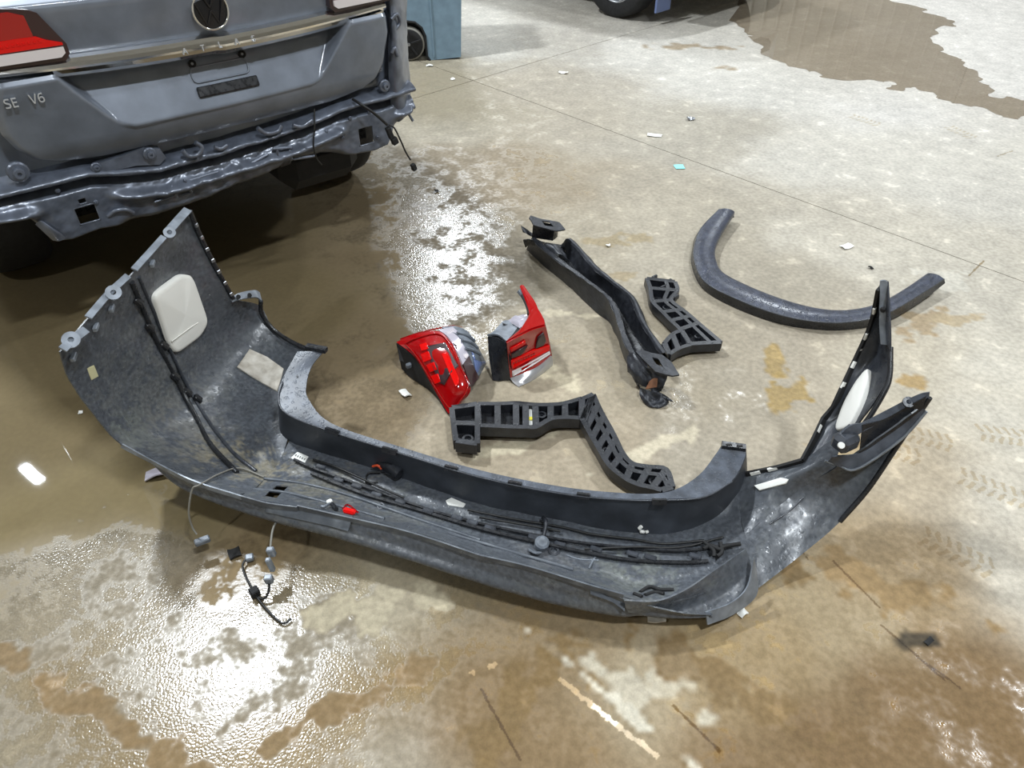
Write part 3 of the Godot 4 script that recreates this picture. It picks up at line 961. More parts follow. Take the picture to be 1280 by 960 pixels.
func suv() -> void:
	var t := thing("car", "grey SUV with its rear bumper removed, bent bare metal under the tailgate", "car", Vector3(-0.969, 0, -2.566), 0.6637)
	var noise := FastNoiseLite.new()
	noise.seed = 4
	noise.frequency = 9.0
	noise.fractal_octaves = 3
	# lower tailgate skin with the slanted plate recess pressed into it
	var ul := [Vector2(0.706, -0.44), Vector2(0.714, -0.51), Vector2(0.722, -0.56), Vector2(0.745, -0.62), Vector2(0.79, -0.655), Vector2(0.84, -0.675), Vector2(0.9, -0.675), Vector2(0.995, -0.64)]
	var ur := [Vector2(0.706, 0.42), Vector2(0.714, 0.47), Vector2(0.73, 0.55), Vector2(0.757, 0.6), Vector2(0.81, 0.633), Vector2(0.92, 0.656), Vector2(0.995, 0.645)]
	var trap := [Vector2(-0.302, 0.779), Vector2(0.0, 0.785), Vector2(0.30, 0.786), Vector2(0.35, 0.803), Vector2(0.5, 1.0), Vector2(-0.495, 1.0), Vector2(-0.352, 0.8)]
	var skin := func(s: float, q: float) -> Vector3:
		var y := lerpf(0.706, 0.992, q)
		var u := lerpf(along(ul, y), along(ur, y), s)
		var w := 0.012 - 0.03 * (u * u) / 0.45
		w += 0.20 * (y - 0.85)
		if y < 0.79:
			w -= (0.79 - y) * (0.79 - y) * 4.0
		var side := minf(u - along(ul, y), along(ur, y) - u)
		w -= 0.02 * pow(clampf(1.0 - side / 0.02, 0, 1), 2)
		var d := inside(Vector2(u, y), trap)
		if d > 0.0:
			var deep := -0.012 - 0.5 * clampf(y - 0.785, 0.0, 0.2)
			w = lerpf(w, 0.012 - 0.02 * u * u + deep + 0.012, smoothstep(0.0, 0.014, d))
		if y > 0.978 and d <= 0.0:
			w -= (y - 0.978) * 0.9
		return Vector3(u, y, w)
	put(field(240, 64, skin), "tailgate", mats.car_paint, t)
	# upper tailgate skin between the lamps, shoulder and lower window ledge
	var upper := func(s: float, q: float) -> Vector3:
		var u := lerpf(-0.66, 0.66, s)
		var ys := [0.99, 1.02, 1.09, 1.155, 1.166, 1.18, 1.2, 1.23]
		var ws := [-0.04, -0.02, -0.004, 0.008, 0.004, -0.02, -0.07, -0.09]
		var k := q * 7.0
		var i := mini(int(k), 6)
		var y: float = lerpf(ys[i], ys[i + 1], k - i)
		return Vector3(u, y + 0.03 * u * u, lerpf(ws[i], ws[i + 1], k - i) - 0.06 * u * u)
	put(field(40, 28, upper), "upper_tailgate", mats.car_paint, t)
	# chrome strip across the gate
	var st := start()
	var rings := []
	for i in 41:
		var u := lerpf(-0.655, 0.648, i / 40.0)
		var y := 0.986 + 0.055 * u * u + (0.004 if u < 0 else 0.0)
		var hh := 0.031 * (1.0 - 0.25 * pow(absf(u) / 0.65, 4.0))
		var w := 0.006 - 0.05 * u * u
		var ring := []
		for c in [[1.0, -0.03], [1.0, -0.014], [0.8, -0.001], [0.45, 0.009], [0.12, 0.0135], [-0.1, 0.0125], [-0.5, 0.007], [-0.85, -0.003], [-1.0, -0.012], [-1.0, -0.03]]:
			ring.append(Vector3(u, y + hh * c[0], w + c[1]))
		rings.append(ring)
	loft(st, rings, true, false)
	put(st, "chrome_strip", mats.chrome, t).set_meta("label", "polished chrome strip across the tailgate")
	var k := 0
	for ch in ["A", "T", "L", "A", "S"]:
		var u := -0.103 + 0.057 * k
		word(ch, 0.026, 0.008, mats.letter, t, Transform3D(Basis(Vector3.RIGHT, -0.15), Vector3(u, 0.991, 0.0195)))
		k += 1
	word("SE", 0.036, 0.006, mats.letter, t, Transform3D(Basis(Vector3.UP, -0.07), Vector3(-0.622, 0.938, 0.014)))
	word("V6", 0.036, 0.006, mats.letter, t, Transform3D(Basis(Vector3.UP, -0.07), Vector3(-0.553, 0.938, 0.016)))
	for i in 3:
		st = start()
		bx(st, Transform3D(Basis(), Vector3(0.545 + 0.034 * i, 0.935 + 0.004 * i, 0.0 - 0.003 * i)), Vector3(0.013, 0.012, 0.006), 0.002)
		put(st, "badge_residue", mats.black, t)
	# round emblem
	var ex := axis(Vector3(0.012, 1.091, 0.0), Vector3(0, 0.08, 1))
	st = start()
	lathe(st, ex, [Vector2(0.057, -0.004), Vector2(0.060, 0.004), Vector2(0.057, 0.010), Vector2(0.053, 0.009), Vector2(0.052, 0.003)], 40, true)
	var em := put(st, "emblem", mats.chrome, t)
	st = start()
	lathe(st, ex, [Vector2(0.053, 0.003), Vector2(0.03, 0.006), Vector2(0, 0.007)], 32, true)
	put(st, "emblem_face", mats.black_gloss, em)
	st = start()
	var E := func(x: float, y: float) -> Vector3: return Vector3(0.012 + x, 1.091 + y, 0.0105)
	for l in [[-0.018, 0.046, 0.0, 0.008], [0.018, 0.046, 0.0, 0.008], [-0.044, 0.026, -0.02, -0.042], [-0.02, -0.042, 0.0, 0.0], [0.0, 0.0, 0.02, -0.042], [0.02, -0.042, 0.044, 0.026]]:
		bar(st, E.call(l[0], l[1]), E.call(l[2], l[3]), 0.007, 0.004, Vector3(0, 0, 1))
	put(st, "emblem_bars", mats.black_gloss, em)
	# plate recess fittings
	st = start()
	var handle := rect(-0.096, 0.884, 0.098, 0.934, 0.016)
	var hp := []
	for p in handle:
		var py: float = (p.y + 0.1217) / 1.15
		hp.append(Vector3(p.x + 0.01, py, 0.0145 - 0.5 * (py - 0.785)))
	hp.append(hp[0])
	tube(st, hp, 0.0028, 6, false)
	put(st, "plate_outline", mats.car_paint, t)
	st = start()
	bx(st, Transform3D(Basis(Vector3.RIGHT, -0.46), Vector3(0.018, 0.849, -0.014)), Vector3(0.212, 0.034, 0.008), 0.003)
	put(st, "plate_bracket", mats.black, t)
	for u in [-0.085, 0.087]:
		st = start()
		lathe(st, axis(Vector3(u + 0.015, 0.929, -0.056), Vector3(0, 0.5, 1)), [Vector2(0.0125, -0.005), Vector2(0.0125, 0.005), Vector2(0.008, 0.006), Vector2(0.0075, 0.001), Vector2(0.004, 0.001)], 20)
		put(st, "screw_hole", mats.rubber, t)
		st = start()
		lathe(st, axis(Vector3(u + 0.015, 0.929, -0.056), Vector3(0, 0.5, 1)), [Vector2(0.0045, 0.0), Vector2(0.0045, 0.003), Vector2(0.0015, 0.003), Vector2(0, 0.002)], 12)
		put(st, "screw", mats.steel, t)
	# the lamp halves that stay on the gate
	for side in [-1.0, 1.0]:
		var lamp := Node3D.new()
		lamp.name = "gate_lamp"
		t.add_child(lamp, true)
		var L := func(pts: Array) -> Array:
			var o := []
			for p in pts:
				o.append(Vector2(p[0] * side, p[1]))
			return o
		st = start()
		prism(st, L.call([[0.7, 1.186], [0.56, 1.178], [0.49, 1.166], [0.47, 1.155], [0.424, 1.066], [0.424, 1.04], [0.44, 1.022], [0.62, 1.028], [0.7, 1.032]]), -0.06, 0.006)
		put(st, "lamp_case", mats.maroon, lamp)
		st = start()
		prism(st, L.call([[0.69, 1.172], [0.54, 1.168], [0.505, 1.154], [0.50, 1.083], [0.55, 1.08], [0.69, 1.078]]), 0.004, 0.012)
		put(st, "red_lens", mats.red, lamp)
		st = start()
		prism(st, L.call([[0.69, 1.10], [0.55, 1.10], [0.495, 1.098], [0.47, 1.084], [0.435, 1.072], [0.435, 1.066], [0.69, 1.071]]), 0.006, 0.014)
		put(st, "red_bar", mats.red_bright, lamp)
		st = start()
		prism(st, L.call([[0.69, 1.068], [0.436, 1.061], [0.436, 1.044], [0.45, 1.034], [0.62, 1.038], [0.69, 1.04]]), 0.004, 0.014)
		put(st, "white_lens", mats.lamp_white, lamp)
		st = start()
		for i in 14:
			bx(st, Transform3D(Basis(), Vector3(side * (0.49 + i * 0.014), 1.085, 0.014)), Vector3(0.007, 0.008, 0.004), 0.001)
		put(st, "lens_teeth", mats.red_bright, lamp).set_meta("kind", "stuff")
	# bare rear panel
	var low := [Vector2(-0.912, 0.574), Vector2(-0.827, 0.565), Vector2(-0.783, 0.562), Vector2(-0.696, 0.545), Vector2(-0.664, 0.488), Vector2(-0.646, 0.461), Vector2(-0.606, 0.453), Vector2(-0.513, 0.462), Vector2(-0.449, 0.453), Vector2(-0.315, 0.438), Vector2(-0.136, 0.449), Vector2(-0.008, 0.466), Vector2(0.09, 0.477), Vector2(0.157, 0.487), Vector2(0.244, 0.503), Vector2(0.347, 0.499), Vector2(0.439, 0.475), Vector2(0.563, 0.463), Vector2(0.625, 0.472), Vector2(0.667, 0.533), Vector2(0.723, 0.553), Vector2(0.754, 0.586)]
	var groove := [Vector2(-0.84, 0.644), Vector2(-0.752, 0.641), Vector2(-0.683, 0.64), Vector2(-0.613, 0.639), Vector2(-0.49, 0.64), Vector2(-0.396, 0.616), Vector2(-0.268, 0.595), Vector2(-0.169, 0.598), Vector2(-0.036, 0.601), Vector2(0.119, 0.608), Vector2(0.284, 0.62), Vector2(0.424, 0.643), Vector2(0.512, 0.649), Vector2(0.621, 0.647), Vector2(0.734, 0.655)]
	var holes := [[-0.536, 0.530, 0.034, 0.03], [0.530, 0.540, 0.034, 0.036], [-0.535, 0.578, 0.014, 0.01]]
	var panel := func(s: float, q: float) -> Vector3:
		var u := lerpf(-0.80, 0.765, s)
		var yb := along(low, u)
		var y := lerpf(yb, 0.775, q)
		var yg := along(groove, u)
		var mount := clampf(1.0 - absf(absf(u) - 0.55) / 0.16, 0.0, 1.0)
		var flat_ := smoothstep(0.0, 0.5, mount)
		var w := -0.085
		var e := y - yg
		# sill ridge above the groove, then the dark channel under the gate
		if e > 0.0:
			w = -0.085 + 0.05 * sin(clampf(e / 0.05, 0, 1) * PI) - 0.09 * smoothstep(0.045, 0.075, e)
		else:
			w += 0.02 * smoothstep(0.0, -0.03, e) * (1.0 - flat_) + 0.028 * flat_ * smoothstep(-0.01, -0.03, e)
			w += 0.035 * (1.0 - flat_) * exp(-pow((e + 0.06) / 0.018, 2.0))
		w -= 0.035 * exp(-pow(e / 0.007, 2.0))
		var up := y - yb
		w -= 0.05 * (1.0 - flat_) * pow(clampf(1.0 - up / 0.035, 0, 1), 2)
		w -= 0.02 * flat_ * pow(clampf(1.0 - up / 0.012, 0, 1), 2)
		# crumpled middle
		var crush := 0.55 * (1.0 - flat_) * clampf(1.3 - absf(u) / 0.4, 0.0, 1.0)
		w += crush * 0.018 * noise.get_noise_2d(u * 1.3, y * 2.2) + 0.0025 * noise.get_noise_2d(u * 2.0 + 9.0, y * 2.0)
		return Vector3(u, y, w)
	var open := func(s: float, q: float) -> bool:
		var p: Vector3 = panel.call(s, q)
		for h in holes:
			if absf(p.x - h[0]) < h[2] and absf(p.y - h[1]) < h[3]:
				return true
		return false
	put(field(300, 84, panel, open), "rear_panel", mats.body_metal, t)
	for h in holes:
		st = start()
		bx(st, Transform3D(Basis(), Vector3(h[0], h[1], -0.2)), Vector3(h[2] * 2.4, h[3] * 2.4, 0.12), 0.0)
		put(st, "rail_end", mats.black, t)
		st = start()
		var rp := []
		for p in rect(h[0] - h[2], h[1] - h[3], h[0] + h[2], h[1] + h[3], 0.006, 2):
			rp.append(Vector3(p.x, p.y, -0.06))
		rp.append(rp[0])
		tube(st, rp, 0.0035, 6, false)
		put(st, "hole_rim", mats.body_metal, t)
	bolt(t, "bolt", Vector3(-0.675, 0.723, -0.05), 0.032, mats.body_metal)
	bolt(t, "bolt", Vector3(-0.461, 0.68, -0.045), 0.016, mats.body_metal)
	bolt(t, "bolt", Vector3(0.631, 0.719, -0.05), 0.024, mats.body_metal)
	bolt(t, "bolt", Vector3(0.618, 0.785, -0.05), 0.013, mats.body_metal)
	bolt(t, "plug", Vector3(-0.289, 0.683, -0.04), 0.022, mats.body_metal)
	for c in [Vector3(-0.592, 0.633, -0.055), Vector3(-0.399, 0.492, -0.06), Vector3(-0.498, 0.563, -0.055), Vector3(0.47, 0.625, -0.055), Vector3(0.425, 0.559, -0.055), Vector3(0.364, 0.594, -0.06), Vector3(0.578, 0.521, -0.055), Vector3(0.559, 0.628, -0.06)]:
		bolt(t, "stud", c, 0.008, mats.body_metal)
	# sill bracket with a rounded end
	st = start()
	prism(st, [Vector2(-0.457, 0.654), Vector2(-0.453, 0.689), Vector2(-0.38, 0.694), Vector2(-0.299, 0.706), Vector2(-0.251, 0.689), Vector2(-0.24, 0.655), Vector2(-0.267, 0.636), Vector2(-0.342, 0.653)], -0.075, -0.045)
	put(st, "sill_bracket", mats.body_metal, t)
	# bent loops and eyes of bright metal along the sill
	for a in [[Vector3(-0.185, 0.671, -0.03), Vector3(-0.17, 0.647, -0.03), Vector3(-0.137, 0.644, -0.03), Vector3(-0.119, 0.666, -0.03), Vector3(-0.136, 0.687, -0.03)], [Vector3(0.09, 0.684, -0.03), Vector3(0.118, 0.657, -0.03), Vector3(0.161, 0.655, -0.03), Vector3(0.18, 0.672, -0.03)], [Vector3(-0.077, 0.655, -0.03), Vector3(-0.056, 0.644, -0.03), Vector3(-0.031, 0.652, -0.03)], [Vector3(0.223, 0.662, -0.03), Vector3(0.259, 0.65, -0.03), Vector3(0.301, 0.664, -0.03)]]:
		st = start()
		tube(st, curve(a, 5), 0.008, 8)
		put(st, "bent_loop", mats.body_metal, t)
	# pressed ribs and the crushed tow pocket in the middle
	for a in [[Vector3(-0.323, 0.531, -0.055), Vector3(-0.248, 0.539, -0.055)], [Vector3(-0.324, 0.51, -0.055), Vector3(-0.243, 0.516, -0.055)], [Vector3(-0.187, 0.552, -0.055), Vector3(-0.075, 0.557, -0.055)], [Vector3(-0.19, 0.522, -0.055), Vector3(-0.075, 0.535, -0.055)], [Vector3(-0.203, 0.564, -0.05), Vector3(-0.19, 0.508, -0.05)], [Vector3(-0.251, 0.554, -0.05), Vector3(-0.243, 0.503, -0.05)], [Vector3(-0.229, 0.506, -0.055), Vector3(-0.194, 0.508, -0.055)], [Vector3(0.038, 0.555, -0.05), Vector3(0.118, 0.575, -0.05)], [Vector3(0.15, 0.587, -0.045), Vector3(0.15, 0.543, -0.045)], [Vector3(0.198, 0.571, -0.045), Vector3(0.2, 0.53, -0.045)], [Vector3(0.132, 0.591, -0.045), Vector3(0.212, 0.577, -0.045)], [Vector3(0.211, 0.557, -0.05), Vector3(0.295, 0.542, -0.05)], [Vector3(0.205, 0.53, -0.05), Vector3(0.297, 0.519, -0.05)]]:
		st = start()
		bar(st, a[0], a[1], 0.010, 0.012, Vector3(0, 0, 1), 0.004)
		put(st, "pressed_rib", mats.body_metal, t)
	st = start()
	bx(st, Transform3D(Basis(Vector3.UP, 0.1), Vector3(0.178, 0.532, -0.075)), Vector3(0.05, 0.055, 0.02), 0.004)
	put(st, "tow_pocket", mats.black, t)
	st = start()
	tube(st, curve([Vector3(-0.478, 0.504, -0.06), Vector3(-0.449, 0.52, -0.05), Vector3(-0.417, 0.513, -0.05), Vector3(-0.399, 0.492, -0.06)], 5), 0.008, 8)
	put(st, "bent_loop", mats.body_metal, t)
	# torn corner at the left
	put(sheet([[Vector3(-0.691, 0.543, -0.06), Vector3(-0.671, 0.553, -0.05), Vector3(-0.657, 0.525, -0.05)], [Vector3(-0.676, 0.507, -0.06), Vector3(-0.653, 0.516, -0.04), Vector3(-0.634, 0.494, -0.05)], [Vector3(-0.663, 0.471, -0.07), Vector3(-0.647, 0.471, -0.05), Vector3(-0.626, 0.469, -0.06)]], 3, 3, 0.003), "torn_corner", mats.body_metal, t)
	# right hand corner post
	put(sheet([[Vector3(0.661, 1.103, -0.03), Vector3(0.695, 1.106, -0.02), Vector3(0.763, 1.097, -0.06), Vector3(0.854, 1.07, -0.16)], [Vector3(0.673, 0.989, -0.04), Vector3(0.678, 0.999, -0.012), Vector3(0.734, 0.989, -0.05), Vector3(0.816, 0.967, -0.14)], [Vector3(0.674, 0.939, -0.04), Vector3(0.671, 0.942, 0), Vector3(0.73, 0.918, -0.045), Vector3(0.795, 0.887, -0.12)], [Vector3(0.663, 0.855, -0.04), Vector3(0.676, 0.853, -0.015), Vector3(0.728, 0.836, -0.05), Vector3(0.794, 0.809, -0.12)], [Vector3(0.657, 0.759, -0.05), Vector3(0.678, 0.76, -0.03), Vector3(0.722, 0.747, -0.05), Vector3(0.792, 0.716, -0.12)], [Vector3(0.664, 0.66, -0.07), Vector3(0.685, 0.654, -0.05), Vector3(0.725, 0.65, -0.06), Vector3(0.786, 0.621, -0.12)], [Vector3(0.672, 0.562, -0.09), Vector3(0.688, 0.56, -0.06), Vector3(0.726, 0.568, -0.07), Vector3(0.78, 0.562, -0.12)]], 5, 5, 0.003, {}, 0.006, 14.0), "corner_post", mats.body_metal, t)
	for a in [[Vector3(0.663, 0.965, 0), Vector3(0.689, 0.978, 0), Vector3(0.705, 0.946, -0.01), Vector3(0.685, 0.926, -0.01)], [Vector3(0.658, 0.846, -0.01), Vector3(0.668, 0.862, -0.005), Vector3(0.681, 0.83, -0.01)]]:
		st = start()
		tube(st, curve(a, 5), 0.007, 8)
		put(st, "bent_loop", mats.body_metal, t)
	st = start()
	tube(st, [Vector3(0.71, 0.614, -0.06), Vector3(0.728, 0.59, -0.05), Vector3(0.747, 0.553, -0.05)], 0.006, 6)
	put(st, "bent_prong", mats.body_metal, t)
	# loose wiring
	st = start()
	tube(st, curve([Vector3(0.484, 0.7, -0.04), Vector3(0.498, 0.687, 0), Vector3(0.538, 0.65, 0.02), Vector3(0.588, 0.594, 0.02)], 6), 0.0055, 8)
	put(st, "harness", mats.wire, t)
	st = start()
	tube(st, curve([Vector3(0.595, 0.592, 0.02), Vector3(0.613, 0.578, 0.03), Vector3(0.636, 0.521, 0.03), Vector3(0.654, 0.469, 0.03), Vector3(0.673, 0.43, 0.03)], 6), 0.0035, 8)
	put(st, "harness", mats.wire, t)
	st = start()
	tube(st, curve([Vector3(0.322, 0.699, -0.04), Vector3(0.301, 0.637, -0.02), Vector3(0.285, 0.573, -0.02), Vector3(0.293, 0.517, -0.03), Vector3(0.317, 0.477, -0.05)], 6), 0.003, 8)
	put(st, "harness", mats.wire, t)
	for c in [[Vector3(0.595, 0.56, 0.02), Vector3(0.02, 0.05, 0.02)], [Vector3(0.613, 0.523, 0.02), Vector3(0.026, 0.028, 0.022)], [Vector3(0.685, 0.396, 0.03), Vector3(0.02, 0.03, 0.02)]]:
		st = start()
		bx(st, Transform3D(Basis(Vector3(0, 0, 1), 0.3), c[0]), c[1], 0.003)
		put(st, "connector", mats.rubber, t)
	# body shell, glass, floor pan and wheels
	st = start()
	rings = []
	for s in [[-0.11, 0.735, 0.62, 1.2, 0.66], [-0.3, 0.85, 0.55, 1.36, 0.7], [-0.62, 0.94, 0.5, 1.7, 0.72], [-1.2, 0.98, 0.42, 1.76, 0.74], [-2.8, 0.99, 0.36, 1.77, 0.74], [-3.3, 0.985, 0.36, 1.6, 0.74], [-3.95, 0.98, 0.4, 1.16, 0.8], [-4.7, 0.9, 0.45, 1.02, 0.7], [-4.95, 0.7, 0.5, 0.9, 0.6]]:
		var ring := []
		for p in [[-1, 0.0, 1], [-1, 0.55, 1], [-0.98, 0.75, 1], [-1, 0.98, 0], [-0.85, 1.0, 0], [0.85, 1.0, 0], [1, 0.98, 0], [0.98, 0.75, 1], [1, 0.55, 1], [1, 0.0, 1]]:
			var half: float = s[1] if p[2] == 1 else s[4] * (1.0 if s[0] > -3.6 else s[1])
			var top: float = minf(s[3], 1.18) if p[2] == 1 else s[3]
			var y: float = lerpf(s[2], top, p[1]) if p[2] == 1 else s[3] * p[1]
			ring.append(Vector3(p[0] * half, y, s[0]))
		rings.append(ring)
	loft(st, rings, true, false)
	put(st, "body", mats.car_paint, t)
	put(sheet([[Vector3(-0.6, 1.24, -0.11), Vector3(0, 1.24, -0.1), Vector3(0.6, 1.24, -0.11)], [Vector3(-0.58, 1.7, -0.57), Vector3(0, 1.71, -0.56), Vector3(0.58, 1.7, -0.57)]], 4, 6, 0.006), "rear_window", mats.glass_dark, t)
	st = start()
	bx(st, Transform3D(Basis(), Vector3(0, 0.5, -2.0)), Vector3(1.3, 0.2, 3.0), 0.03)
	put(st, "floor_pan", mats.black, t)
	st = start()
	bx(st, Transform3D(Basis(), Vector3(0.38, 0.42, -0.3)), Vector3(0.36, 0.2, 0.26), 0.06)
	put(st, "silencer", mats.rubber, t)
	for u in [-0.76, 0.76]:
		for w in [-1.0, -3.95]:
			road_wheel(t, Vector3(u, 0.375, w), Vector3(signf(u), 0, 0), 0.375, 0.25)

# tyre with a spoked rim as a child; dir points out of the car
func road_wheel(parent: Node, at: Vector3, dir: Vector3, r: float, wide: float) -> void:
	var x := axis(at, dir)
	var h := wide / 2
	var st := start()
	lathe(st, x, [Vector2(r * 0.66, -h), Vector2(r * 0.9, -h), Vector2(r * 0.98, -h * 0.82), Vector2(r, -h * 0.4), Vector2(r, h * 0.4), Vector2(r * 0.98, h * 0.82), Vector2(r * 0.9, h), Vector2(r * 0.66, h * 0.92)], 48, true)
	var tyre := put(st, "wheel", mats.tyre, parent)
	st = start()
	lathe(st, x, [Vector2(r * 0.66, -h), Vector2(r * 0.68, h * 0.8), Vector2(r * 0.64, h * 0.86), Vector2(r * 0.6, h * 0.6), Vector2(r * 0.58, -h * 0.4), Vector2(0, -h * 0.4)], 40, true)
	put(st, "rim", mats.alloy, tyre)
	st = start()
	for k in 10:
		var a := TAU * k / 10.0
		var d := x.basis.x * cos(a) + x.basis.z * sin(a)
		bar(st, at + d * r * 0.1 + dir * h * 0.6, at + d * r * 0.63 + dir * h * 0.72, r * 0.085, r * 0.06, dir, 0.004)
	put(st, "spokes", mats.alloy, tyre)
	st = start()
	lathe(st, x, [Vector2(0, h * 0.8), Vector2(r * 0.16, h * 0.78), Vector2(r * 0.18, h * 0.5)], 24)
	put(st, "hub", mats.alloy, tyre)

# ---------------------------------------------------------------- the bumper cover lying on its face
func line(parent: Node, called: String, pts: Array, r: float, m: Material, n := 5) -> MeshInstance3D:
	var st := start()
	tube(st, curve(pts, n), r, 7)
	return put(st, called, m, parent)

# pad of thickness th over outline points that already lie on the surface, nrm = which way it is proud
func pad(parent: Node, called: String, pts: Array, th: float, m: Material, round_steps := 0, puff := 0.0) -> MeshInstance3D:
	var p := pts
	if round_steps > 0:
		# cut the corners
		p = []
		for i in pts.size():
			var a: Vector3 = pts[(i - 1 + pts.size()) % pts.size()]
			var b: Vector3 = pts[i]
			var c: Vector3 = pts[(i + 1) % pts.size()]
			var ra := minf(0.03, (a - b).length() * 0.35)
			var rc := minf(0.03, (c - b).length() * 0.35)
			for k in round_steps + 1:
				var t := float(k) / round_steps
				var q0 := b + (a - b).normalized() * ra * (1 - t)
				var q1 := b + (c - b).normalized() * rc * t
				p.append(q0.lerp(q1, t))
	var mid := Vector3.ZERO
	for v in p:
		mid += v
	mid /= p.size()
	var nn := Vector3.ZERO
	for i in p.size():
		nn += (p[i] - mid).cross(p[(i + 1) % p.size()] - mid)
	nn = nn.normalized()
	if nn.dot(Vector3(0, 1.7, 0) - mid) < 0:
		nn = -nn
	var st := start()
	st.set_smooth_group(0)
	var rings := []
	for k in [[1.0, -0.004], [1.0, th * 0.6], [0.96, th * 0.9], [0.9, th], [0.5, th + puff * 0.8], [0.02, th + puff]]:
		var ring := []
		for v in p:
			ring.append(mid + (v - mid) * k[0] + nn * k[1])
		rings.append(ring)
	loft(st, rings, true, true)
	return put(st, called, m, parent)

# dust, mud and scuffs on the bare plastic: dark base, pale dust in ragged patches, tan mud where it dried
var soil_noise: FastNoiseLite
var soil_fine: FastNoiseLite
func soil_at(p: Vector3) -> Color:
	if soil_noise == null:
		soil_noise = FastNoiseLite.new()
		soil_noise.seed = 33
		soil_noise.frequency = 14.0
		soil_noise.fractal_octaves = 5
		soil_fine = FastNoiseLite.new()
		soil_fine.seed = 34
		soil_fine.frequency = 55.0
		soil_fine.fractal_octaves = 3
	var c := Color(0.118, 0.131, 0.152)
	var n := soil_noise.get_noise_3dv(p)
	var f := soil_fine.get_noise_3dv(p)
	for d in SOIL:
		var k: float = 1.0 - p.distance_to(d[0]) / d[1]
		if k > -0.4:
			var a: float = clampf((k * 1.2 - 0.45 + n * 1.5 + f * 0.9) * 2.5, 0.0, 1.0) * d[2]
			c = c.lerp(d[3], a)
	c = c.lerp(Color(0.16, 0.172, 0.185), clampf((n + f * 0.6 - 0.12) * 2.0, 0.0, 0.55))
	return c

const SOIL := [
	[Vector3(-1.086, 0.22, -1.689), 0.34, 0.75, Color(0.19, 0.195, 0.19)], [Vector3(-0.982, 0.12, -1.654), 0.25, 0.8, Color(0.2, 0.2, 0.19)], [Vector3(-1.118, 0.38, -1.608), 0.2, 0.5, Color(0.15, 0.16, 0.17)],
	[Vector3(-0.871, 0.06, -1.603), 0.16, 1.0, Color(0.31, 0.28, 0.21)], [Vector3(-0.75, 0.05, -1.552), 0.14, 0.9, Color(0.3, 0.27, 0.2)], [Vector3(-0.567, 0.05, -1.482), 0.18, 0.7, Color(0.24, 0.225, 0.18)],
	[Vector3(-1.12, 0.22, -1.533), 0.12, 0.9, Color(0.2, 0.215, 0.2)],
	[Vector3(-0.361, 0.05, -1.353), 0.18, 0.5, Color(0.2, 0.2, 0.18)], [Vector3(0.336, 0.05, -1.166), 0.14, 0.8, Color(0.2, 0.215, 0.2)], [Vector3(0.276, 0.05, -1.191), 0.1, 0.7, Color(0.22, 0.235, 0.22)],
	[Vector3(0.106, 0.06, -1.209), 0.12, 0.6, Color(0.2, 0.2, 0.21)], [Vector3(0.806, 0.13, -1.329), 0.1, 0.6, Color(0.19, 0.2, 0.21)], [Vector3(0.746, 0.1, -1.284), 0.09, 0.5, Color(0.16, 0.17, 0.18)],
	 [Vector3(-0.822, 0.06, -1.792), 0.16, 0.7, Color(0.15, 0.165, 0.19)], [Vector3(-0.874, 0.08, -2.062), 0.16, 0.6, Color(0.13, 0.145, 0.165)], [Vector3(-0.47, 0.12, -1.268), 0.2, 0.6, Color(0.15, 0.15, 0.14)], [Vector3(0.199, 0.1, -1.072), 0.2, 0.5, Color(0.16, 0.165, 0.16)]]

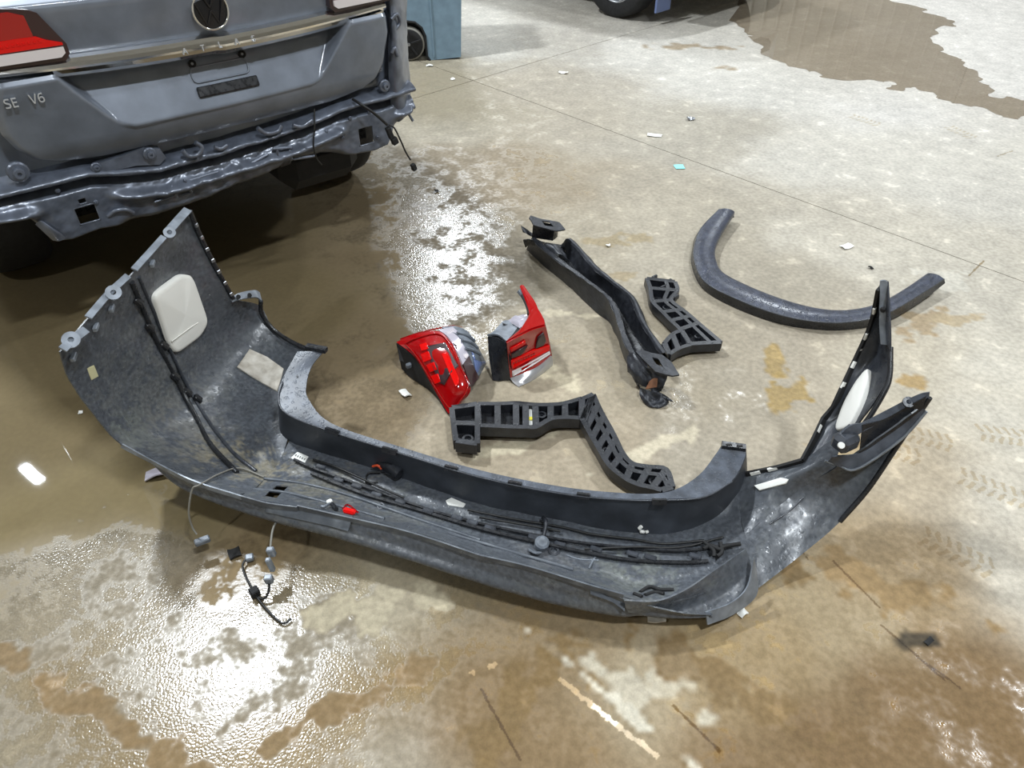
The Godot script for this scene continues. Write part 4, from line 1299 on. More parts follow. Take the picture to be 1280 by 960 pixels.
func bumper() -> void:
	var t := thing("bumper_cover", "large black bumper cover lying on its face, dusty hollow inside up, tall ends standing", "bumper")
	# the outer shell, thin sheet of plastic
	var wing := [[Vector3(-1.096, 0.6, -1.432), Vector3(-1.082, 0.61, -1.541), Vector3(-1.055, 0.62, -1.655), Vector3(-1.029, 0.63, -1.771), Vector3(-1.006, 0.64, -1.918), Vector3(-0.987, 0.65, -2.078)],
		[Vector3(-1.126, 0.5, -1.455), Vector3(-1.1, 0.5, -1.562), Vector3(-1.081, 0.49, -1.692), Vector3(-1.048, 0.49, -1.812), Vector3(-1.031, 0.49, -1.979), Vector3(-0.974, 0.53, -2.081)],
		[Vector3(-1.123, 0.41, -1.466), Vector3(-1.107, 0.38, -1.608), Vector3(-1.076, 0.37, -1.723), Vector3(-1.051, 0.36, -1.857), Vector3(-1.019, 0.37, -1.991), Vector3(-0.96, 0.42, -2.094)],
		[Vector3(-1.111, 0.32, -1.476), Vector3(-1.1, 0.28, -1.62), Vector3(-1.071, 0.26, -1.746), Vector3(-1.04, 0.25, -1.879), Vector3(-1.01, 0.25, -2.027), Vector3(-0.945, 0.31, -2.11)],
		[Vector3(-1.087, 0.25, -1.476), Vector3(-1.076, 0.2, -1.611), Vector3(-1.053, 0.17, -1.746), Vector3(-1.027, 0.15, -1.896), Vector3(-0.981, 0.15, -2.054), Vector3(-0.901, 0.21, -2.21)],
		[Vector3(-1.028, 0.21, -1.463), Vector3(-1.016, 0.15, -1.581), Vector3(-0.993, 0.11, -1.719), Vector3(-0.957, 0.09, -1.877), Vector3(-0.91, 0.09, -2.049), Vector3(-0.857, 0.14, -2.171)],
		[Vector3(-0.879, 0.185, -1.395), Vector3(-0.883, 0.11, -1.502), Vector3(-0.873, 0.07, -1.617), Vector3(-0.848, 0.055, -1.74), Vector3(-0.829, 0.055, -1.918), Vector3(-0.8, 0.1, -2.153)],
		[Vector3(-0.74, 0.165, -1.355), Vector3(-0.737, 0.1, -1.437), Vector3(-0.737, 0.06, -1.511), Vector3(-0.723, 0.05, -1.559), Vector3(-0.714, 0.04, -1.647), Vector3(-0.713, 0.1, -2.092)]]
	put(sheet(wing, 15, 18, 0.004, {}, 0.006, 5.0, soil_at), "corner_panel", mats.soiled, t)
	var trough := [[Vector3(-0.74, 0.165, -1.355), Vector3(-0.66, 0.16, -1.337), Vector3(-0.498, 0.155, -1.31), Vector3(-0.271, 0.15, -1.247), Vector3(0.006, 0.145, -1.146), Vector3(0.192, 0.135, -1.094), Vector3(0.285, 0.12, -1.063), Vector3(0.397, 0.1, -1.067), Vector3(0.534, 0.07, -1.127), Vector3(0.647, 0.05, -1.191)],
		[Vector3(-0.737, 0.1, -1.437), Vector3(-0.672, 0.08, -1.455), Vector3(-0.493, 0.07, -1.415), Vector3(-0.269, 0.065, -1.349), Vector3(0.011, 0.06, -1.248), Vector3(0.212, 0.05, -1.188), Vector3(0.333, 0.05, -1.141), Vector3(0.461, 0.05, -1.158), Vector3(0.564, 0.05, -1.198), Vector3(0.658, 0.05, -1.235)],
		[Vector3(-0.737, 0.06, -1.511), Vector3(-0.658, 0.05, -1.52), Vector3(-0.474, 0.045, -1.486), Vector3(-0.242, 0.04, -1.411), Vector3(0.022, 0.04, -1.313), Vector3(0.228, 0.04, -1.242), Vector3(0.354, 0.04, -1.211), Vector3(0.473, 0.04, -1.216), Vector3(0.575, 0.045, -1.246), Vector3(0.654, 0.055, -1.268)],
		[Vector3(-0.723, 0.05, -1.559), Vector3(-0.639, 0.045, -1.574), Vector3(-0.445, 0.045, -1.531), Vector3(-0.223, 0.04, -1.453), Vector3(0.034, 0.04, -1.361), Vector3(0.243, 0.04, -1.285), Vector3(0.371, 0.04, -1.258), Vector3(0.486, 0.04, -1.263), Vector3(0.573, 0.045, -1.287), Vector3(0.644, 0.06, -1.302)],
		[Vector3(-0.714, 0.04, -1.647), Vector3(-0.617, 0.035, -1.663), Vector3(-0.425, 0.035, -1.583), Vector3(-0.173, 0.03, -1.481), Vector3(0.046, 0.03, -1.413), Vector3(0.272, 0.03, -1.349), Vector3(0.428, 0.03, -1.332), Vector3(0.547, 0.03, -1.363), Vector3(0.619, 0.04, -1.39), Vector3(0.649, 0.06, -1.388)],
		[Vector3(-0.699, 0.04, -1.775), Vector3(-0.593, 0.03, -1.729), Vector3(-0.413, 0.03, -1.64), Vector3(-0.169, 0.03, -1.538), Vector3(0.059, 0.03, -1.462), Vector3(0.288, 0.03, -1.398), Vector3(0.436, 0.03, -1.384), Vector3(0.544, 0.04, -1.42), Vector3(0.603, 0.06, -1.442), Vector3(0.655, 0.09, -1.467)]]
	# square opening beside the near lip
	var window := {}
	for i in range(4, 16):
		for j in range(16, 22):
			window[Vector2i(i, j)] = 1
	put(sheet(trough, 12, 20, 0.004, window, 0.004, 9.0, soil_at), "centre_panel", mats.soiled, t)
	put(sheet([[Vector3(-1.087, 0.25, -1.476), Vector3(-1.028, 0.21, -1.463), Vector3(-0.879, 0.185, -1.395), Vector3(-0.74, 0.165, -1.355), Vector3(-0.498, 0.155, -1.31), Vector3(-0.271, 0.15, -1.247), Vector3(0.006, 0.145, -1.146), Vector3(0.192, 0.135, -1.094), Vector3(0.285, 0.12, -1.058), Vector3(0.414, 0.09, -1.044), Vector3(0.498, 0.07, -1.05)],
		[Vector3(-1.086, 0.245, -1.475), Vector3(-1.028, 0.2, -1.466), Vector3(-0.901, 0.15, -1.407), Vector3(-0.719, 0.135, -1.341), Vector3(-0.485, 0.125, -1.286), Vector3(-0.261, 0.115, -1.222), Vector3(0.028, 0.105, -1.122), Vector3(0.225, 0.095, -1.075), Vector3(0.304, 0.085, -1.059), Vector3(0.414, 0.07, -1.05), Vector3(0.501, 0.06, -1.057)],
		[Vector3(-1.085, 0.235, -1.482), Vector3(-1.027, 0.185, -1.475), Vector3(-0.922, 0.12, -1.419), Vector3(-0.707, 0.1, -1.34), Vector3(-0.476, 0.09, -1.273), Vector3(-0.253, 0.08, -1.202), Vector3(0.049, 0.065, -1.102), Vector3(0.258, 0.05, -1.063), Vector3(0.323, 0.05, -1.063), Vector3(0.413, 0.05, -1.059), Vector3(0.504, 0.05, -1.063)],
		[Vector3(-1.094, 0.15, -1.555), Vector3(-1.032, 0.1, -1.538), Vector3(-0.915, 0.04, -1.529), Vector3(-0.722, 0.012, -1.459), Vector3(-0.5, 0.008, -1.402), Vector3(-0.26, 0.008, -1.329), Vector3(0.054, 0.008, -1.221), Vector3(0.277, 0.008, -1.17), Vector3(0.35, 0.008, -1.158), Vector3(0.448, 0.008, -1.17), Vector3(0.535, 0.01, -1.181)]], 8, 16, 0.004, {}, 0.002, 7.0, soil_at), "outer_skin", mats.soiled, t)
	put(sheet([[Vector3(0.273, 0.13, -1.051), Vector3(0.364, 0.12, -1.06), Vector3(0.443, 0.12, -1.097), Vector3(0.525, 0.12, -1.153), Vector3(0.607, 0.13, -1.205)],
		[Vector3(0.279, 0.105, -1.05), Vector3(0.37, 0.085, -1.059), Vector3(0.457, 0.065, -1.086), Vector3(0.547, 0.065, -1.123), Vector3(0.621, 0.09, -1.169)],
		[Vector3(0.288, 0.08, -1.051), Vector3(0.373, 0.06, -1.057), Vector3(0.445, 0.055, -1.055), Vector3(0.504, 0.05, -1.061), Vector3(0.609, 0.05, -1.115)]], 8, 12, 0.005, {}, 0.003, 9.0, soil_at), "torn_flap", mats.soiled, t)
	put(sheet([[Vector3(0.654, 0.015, -1.165), Vector3(0.779, 0.05, -1.243), Vector3(0.899, 0.1, -1.32), Vector3(0.955, 0.2, -1.347), Vector3(0.998, 0.33, -1.374), Vector3(1.026, 0.5, -1.378)],
		[Vector3(0.651, 0.045, -1.228), Vector3(0.756, 0.08, -1.3), Vector3(0.859, 0.13, -1.357), Vector3(0.931, 0.22, -1.387), Vector3(0.979, 0.34, -1.399), Vector3(1.017, 0.47, -1.379)],
		[Vector3(0.644, 0.06, -1.302), Vector3(0.722, 0.1, -1.354), Vector3(0.798, 0.15, -1.392), Vector3(0.868, 0.25, -1.385), Vector3(0.924, 0.36, -1.367), Vector3(0.994, 0.455, -1.369)]], 16, 12, 0.004, {}, 0.005, 6.0, soil_at), "crumpled_corner", mats.soiled, t)
	put(sheet([[Vector3(0.644, 0.06, -1.302), Vector3(0.722, 0.1, -1.354), Vector3(0.798, 0.15, -1.392), Vector3(0.868, 0.25, -1.385)],
		[Vector3(0.649, 0.06, -1.388), Vector3(0.707, 0.12, -1.401), Vector3(0.774, 0.18, -1.409), Vector3(0.869, 0.27, -1.398)],
		[Vector3(0.655, 0.09, -1.467), Vector3(0.722, 0.14, -1.446), Vector3(0.798, 0.2, -1.432), Vector3(0.879, 0.3, -1.416)],
		[Vector3(0.677, 0.11, -1.49), Vector3(0.743, 0.15, -1.474), Vector3(0.814, 0.21, -1.45), Vector3(0.902, 0.34, -1.454)]], 10, 12, 0.004, {}, 0.006, 8.0, soil_at), "crumpled_corner", mats.soiled, t)
	put(sheet([[Vector3(0.798, 0.2, -1.432), Vector3(0.852, 0.24, -1.427), Vector3(0.888, 0.29, -1.414)],
		[Vector3(0.847, 0.24, -1.496), Vector3(0.893, 0.28, -1.486), Vector3(0.925, 0.35, -1.45)],
		[Vector3(0.88, 0.28, -1.535), Vector3(0.928, 0.32, -1.524), Vector3(0.945, 0.41, -1.456)],
		[Vector3(0.913, 0.34, -1.562), Vector3(0.954, 0.39, -1.534), Vector3(0.976, 0.48, -1.486)],
		[Vector3(0.949, 0.44, -1.611), Vector3(0.986, 0.46, -1.596), Vector3(0.978, 0.52, -1.519)],
		[Vector3(0.966, 0.54, -1.633), Vector3(0.975, 0.56, -1.605), Vector3(0.965, 0.59, -1.545)],
		[Vector3(0.95, 0.67, -1.638), Vector3(0.952, 0.68, -1.63), Vector3(0.955, 0.685, -1.614)]], 5, 6, 0.004), "corner_panel", mats.plastic, t)
	# broken pale shard under the flap
	put(sheet([[Vector3(0.483, 0.07, -1.057), Vector3(0.555, 0.065, -1.088), Vector3(0.6, 0.085, -1.122), Vector3(0.617, 0.14, -1.172)], [Vector3(0.489, 0.04, -1.04), Vector3(0.563, 0.03, -1.076), Vector3(0.629, 0.05, -1.119), Vector3(0.629, 0.1, -1.162)]], 4, 5, 0.004), "broken_shard", mats.painted_edge, t).set_meta("label", "pale broken shard hanging under the torn flap")
	# second lip turned in along the near edge, with a torn stretch
	for a in [[Vector3(-1.076, 0.252, -1.462), Vector3(-1.018, 0.213, -1.451), Vector3(-0.874, 0.19, -1.385), Vector3(-0.732, 0.17, -1.345)], [Vector3(-0.732, 0.17, -1.345), Vector3(-0.656, 0.165, -1.324), Vector3(-0.575, 0.162, -1.313)], [Vector3(-0.576, 0.162, -1.318), Vector3(-0.468, 0.16, -1.289), Vector3(-0.269, 0.155, -1.235), Vector3(-0.081, 0.152, -1.163)], [Vector3(-0.081, 0.152, -1.163), Vector3(0.04, 0.15, -1.131), Vector3(0.191, 0.14, -1.083), Vector3(0.273, 0.13, -1.063)]]:
		var st := start()
		ribbon(st, curve(a, 6), 0.004, 0.016, Vector3.UP)
		put(st, "edge_lip", mats.painted_edge if a[0].x < -0.9 else mats.dusty, t)
	put(sheet([[Vector3(-0.66, 0.163, -1.339), Vector3(-0.514, 0.159, -1.316), Vector3(-0.424, 0.156, -1.294)], [Vector3(-0.667, 0.135, -1.324), Vector3(-0.524, 0.13, -1.29), Vector3(-0.434, 0.13, -1.263)]], 3, 5, 0.004, {}, 0.004, 20.0), "torn_lip", mats.dusty, t)
	put(sheet([[Vector3(0.193, 0.138, -1.096), Vector3(0.244, 0.124, -1.087), Vector3(0.279, 0.113, -1.081)], [Vector3(0.194, 0.115, -1.078), Vector3(0.245, 0.105, -1.064), Vector3(0.278, 0.09, -1.046)]], 3, 5, 0.004, {}, 0.004, 20.0), "torn_lip", mats.dusty, t)
	# lower valance: upright wall with a flange that widens at both ends
	put(sheet([[Vector3(-0.745, 0.06, -1.998), Vector3(-0.75, 0.05, -1.823), Vector3(-0.75, 0.045, -1.751), Vector3(-0.708, 0.04, -1.697), Vector3(-0.603, 0.035, -1.652), Vector3(-0.353, 0.03, -1.551), Vector3(-0.101, 0.03, -1.443), Vector3(0.131, 0.03, -1.384), Vector3(0.305, 0.03, -1.343), Vector3(0.439, 0.03, -1.335), Vector3(0.561, 0.03, -1.378), Vector3(0.649, 0.04, -1.441), Vector3(0.678, 0.07, -1.47), Vector3(0.688, 0.09, -1.499)],
		[Vector3(-0.718, 0.15, -1.951), Vector3(-0.737, 0.13, -1.811), Vector3(-0.734, 0.12, -1.738), Vector3(-0.697, 0.11, -1.686), Vector3(-0.589, 0.1, -1.639), Vector3(-0.339, 0.09, -1.544), Vector3(-0.094, 0.09, -1.443), Vector3(0.133, 0.09, -1.383), Vector3(0.307, 0.09, -1.351), Vector3(0.44, 0.09, -1.345), Vector3(0.546, 0.095, -1.37), Vector3(0.631, 0.105, -1.426), Vector3(0.668, 0.125, -1.476), Vector3(0.679, 0.14, -1.506)],
		[Vector3(-0.69, 0.24, -1.9), Vector3(-0.72, 0.21, -1.795), Vector3(-0.719, 0.195, -1.725), Vector3(-0.683, 0.185, -1.67), Vector3(-0.575, 0.17, -1.622), Vector3(-0.326, 0.155, -1.53), Vector3(-0.09, 0.15, -1.44), Vector3(0.132, 0.15, -1.38), Vector3(0.305, 0.155, -1.352), Vector3(0.435, 0.16, -1.348), Vector3(0.527, 0.165, -1.355), Vector3(0.609, 0.17, -1.406), Vector3(0.657, 0.18, -1.476), Vector3(0.667, 0.19, -1.508)]], 4, 6, 0.004), "valance_wall", mats.wall_plastic, t)
	put(sheet([[Vector3(-0.69, 0.24, -1.9), Vector3(-0.72, 0.21, -1.795), Vector3(-0.719, 0.195, -1.725), Vector3(-0.683, 0.185, -1.67), Vector3(-0.575, 0.17, -1.622), Vector3(-0.326, 0.155, -1.53), Vector3(-0.09, 0.15, -1.44), Vector3(0.132, 0.15, -1.38), Vector3(0.305, 0.155, -1.352), Vector3(0.435, 0.16, -1.348), Vector3(0.527, 0.165, -1.355), Vector3(0.609, 0.17, -1.406), Vector3(0.657, 0.18, -1.476), Vector3(0.667, 0.19, -1.508)],
		[Vector3(-0.643, 0.243, -1.9), Vector3(-0.677, 0.216, -1.824), Vector3(-0.679, 0.2, -1.749), Vector3(-0.653, 0.19, -1.69), Vector3(-0.556, 0.173, -1.626), Vector3(-0.322, 0.157, -1.538), Vector3(-0.088, 0.151, -1.45), Vector3(0.135, 0.151, -1.389), Vector3(0.306, 0.156, -1.362), Vector3(0.419, 0.16, -1.358), Vector3(0.497, 0.165, -1.371), Vector3(0.57, 0.171, -1.419), Vector3(0.618, 0.18, -1.484), Vector3(0.635, 0.19, -1.516)],
		[Vector3(-0.6, 0.245, -1.906), Vector3(-0.637, 0.22, -1.851), Vector3(-0.641, 0.205, -1.774), Vector3(-0.623, 0.195, -1.717), Vector3(-0.539, 0.175, -1.631), Vector3(-0.318, 0.158, -1.546), Vector3(-0.086, 0.152, -1.46), Vector3(0.138, 0.152, -1.399), Vector3(0.307, 0.157, -1.371), Vector3(0.405, 0.16, -1.368), Vector3(0.467, 0.165, -1.387), Vector3(0.528, 0.172, -1.432), Vector3(0.577, 0.18, -1.492), Vector3(0.602, 0.19, -1.524)]], 3, 6, 0.005), "valance_flange", mats.wet_plastic, t)
	line(t, "valance_bead", [Vector3(-0.717, 0.213, -1.784), Vector3(-0.716, 0.198, -1.718), Vector3(-0.681, 0.188, -1.663), Vector3(-0.573, 0.172, -1.617), Vector3(-0.325, 0.157, -1.525), Vector3(-0.09, 0.152, -1.435), Vector3(0.132, 0.152, -1.375), Vector3(0.305, 0.157, -1.348), Vector3(0.434, 0.162, -1.343), Vector3(0.526, 0.167, -1.351), Vector3(0.608, 0.172, -1.401)], 0.0028, mats.plastic)
	for a in [[Vector3(-0.556, 0.17, -1.612), Vector3(-0.513, 0.168, -1.597)], [Vector3(-0.379, 0.158, -1.543), Vector3(-0.335, 0.157, -1.528)], [Vector3(-0.192, 0.152, -1.475), Vector3(-0.155, 0.152, -1.463)], [Vector3(-0.011, 0.151, -1.415), Vector3(0.027, 0.151, -1.406)], [Vector3(0.178, 0.152, -1.37), Vector3(0.213, 0.153, -1.363)], [Vector3(0.38, 0.158, -1.341), Vector3(0.419, 0.159, -1.34)]]:
		var st := start()
		ribbon(st, a, 0.016, 0.010, Vector3(0, 0.35, 1).normalized())
		put(st, "snap_slot", mats.black, t)
	for a in [[Vector3(-0.663, 0.25, -1.917), Vector3(-0.595, 0.25, -1.896)], [Vector3(0.601, 0.195, -1.522), Vector3(0.667, 0.195, -1.509)]]:
		var st := start()
		ribbon(st, a, 0.02, 0.014, Vector3.UP)
		var e := put(st, "end_tab", mats.black, t)
		for f in [0.28, 0.72]:
			st = start()
			bx(st, Transform3D(Basis(), a[0].lerp(a[1], f) + Vector3(0, 0.006, 0.003)), Vector3(0.018, 0.006, 0.01), 0.002)
			put(st, "tab_hole", mats.rubber, e)
	line(t, "valance_clip", [Vector3(-0.668, 0.212, -1.845), Vector3(-0.676, 0.212, -1.813), Vector3(-0.669, 0.208, -1.802), Vector3(-0.66, 0.21, -1.831)], 0.004, mats.black)
	# painted edge with its fixing tabs, left end
	for a in [[[Vector3(-1.084, 0.61, -1.428), Vector3(-1.074, 0.612, -1.467), Vector3(-1.057, 0.616, -1.502)], .021], [[Vector3(-1.071, 0.62, -1.548), Vector3(-1.061, 0.624, -1.649), Vector3(-1.046, 0.63, -1.694), Vector3(-1.037, 0.632, -1.727)], .018], [[Vector3(-1.031, 0.634, -1.756), Vector3(-1.02, 0.638, -1.831), Vector3(-1.005, 0.645, -1.918)], .018], [[Vector3(-1.002, 0.647, -1.934), Vector3(-0.989, 0.655, -1.997), Vector3(-0.978, 0.66, -2.058)], .024]]:
		var st := start()
		ribbon(st, curve(a[0], 4), a[1], 0.005, Vector3(0.35, 0.75, 0.55).normalized())
		put(st, "painted_edge", mats.painted_edge, t)
	for a in [[Vector3(-1.076, 0.615, -1.46), .021], [Vector3(-1.046, 0.628, -1.65), .020], [Vector3(-0.992, 0.65, -1.933), .017]]:
		var st := start()
		var nn := Vector3(0.35, 0.75, 0.55)
		lathe(st, axis(a[0], nn), [Vector2(0.007, -0.003), Vector2(a[1], -0.003), Vector2(a[1], 0.004), Vector2(0.007, 0.004), Vector2(0.007, -0.003)], 20)
		put(st, "fixing_eye", mats.painted_edge, t)
	for a in [Vector3(-1.059, 0.588, -1.637), Vector3(-1.076, 0.576, -1.568), Vector3(-1.016, 0.609, -1.829), Vector3(-1.098, 0.554, -1.471)]:
		var st := start()
		bx(st, Transform3D(Basis(Vector3.UP, 0.2), a), Vector3(0.012, 0.012, 0.03), 0.002)
		put(st, "edge_clip", mats.painted_edge, t)
	# black slotted strip down the wheel arch edge, left end
	var sl := [Vector3(-0.974, 0.655, -2.058), Vector3(-0.969, 0.54, -2.074), Vector3(-0.956, 0.43, -2.087), Vector3(-0.94, 0.31, -2.105)]
	line(t, "arch_edge", sl, 0.008, mats.black)
	var slc := curve(sl, 5)
	for i in [2, 4, 6, 8, 10, 12, 14]:
		var st := start()
		bar(st, slc[i] + Vector3(0.004, 0.004, 0.004), slc[i].lerp(slc[i + 1], 0.55) + Vector3(0.004, 0.004, 0.004), 0.008, 0.012)
		put(st, "edge_slot", mats.steel, t)
	put(sheet([[Vector3(-0.949, 0.315, -2.102), Vector3(-0.926, 0.31, -2.139), Vector3(-0.887, 0.3, -2.17), Vector3(-0.876, 0.285, -2.178)], [Vector3(-0.943, 0.3, -2.096), Vector3(-0.917, 0.295, -2.123), Vector3(-0.879, 0.285, -2.148), Vector3(-0.863, 0.27, -2.146)]], 3, 4, 0.006), "mounting_tab", mats.painted_edge, t)
	for c in [Vector3(-0.923, 0.312, -2.112), Vector3(-0.893, 0.304, -2.134)]:
		var st := start()
		lathe(st, axis(c, Vector3(0.2, 0.6, 0.6)), [Vector2(0, 0.004), Vector2(0.007, 0.004), Vector2(0.007, -0.004)], 14)
		put(st, "tab_hole", mats.rubber, t)
	line(t, "arch_edge", [Vector3(-0.873, 0.26, -2.166), Vector3(-0.885, 0.2, -2.175), Vector3(-0.853, 0.145, -2.159), Vector3(-0.792, 0.115, -2.128), Vector3(-0.711, 0.105, -2.085)], 0.008, mats.black)
	# ribs moulded inside the left end
	line(t, "rib", [Vector3(-1.036, 0.609, -1.732), Vector3(-1.054, 0.491, -1.766), Vector3(-1.06, 0.359, -1.784), Vector3(-1.051, 0.193, -1.797), Vector3(-0.999, 0.118, -1.733), Vector3(-0.926, 0.093, -1.63), Vector3(-0.814, 0.084, -1.518)], 0.008, mats.black, 6)
	line(t, "rib", [Vector3(-1.031, 0.605, -1.765), Vector3(-1.049, 0.466, -1.804), Vector3(-1.052, 0.301, -1.821), Vector3(-1.029, 0.144, -1.809), Vector3(-0.955, 0.094, -1.722), Vector3(-0.86, 0.07, -1.618), Vector3(-0.769, 0.063, -1.544)], 0.006, mats.plastic, 6)
	for c in [Vector3(-1.047, 0.536, -1.746), Vector3(-1.057, 0.432, -1.77), Vector3(-1.053, 0.341, -1.8), Vector3(-1.05, 0.228, -1.792), Vector3(-1.033, 0.157, -1.796), Vector3(-1.009, 0.128, -1.8)]:
		var st := start()
		bx(st, Transform3D(Basis(Vector3(0.3, 0.2, 0.9).normalized(), 0.5), c), Vector3(0.018, 0.03, 0.022), 0.004)
		put(st, "clip_tower", mats.black, t)
	# pads and stickers
	pad(t, "foam_pad", [Vector3(-1.04, 0.522, -1.803), Vector3(-1.028, 0.485, -1.977), Vector3(-1.014, 0.457, -2.013), Vector3(-1.011, 0.278, -2.014), Vector3(-1.024, 0.26, -1.959), Vector3(-1.05, 0.287, -1.83), Vector3(-1.055, 0.335, -1.815)], 0.014, mats.foam, 5, 0.002).set_meta("label", "white quilted foam pad on the left end")
	line(t, "pad_seam", [Vector3(-1.036, 0.344, -1.817), Vector3(-1.021, 0.333, -1.882), Vector3(-1.008, 0.316, -1.956)], 0.0016, mats.foam)
	pad(t, "felt_patch", [Vector3(-0.946, 0.099, -1.997), Vector3(-0.922, 0.112, -2.082), Vector3(-0.862, 0.089, -2.067), Vector3(-0.794, 0.077, -2.015), Vector3(-0.795, 0.061, -1.915), Vector3(-0.874, 0.068, -1.965)], 0.004, mats.foam_dirty).set_meta("label", "stained white felt patch")
	pad(t, "cream_sticker", [Vector3(-1.112, 0.483, -1.515), Vector3(-1.107, 0.473, -1.54), Vector3(-1.112, 0.431, -1.545), Vector3(-1.116, 0.44, -1.517)], 0.002, mats.cream)
	var lab := pad(t, "barcode_label", [Vector3(-0.684, 0.044, -1.618), Vector3(-0.671, 0.041, -1.646), Vector3(-0.631, 0.042, -1.624), Vector3(-0.639, 0.047, -1.581)], 0.002, mats.sticker)
	for k in 5:
		var a: Vector3 = Vector3(-0.671, 0.047, -1.627)
		var b: Vector3 = Vector3(-0.64, 0.048, -1.608)
		var st := start()
		bx(st, Transform3D(Basis(Vector3.UP, -0.3), a.lerp(b, k / 4.0)), Vector3(0.0016, 0.001, 0.008), 0.0)
		put(st, "barcode_line", mats.rubber, lab)
	pad(t, "white_sticker", [Vector3(-0.194, 0.043, -1.444), Vector3(-0.178, 0.038, -1.46), Vector3(-0.135, 0.041, -1.434), Vector3(-0.141, 0.043, -1.42), Vector3(-0.186, 0.043, -1.429)], 0.002, mats.sticker)
	pad(t, "white_sticker", [Vector3(0.688, 0.121, -1.433), Vector3(0.747, 0.171, -1.417), Vector3(0.761, 0.181, -1.402), Vector3(0.755, 0.171, -1.396), Vector3(0.697, 0.122, -1.414)], 0.002, mats.sticker)
	pad(t, "foam_pad", [Vector3(0.89, 0.283, -1.48), Vector3(0.922, 0.336, -1.538), Vector3(0.949, 0.395, -1.564), Vector3(0.974, 0.435, -1.577), Vector3(0.962, 0.421, -1.533), Vector3(0.935, 0.376, -1.48), Vector3(0.91, 0.328, -1.451)], 0.012, mats.foam, 4, 0.004).set_meta("label", "long white foam pad on the right end")
	# fixing rails, clips and wiring along the middle
	var r1 := [Vector3(-0.669, 0.055, -1.6), Vector3(-0.594, 0.057, -1.557), Vector3(-0.477, 0.056, -1.506), Vector3(-0.325, 0.054, -1.438), Vector3(-0.182, 0.054, -1.379), Vector3(0, 0.051, -1.328), Vector3(0.176, 0.052, -1.287), Vector3(0.35, 0.052, -1.265), Vector3(0.48, 0.052, -1.259), Vector3(0.594, 0.06, -1.272)]
	var r2 := [Vector3(-0.604, 0.055, -1.543), Vector3(-0.445, 0.057, -1.464), Vector3(-0.275, 0.054, -1.403), Vector3(-0.089, 0.053, -1.334), Vector3(0.11, 0.051, -1.277), Vector3(0.303, 0.05, -1.232), Vector3(0.452, 0.049, -1.222), Vector3(0.527, 0.052, -1.225)]
	for r in [[r1, 0.007, 0.008], [r2, 0.009, 0.007]]:
		var st := start()
		ribbon(st, curve(r[0], 6), r[1], r[2], Vector3.UP)
		put(st, "fixing_rail", mats.black, t)
	for c in [Vector3(-0.579, 0.059, -1.565), Vector3(-0.517, 0.056, -1.515), Vector3(-0.459, 0.058, -1.489), Vector3(-0.397, 0.056, -1.457), Vector3(-0.323, 0.058, -1.428), Vector3(-0.24, 0.057, -1.395), Vector3(-0.156, 0.057, -1.371), Vector3(-0.112, 0.055, -1.356), Vector3(-0.062, 0.053, -1.336), Vector3(0.061, 0.054, -1.304), Vector3(0.132, 0.051, -1.281), Vector3(0.229, 0.054, -1.263), Vector3(0.326, 0.054, -1.247), Vector3(0.373, 0.054, -1.236), Vector3(0.494, 0.056, -1.238)]:
		var st := start()
		bx(st, Transform3D(Basis(Vector3.UP, -0.35), c), Vector3(0.034, 0.008, 0.016), 0.003)
		put(st, "rail_clip", mats.plastic, t)
	for a in [[Vector3(-0.611, 0.053, -1.602), Vector3(-0.535, 0.058, -1.566), Vector3(-0.45, 0.061, -1.517), Vector3(-0.379, 0.054, -1.481), Vector3(-0.315, 0.052, -1.448)], [Vector3(-0.127, 0.05, -1.404), Vector3(0, 0.052, -1.37), Vector3(0.136, 0.047, -1.345), Vector3(0.224, 0.049, -1.317), Vector3(0.333, 0.047, -1.302), Vector3(0.419, 0.049, -1.284), Vector3(0.529, 0.053, -1.293)], [Vector3(-0.092, 0.051, -1.376), Vector3(0.045, 0.052, -1.346), Vector3(0.135, 0.052, -1.325)], [Vector3(0.197, 0.051, -1.264), Vector3(0.328, 0.06, -1.265), Vector3(0.461, 0.051, -1.271), Vector3(0.583, 0.06, -1.299)]]:
		line(t, "cable", a, 0.0035, mats.wire)
	for a in [[Vector3(-0.737, 0.064, -1.512), Vector3(-0.617, 0.056, -1.499), Vector3(-0.466, 0.056, -1.45), Vector3(-0.27, 0.063, -1.361), Vector3(-0.087, 0.068, -1.282)], [Vector3(-0.737, 0.11, -1.429), Vector3(-0.639, 0.097, -1.426), Vector3(-0.49, 0.107, -1.372), Vector3(-0.347, 0.118, -1.315)], [Vector3(-0.174, 0.084, -1.293), Vector3(0.001, 0.077, -1.235), Vector3(0.16, 0.076, -1.18)]]:
		line(t, "rib", a, 0.005, mats.dusty)
	line(t, "rib", [Vector3(0.205, 0.047, -1.204), Vector3(0.221, 0.043, -1.237), Vector3(0.241, 0.043, -1.263)], 0.003, mats.painted_edge)
	line(t, "rib", [Vector3(0.148, 0.044, -1.25), Vector3(0.184, 0.043, -1.237), Vector3(0.234, 0.043, -1.234)], 0.002, mats.painted_edge)
	# parking sensor on its pigtail
	var st := start()
	var sa: Vector3 = Vector3(-0.401, 0.064, -1.584)
	var sb: Vector3 = Vector3(-0.334, 0.065, -1.529)
	tube(st, curve([sa, sa.lerp(sb, 0.5) + Vector3(0, 0.006, 0), sb], 3), 0.019, 10)
	put(st, "sensor", mats.steel_black, t)
	line(t, "sensor_wire", [Vector3(-0.422, 0.06, -1.566), Vector3(-0.405, 0.07, -1.56), Vector3(-0.394, 0.06, -1.556)], 0.004, mats.orange)
	line(t, "sensor_wire", [Vector3(-0.397, 0.05, -1.552), Vector3(-0.434, 0.05, -1.546), Vector3(-0.433, 0.05, -1.507), Vector3(-0.401, 0.05, -1.513)], 0.003, mats.wire)
	st = start()
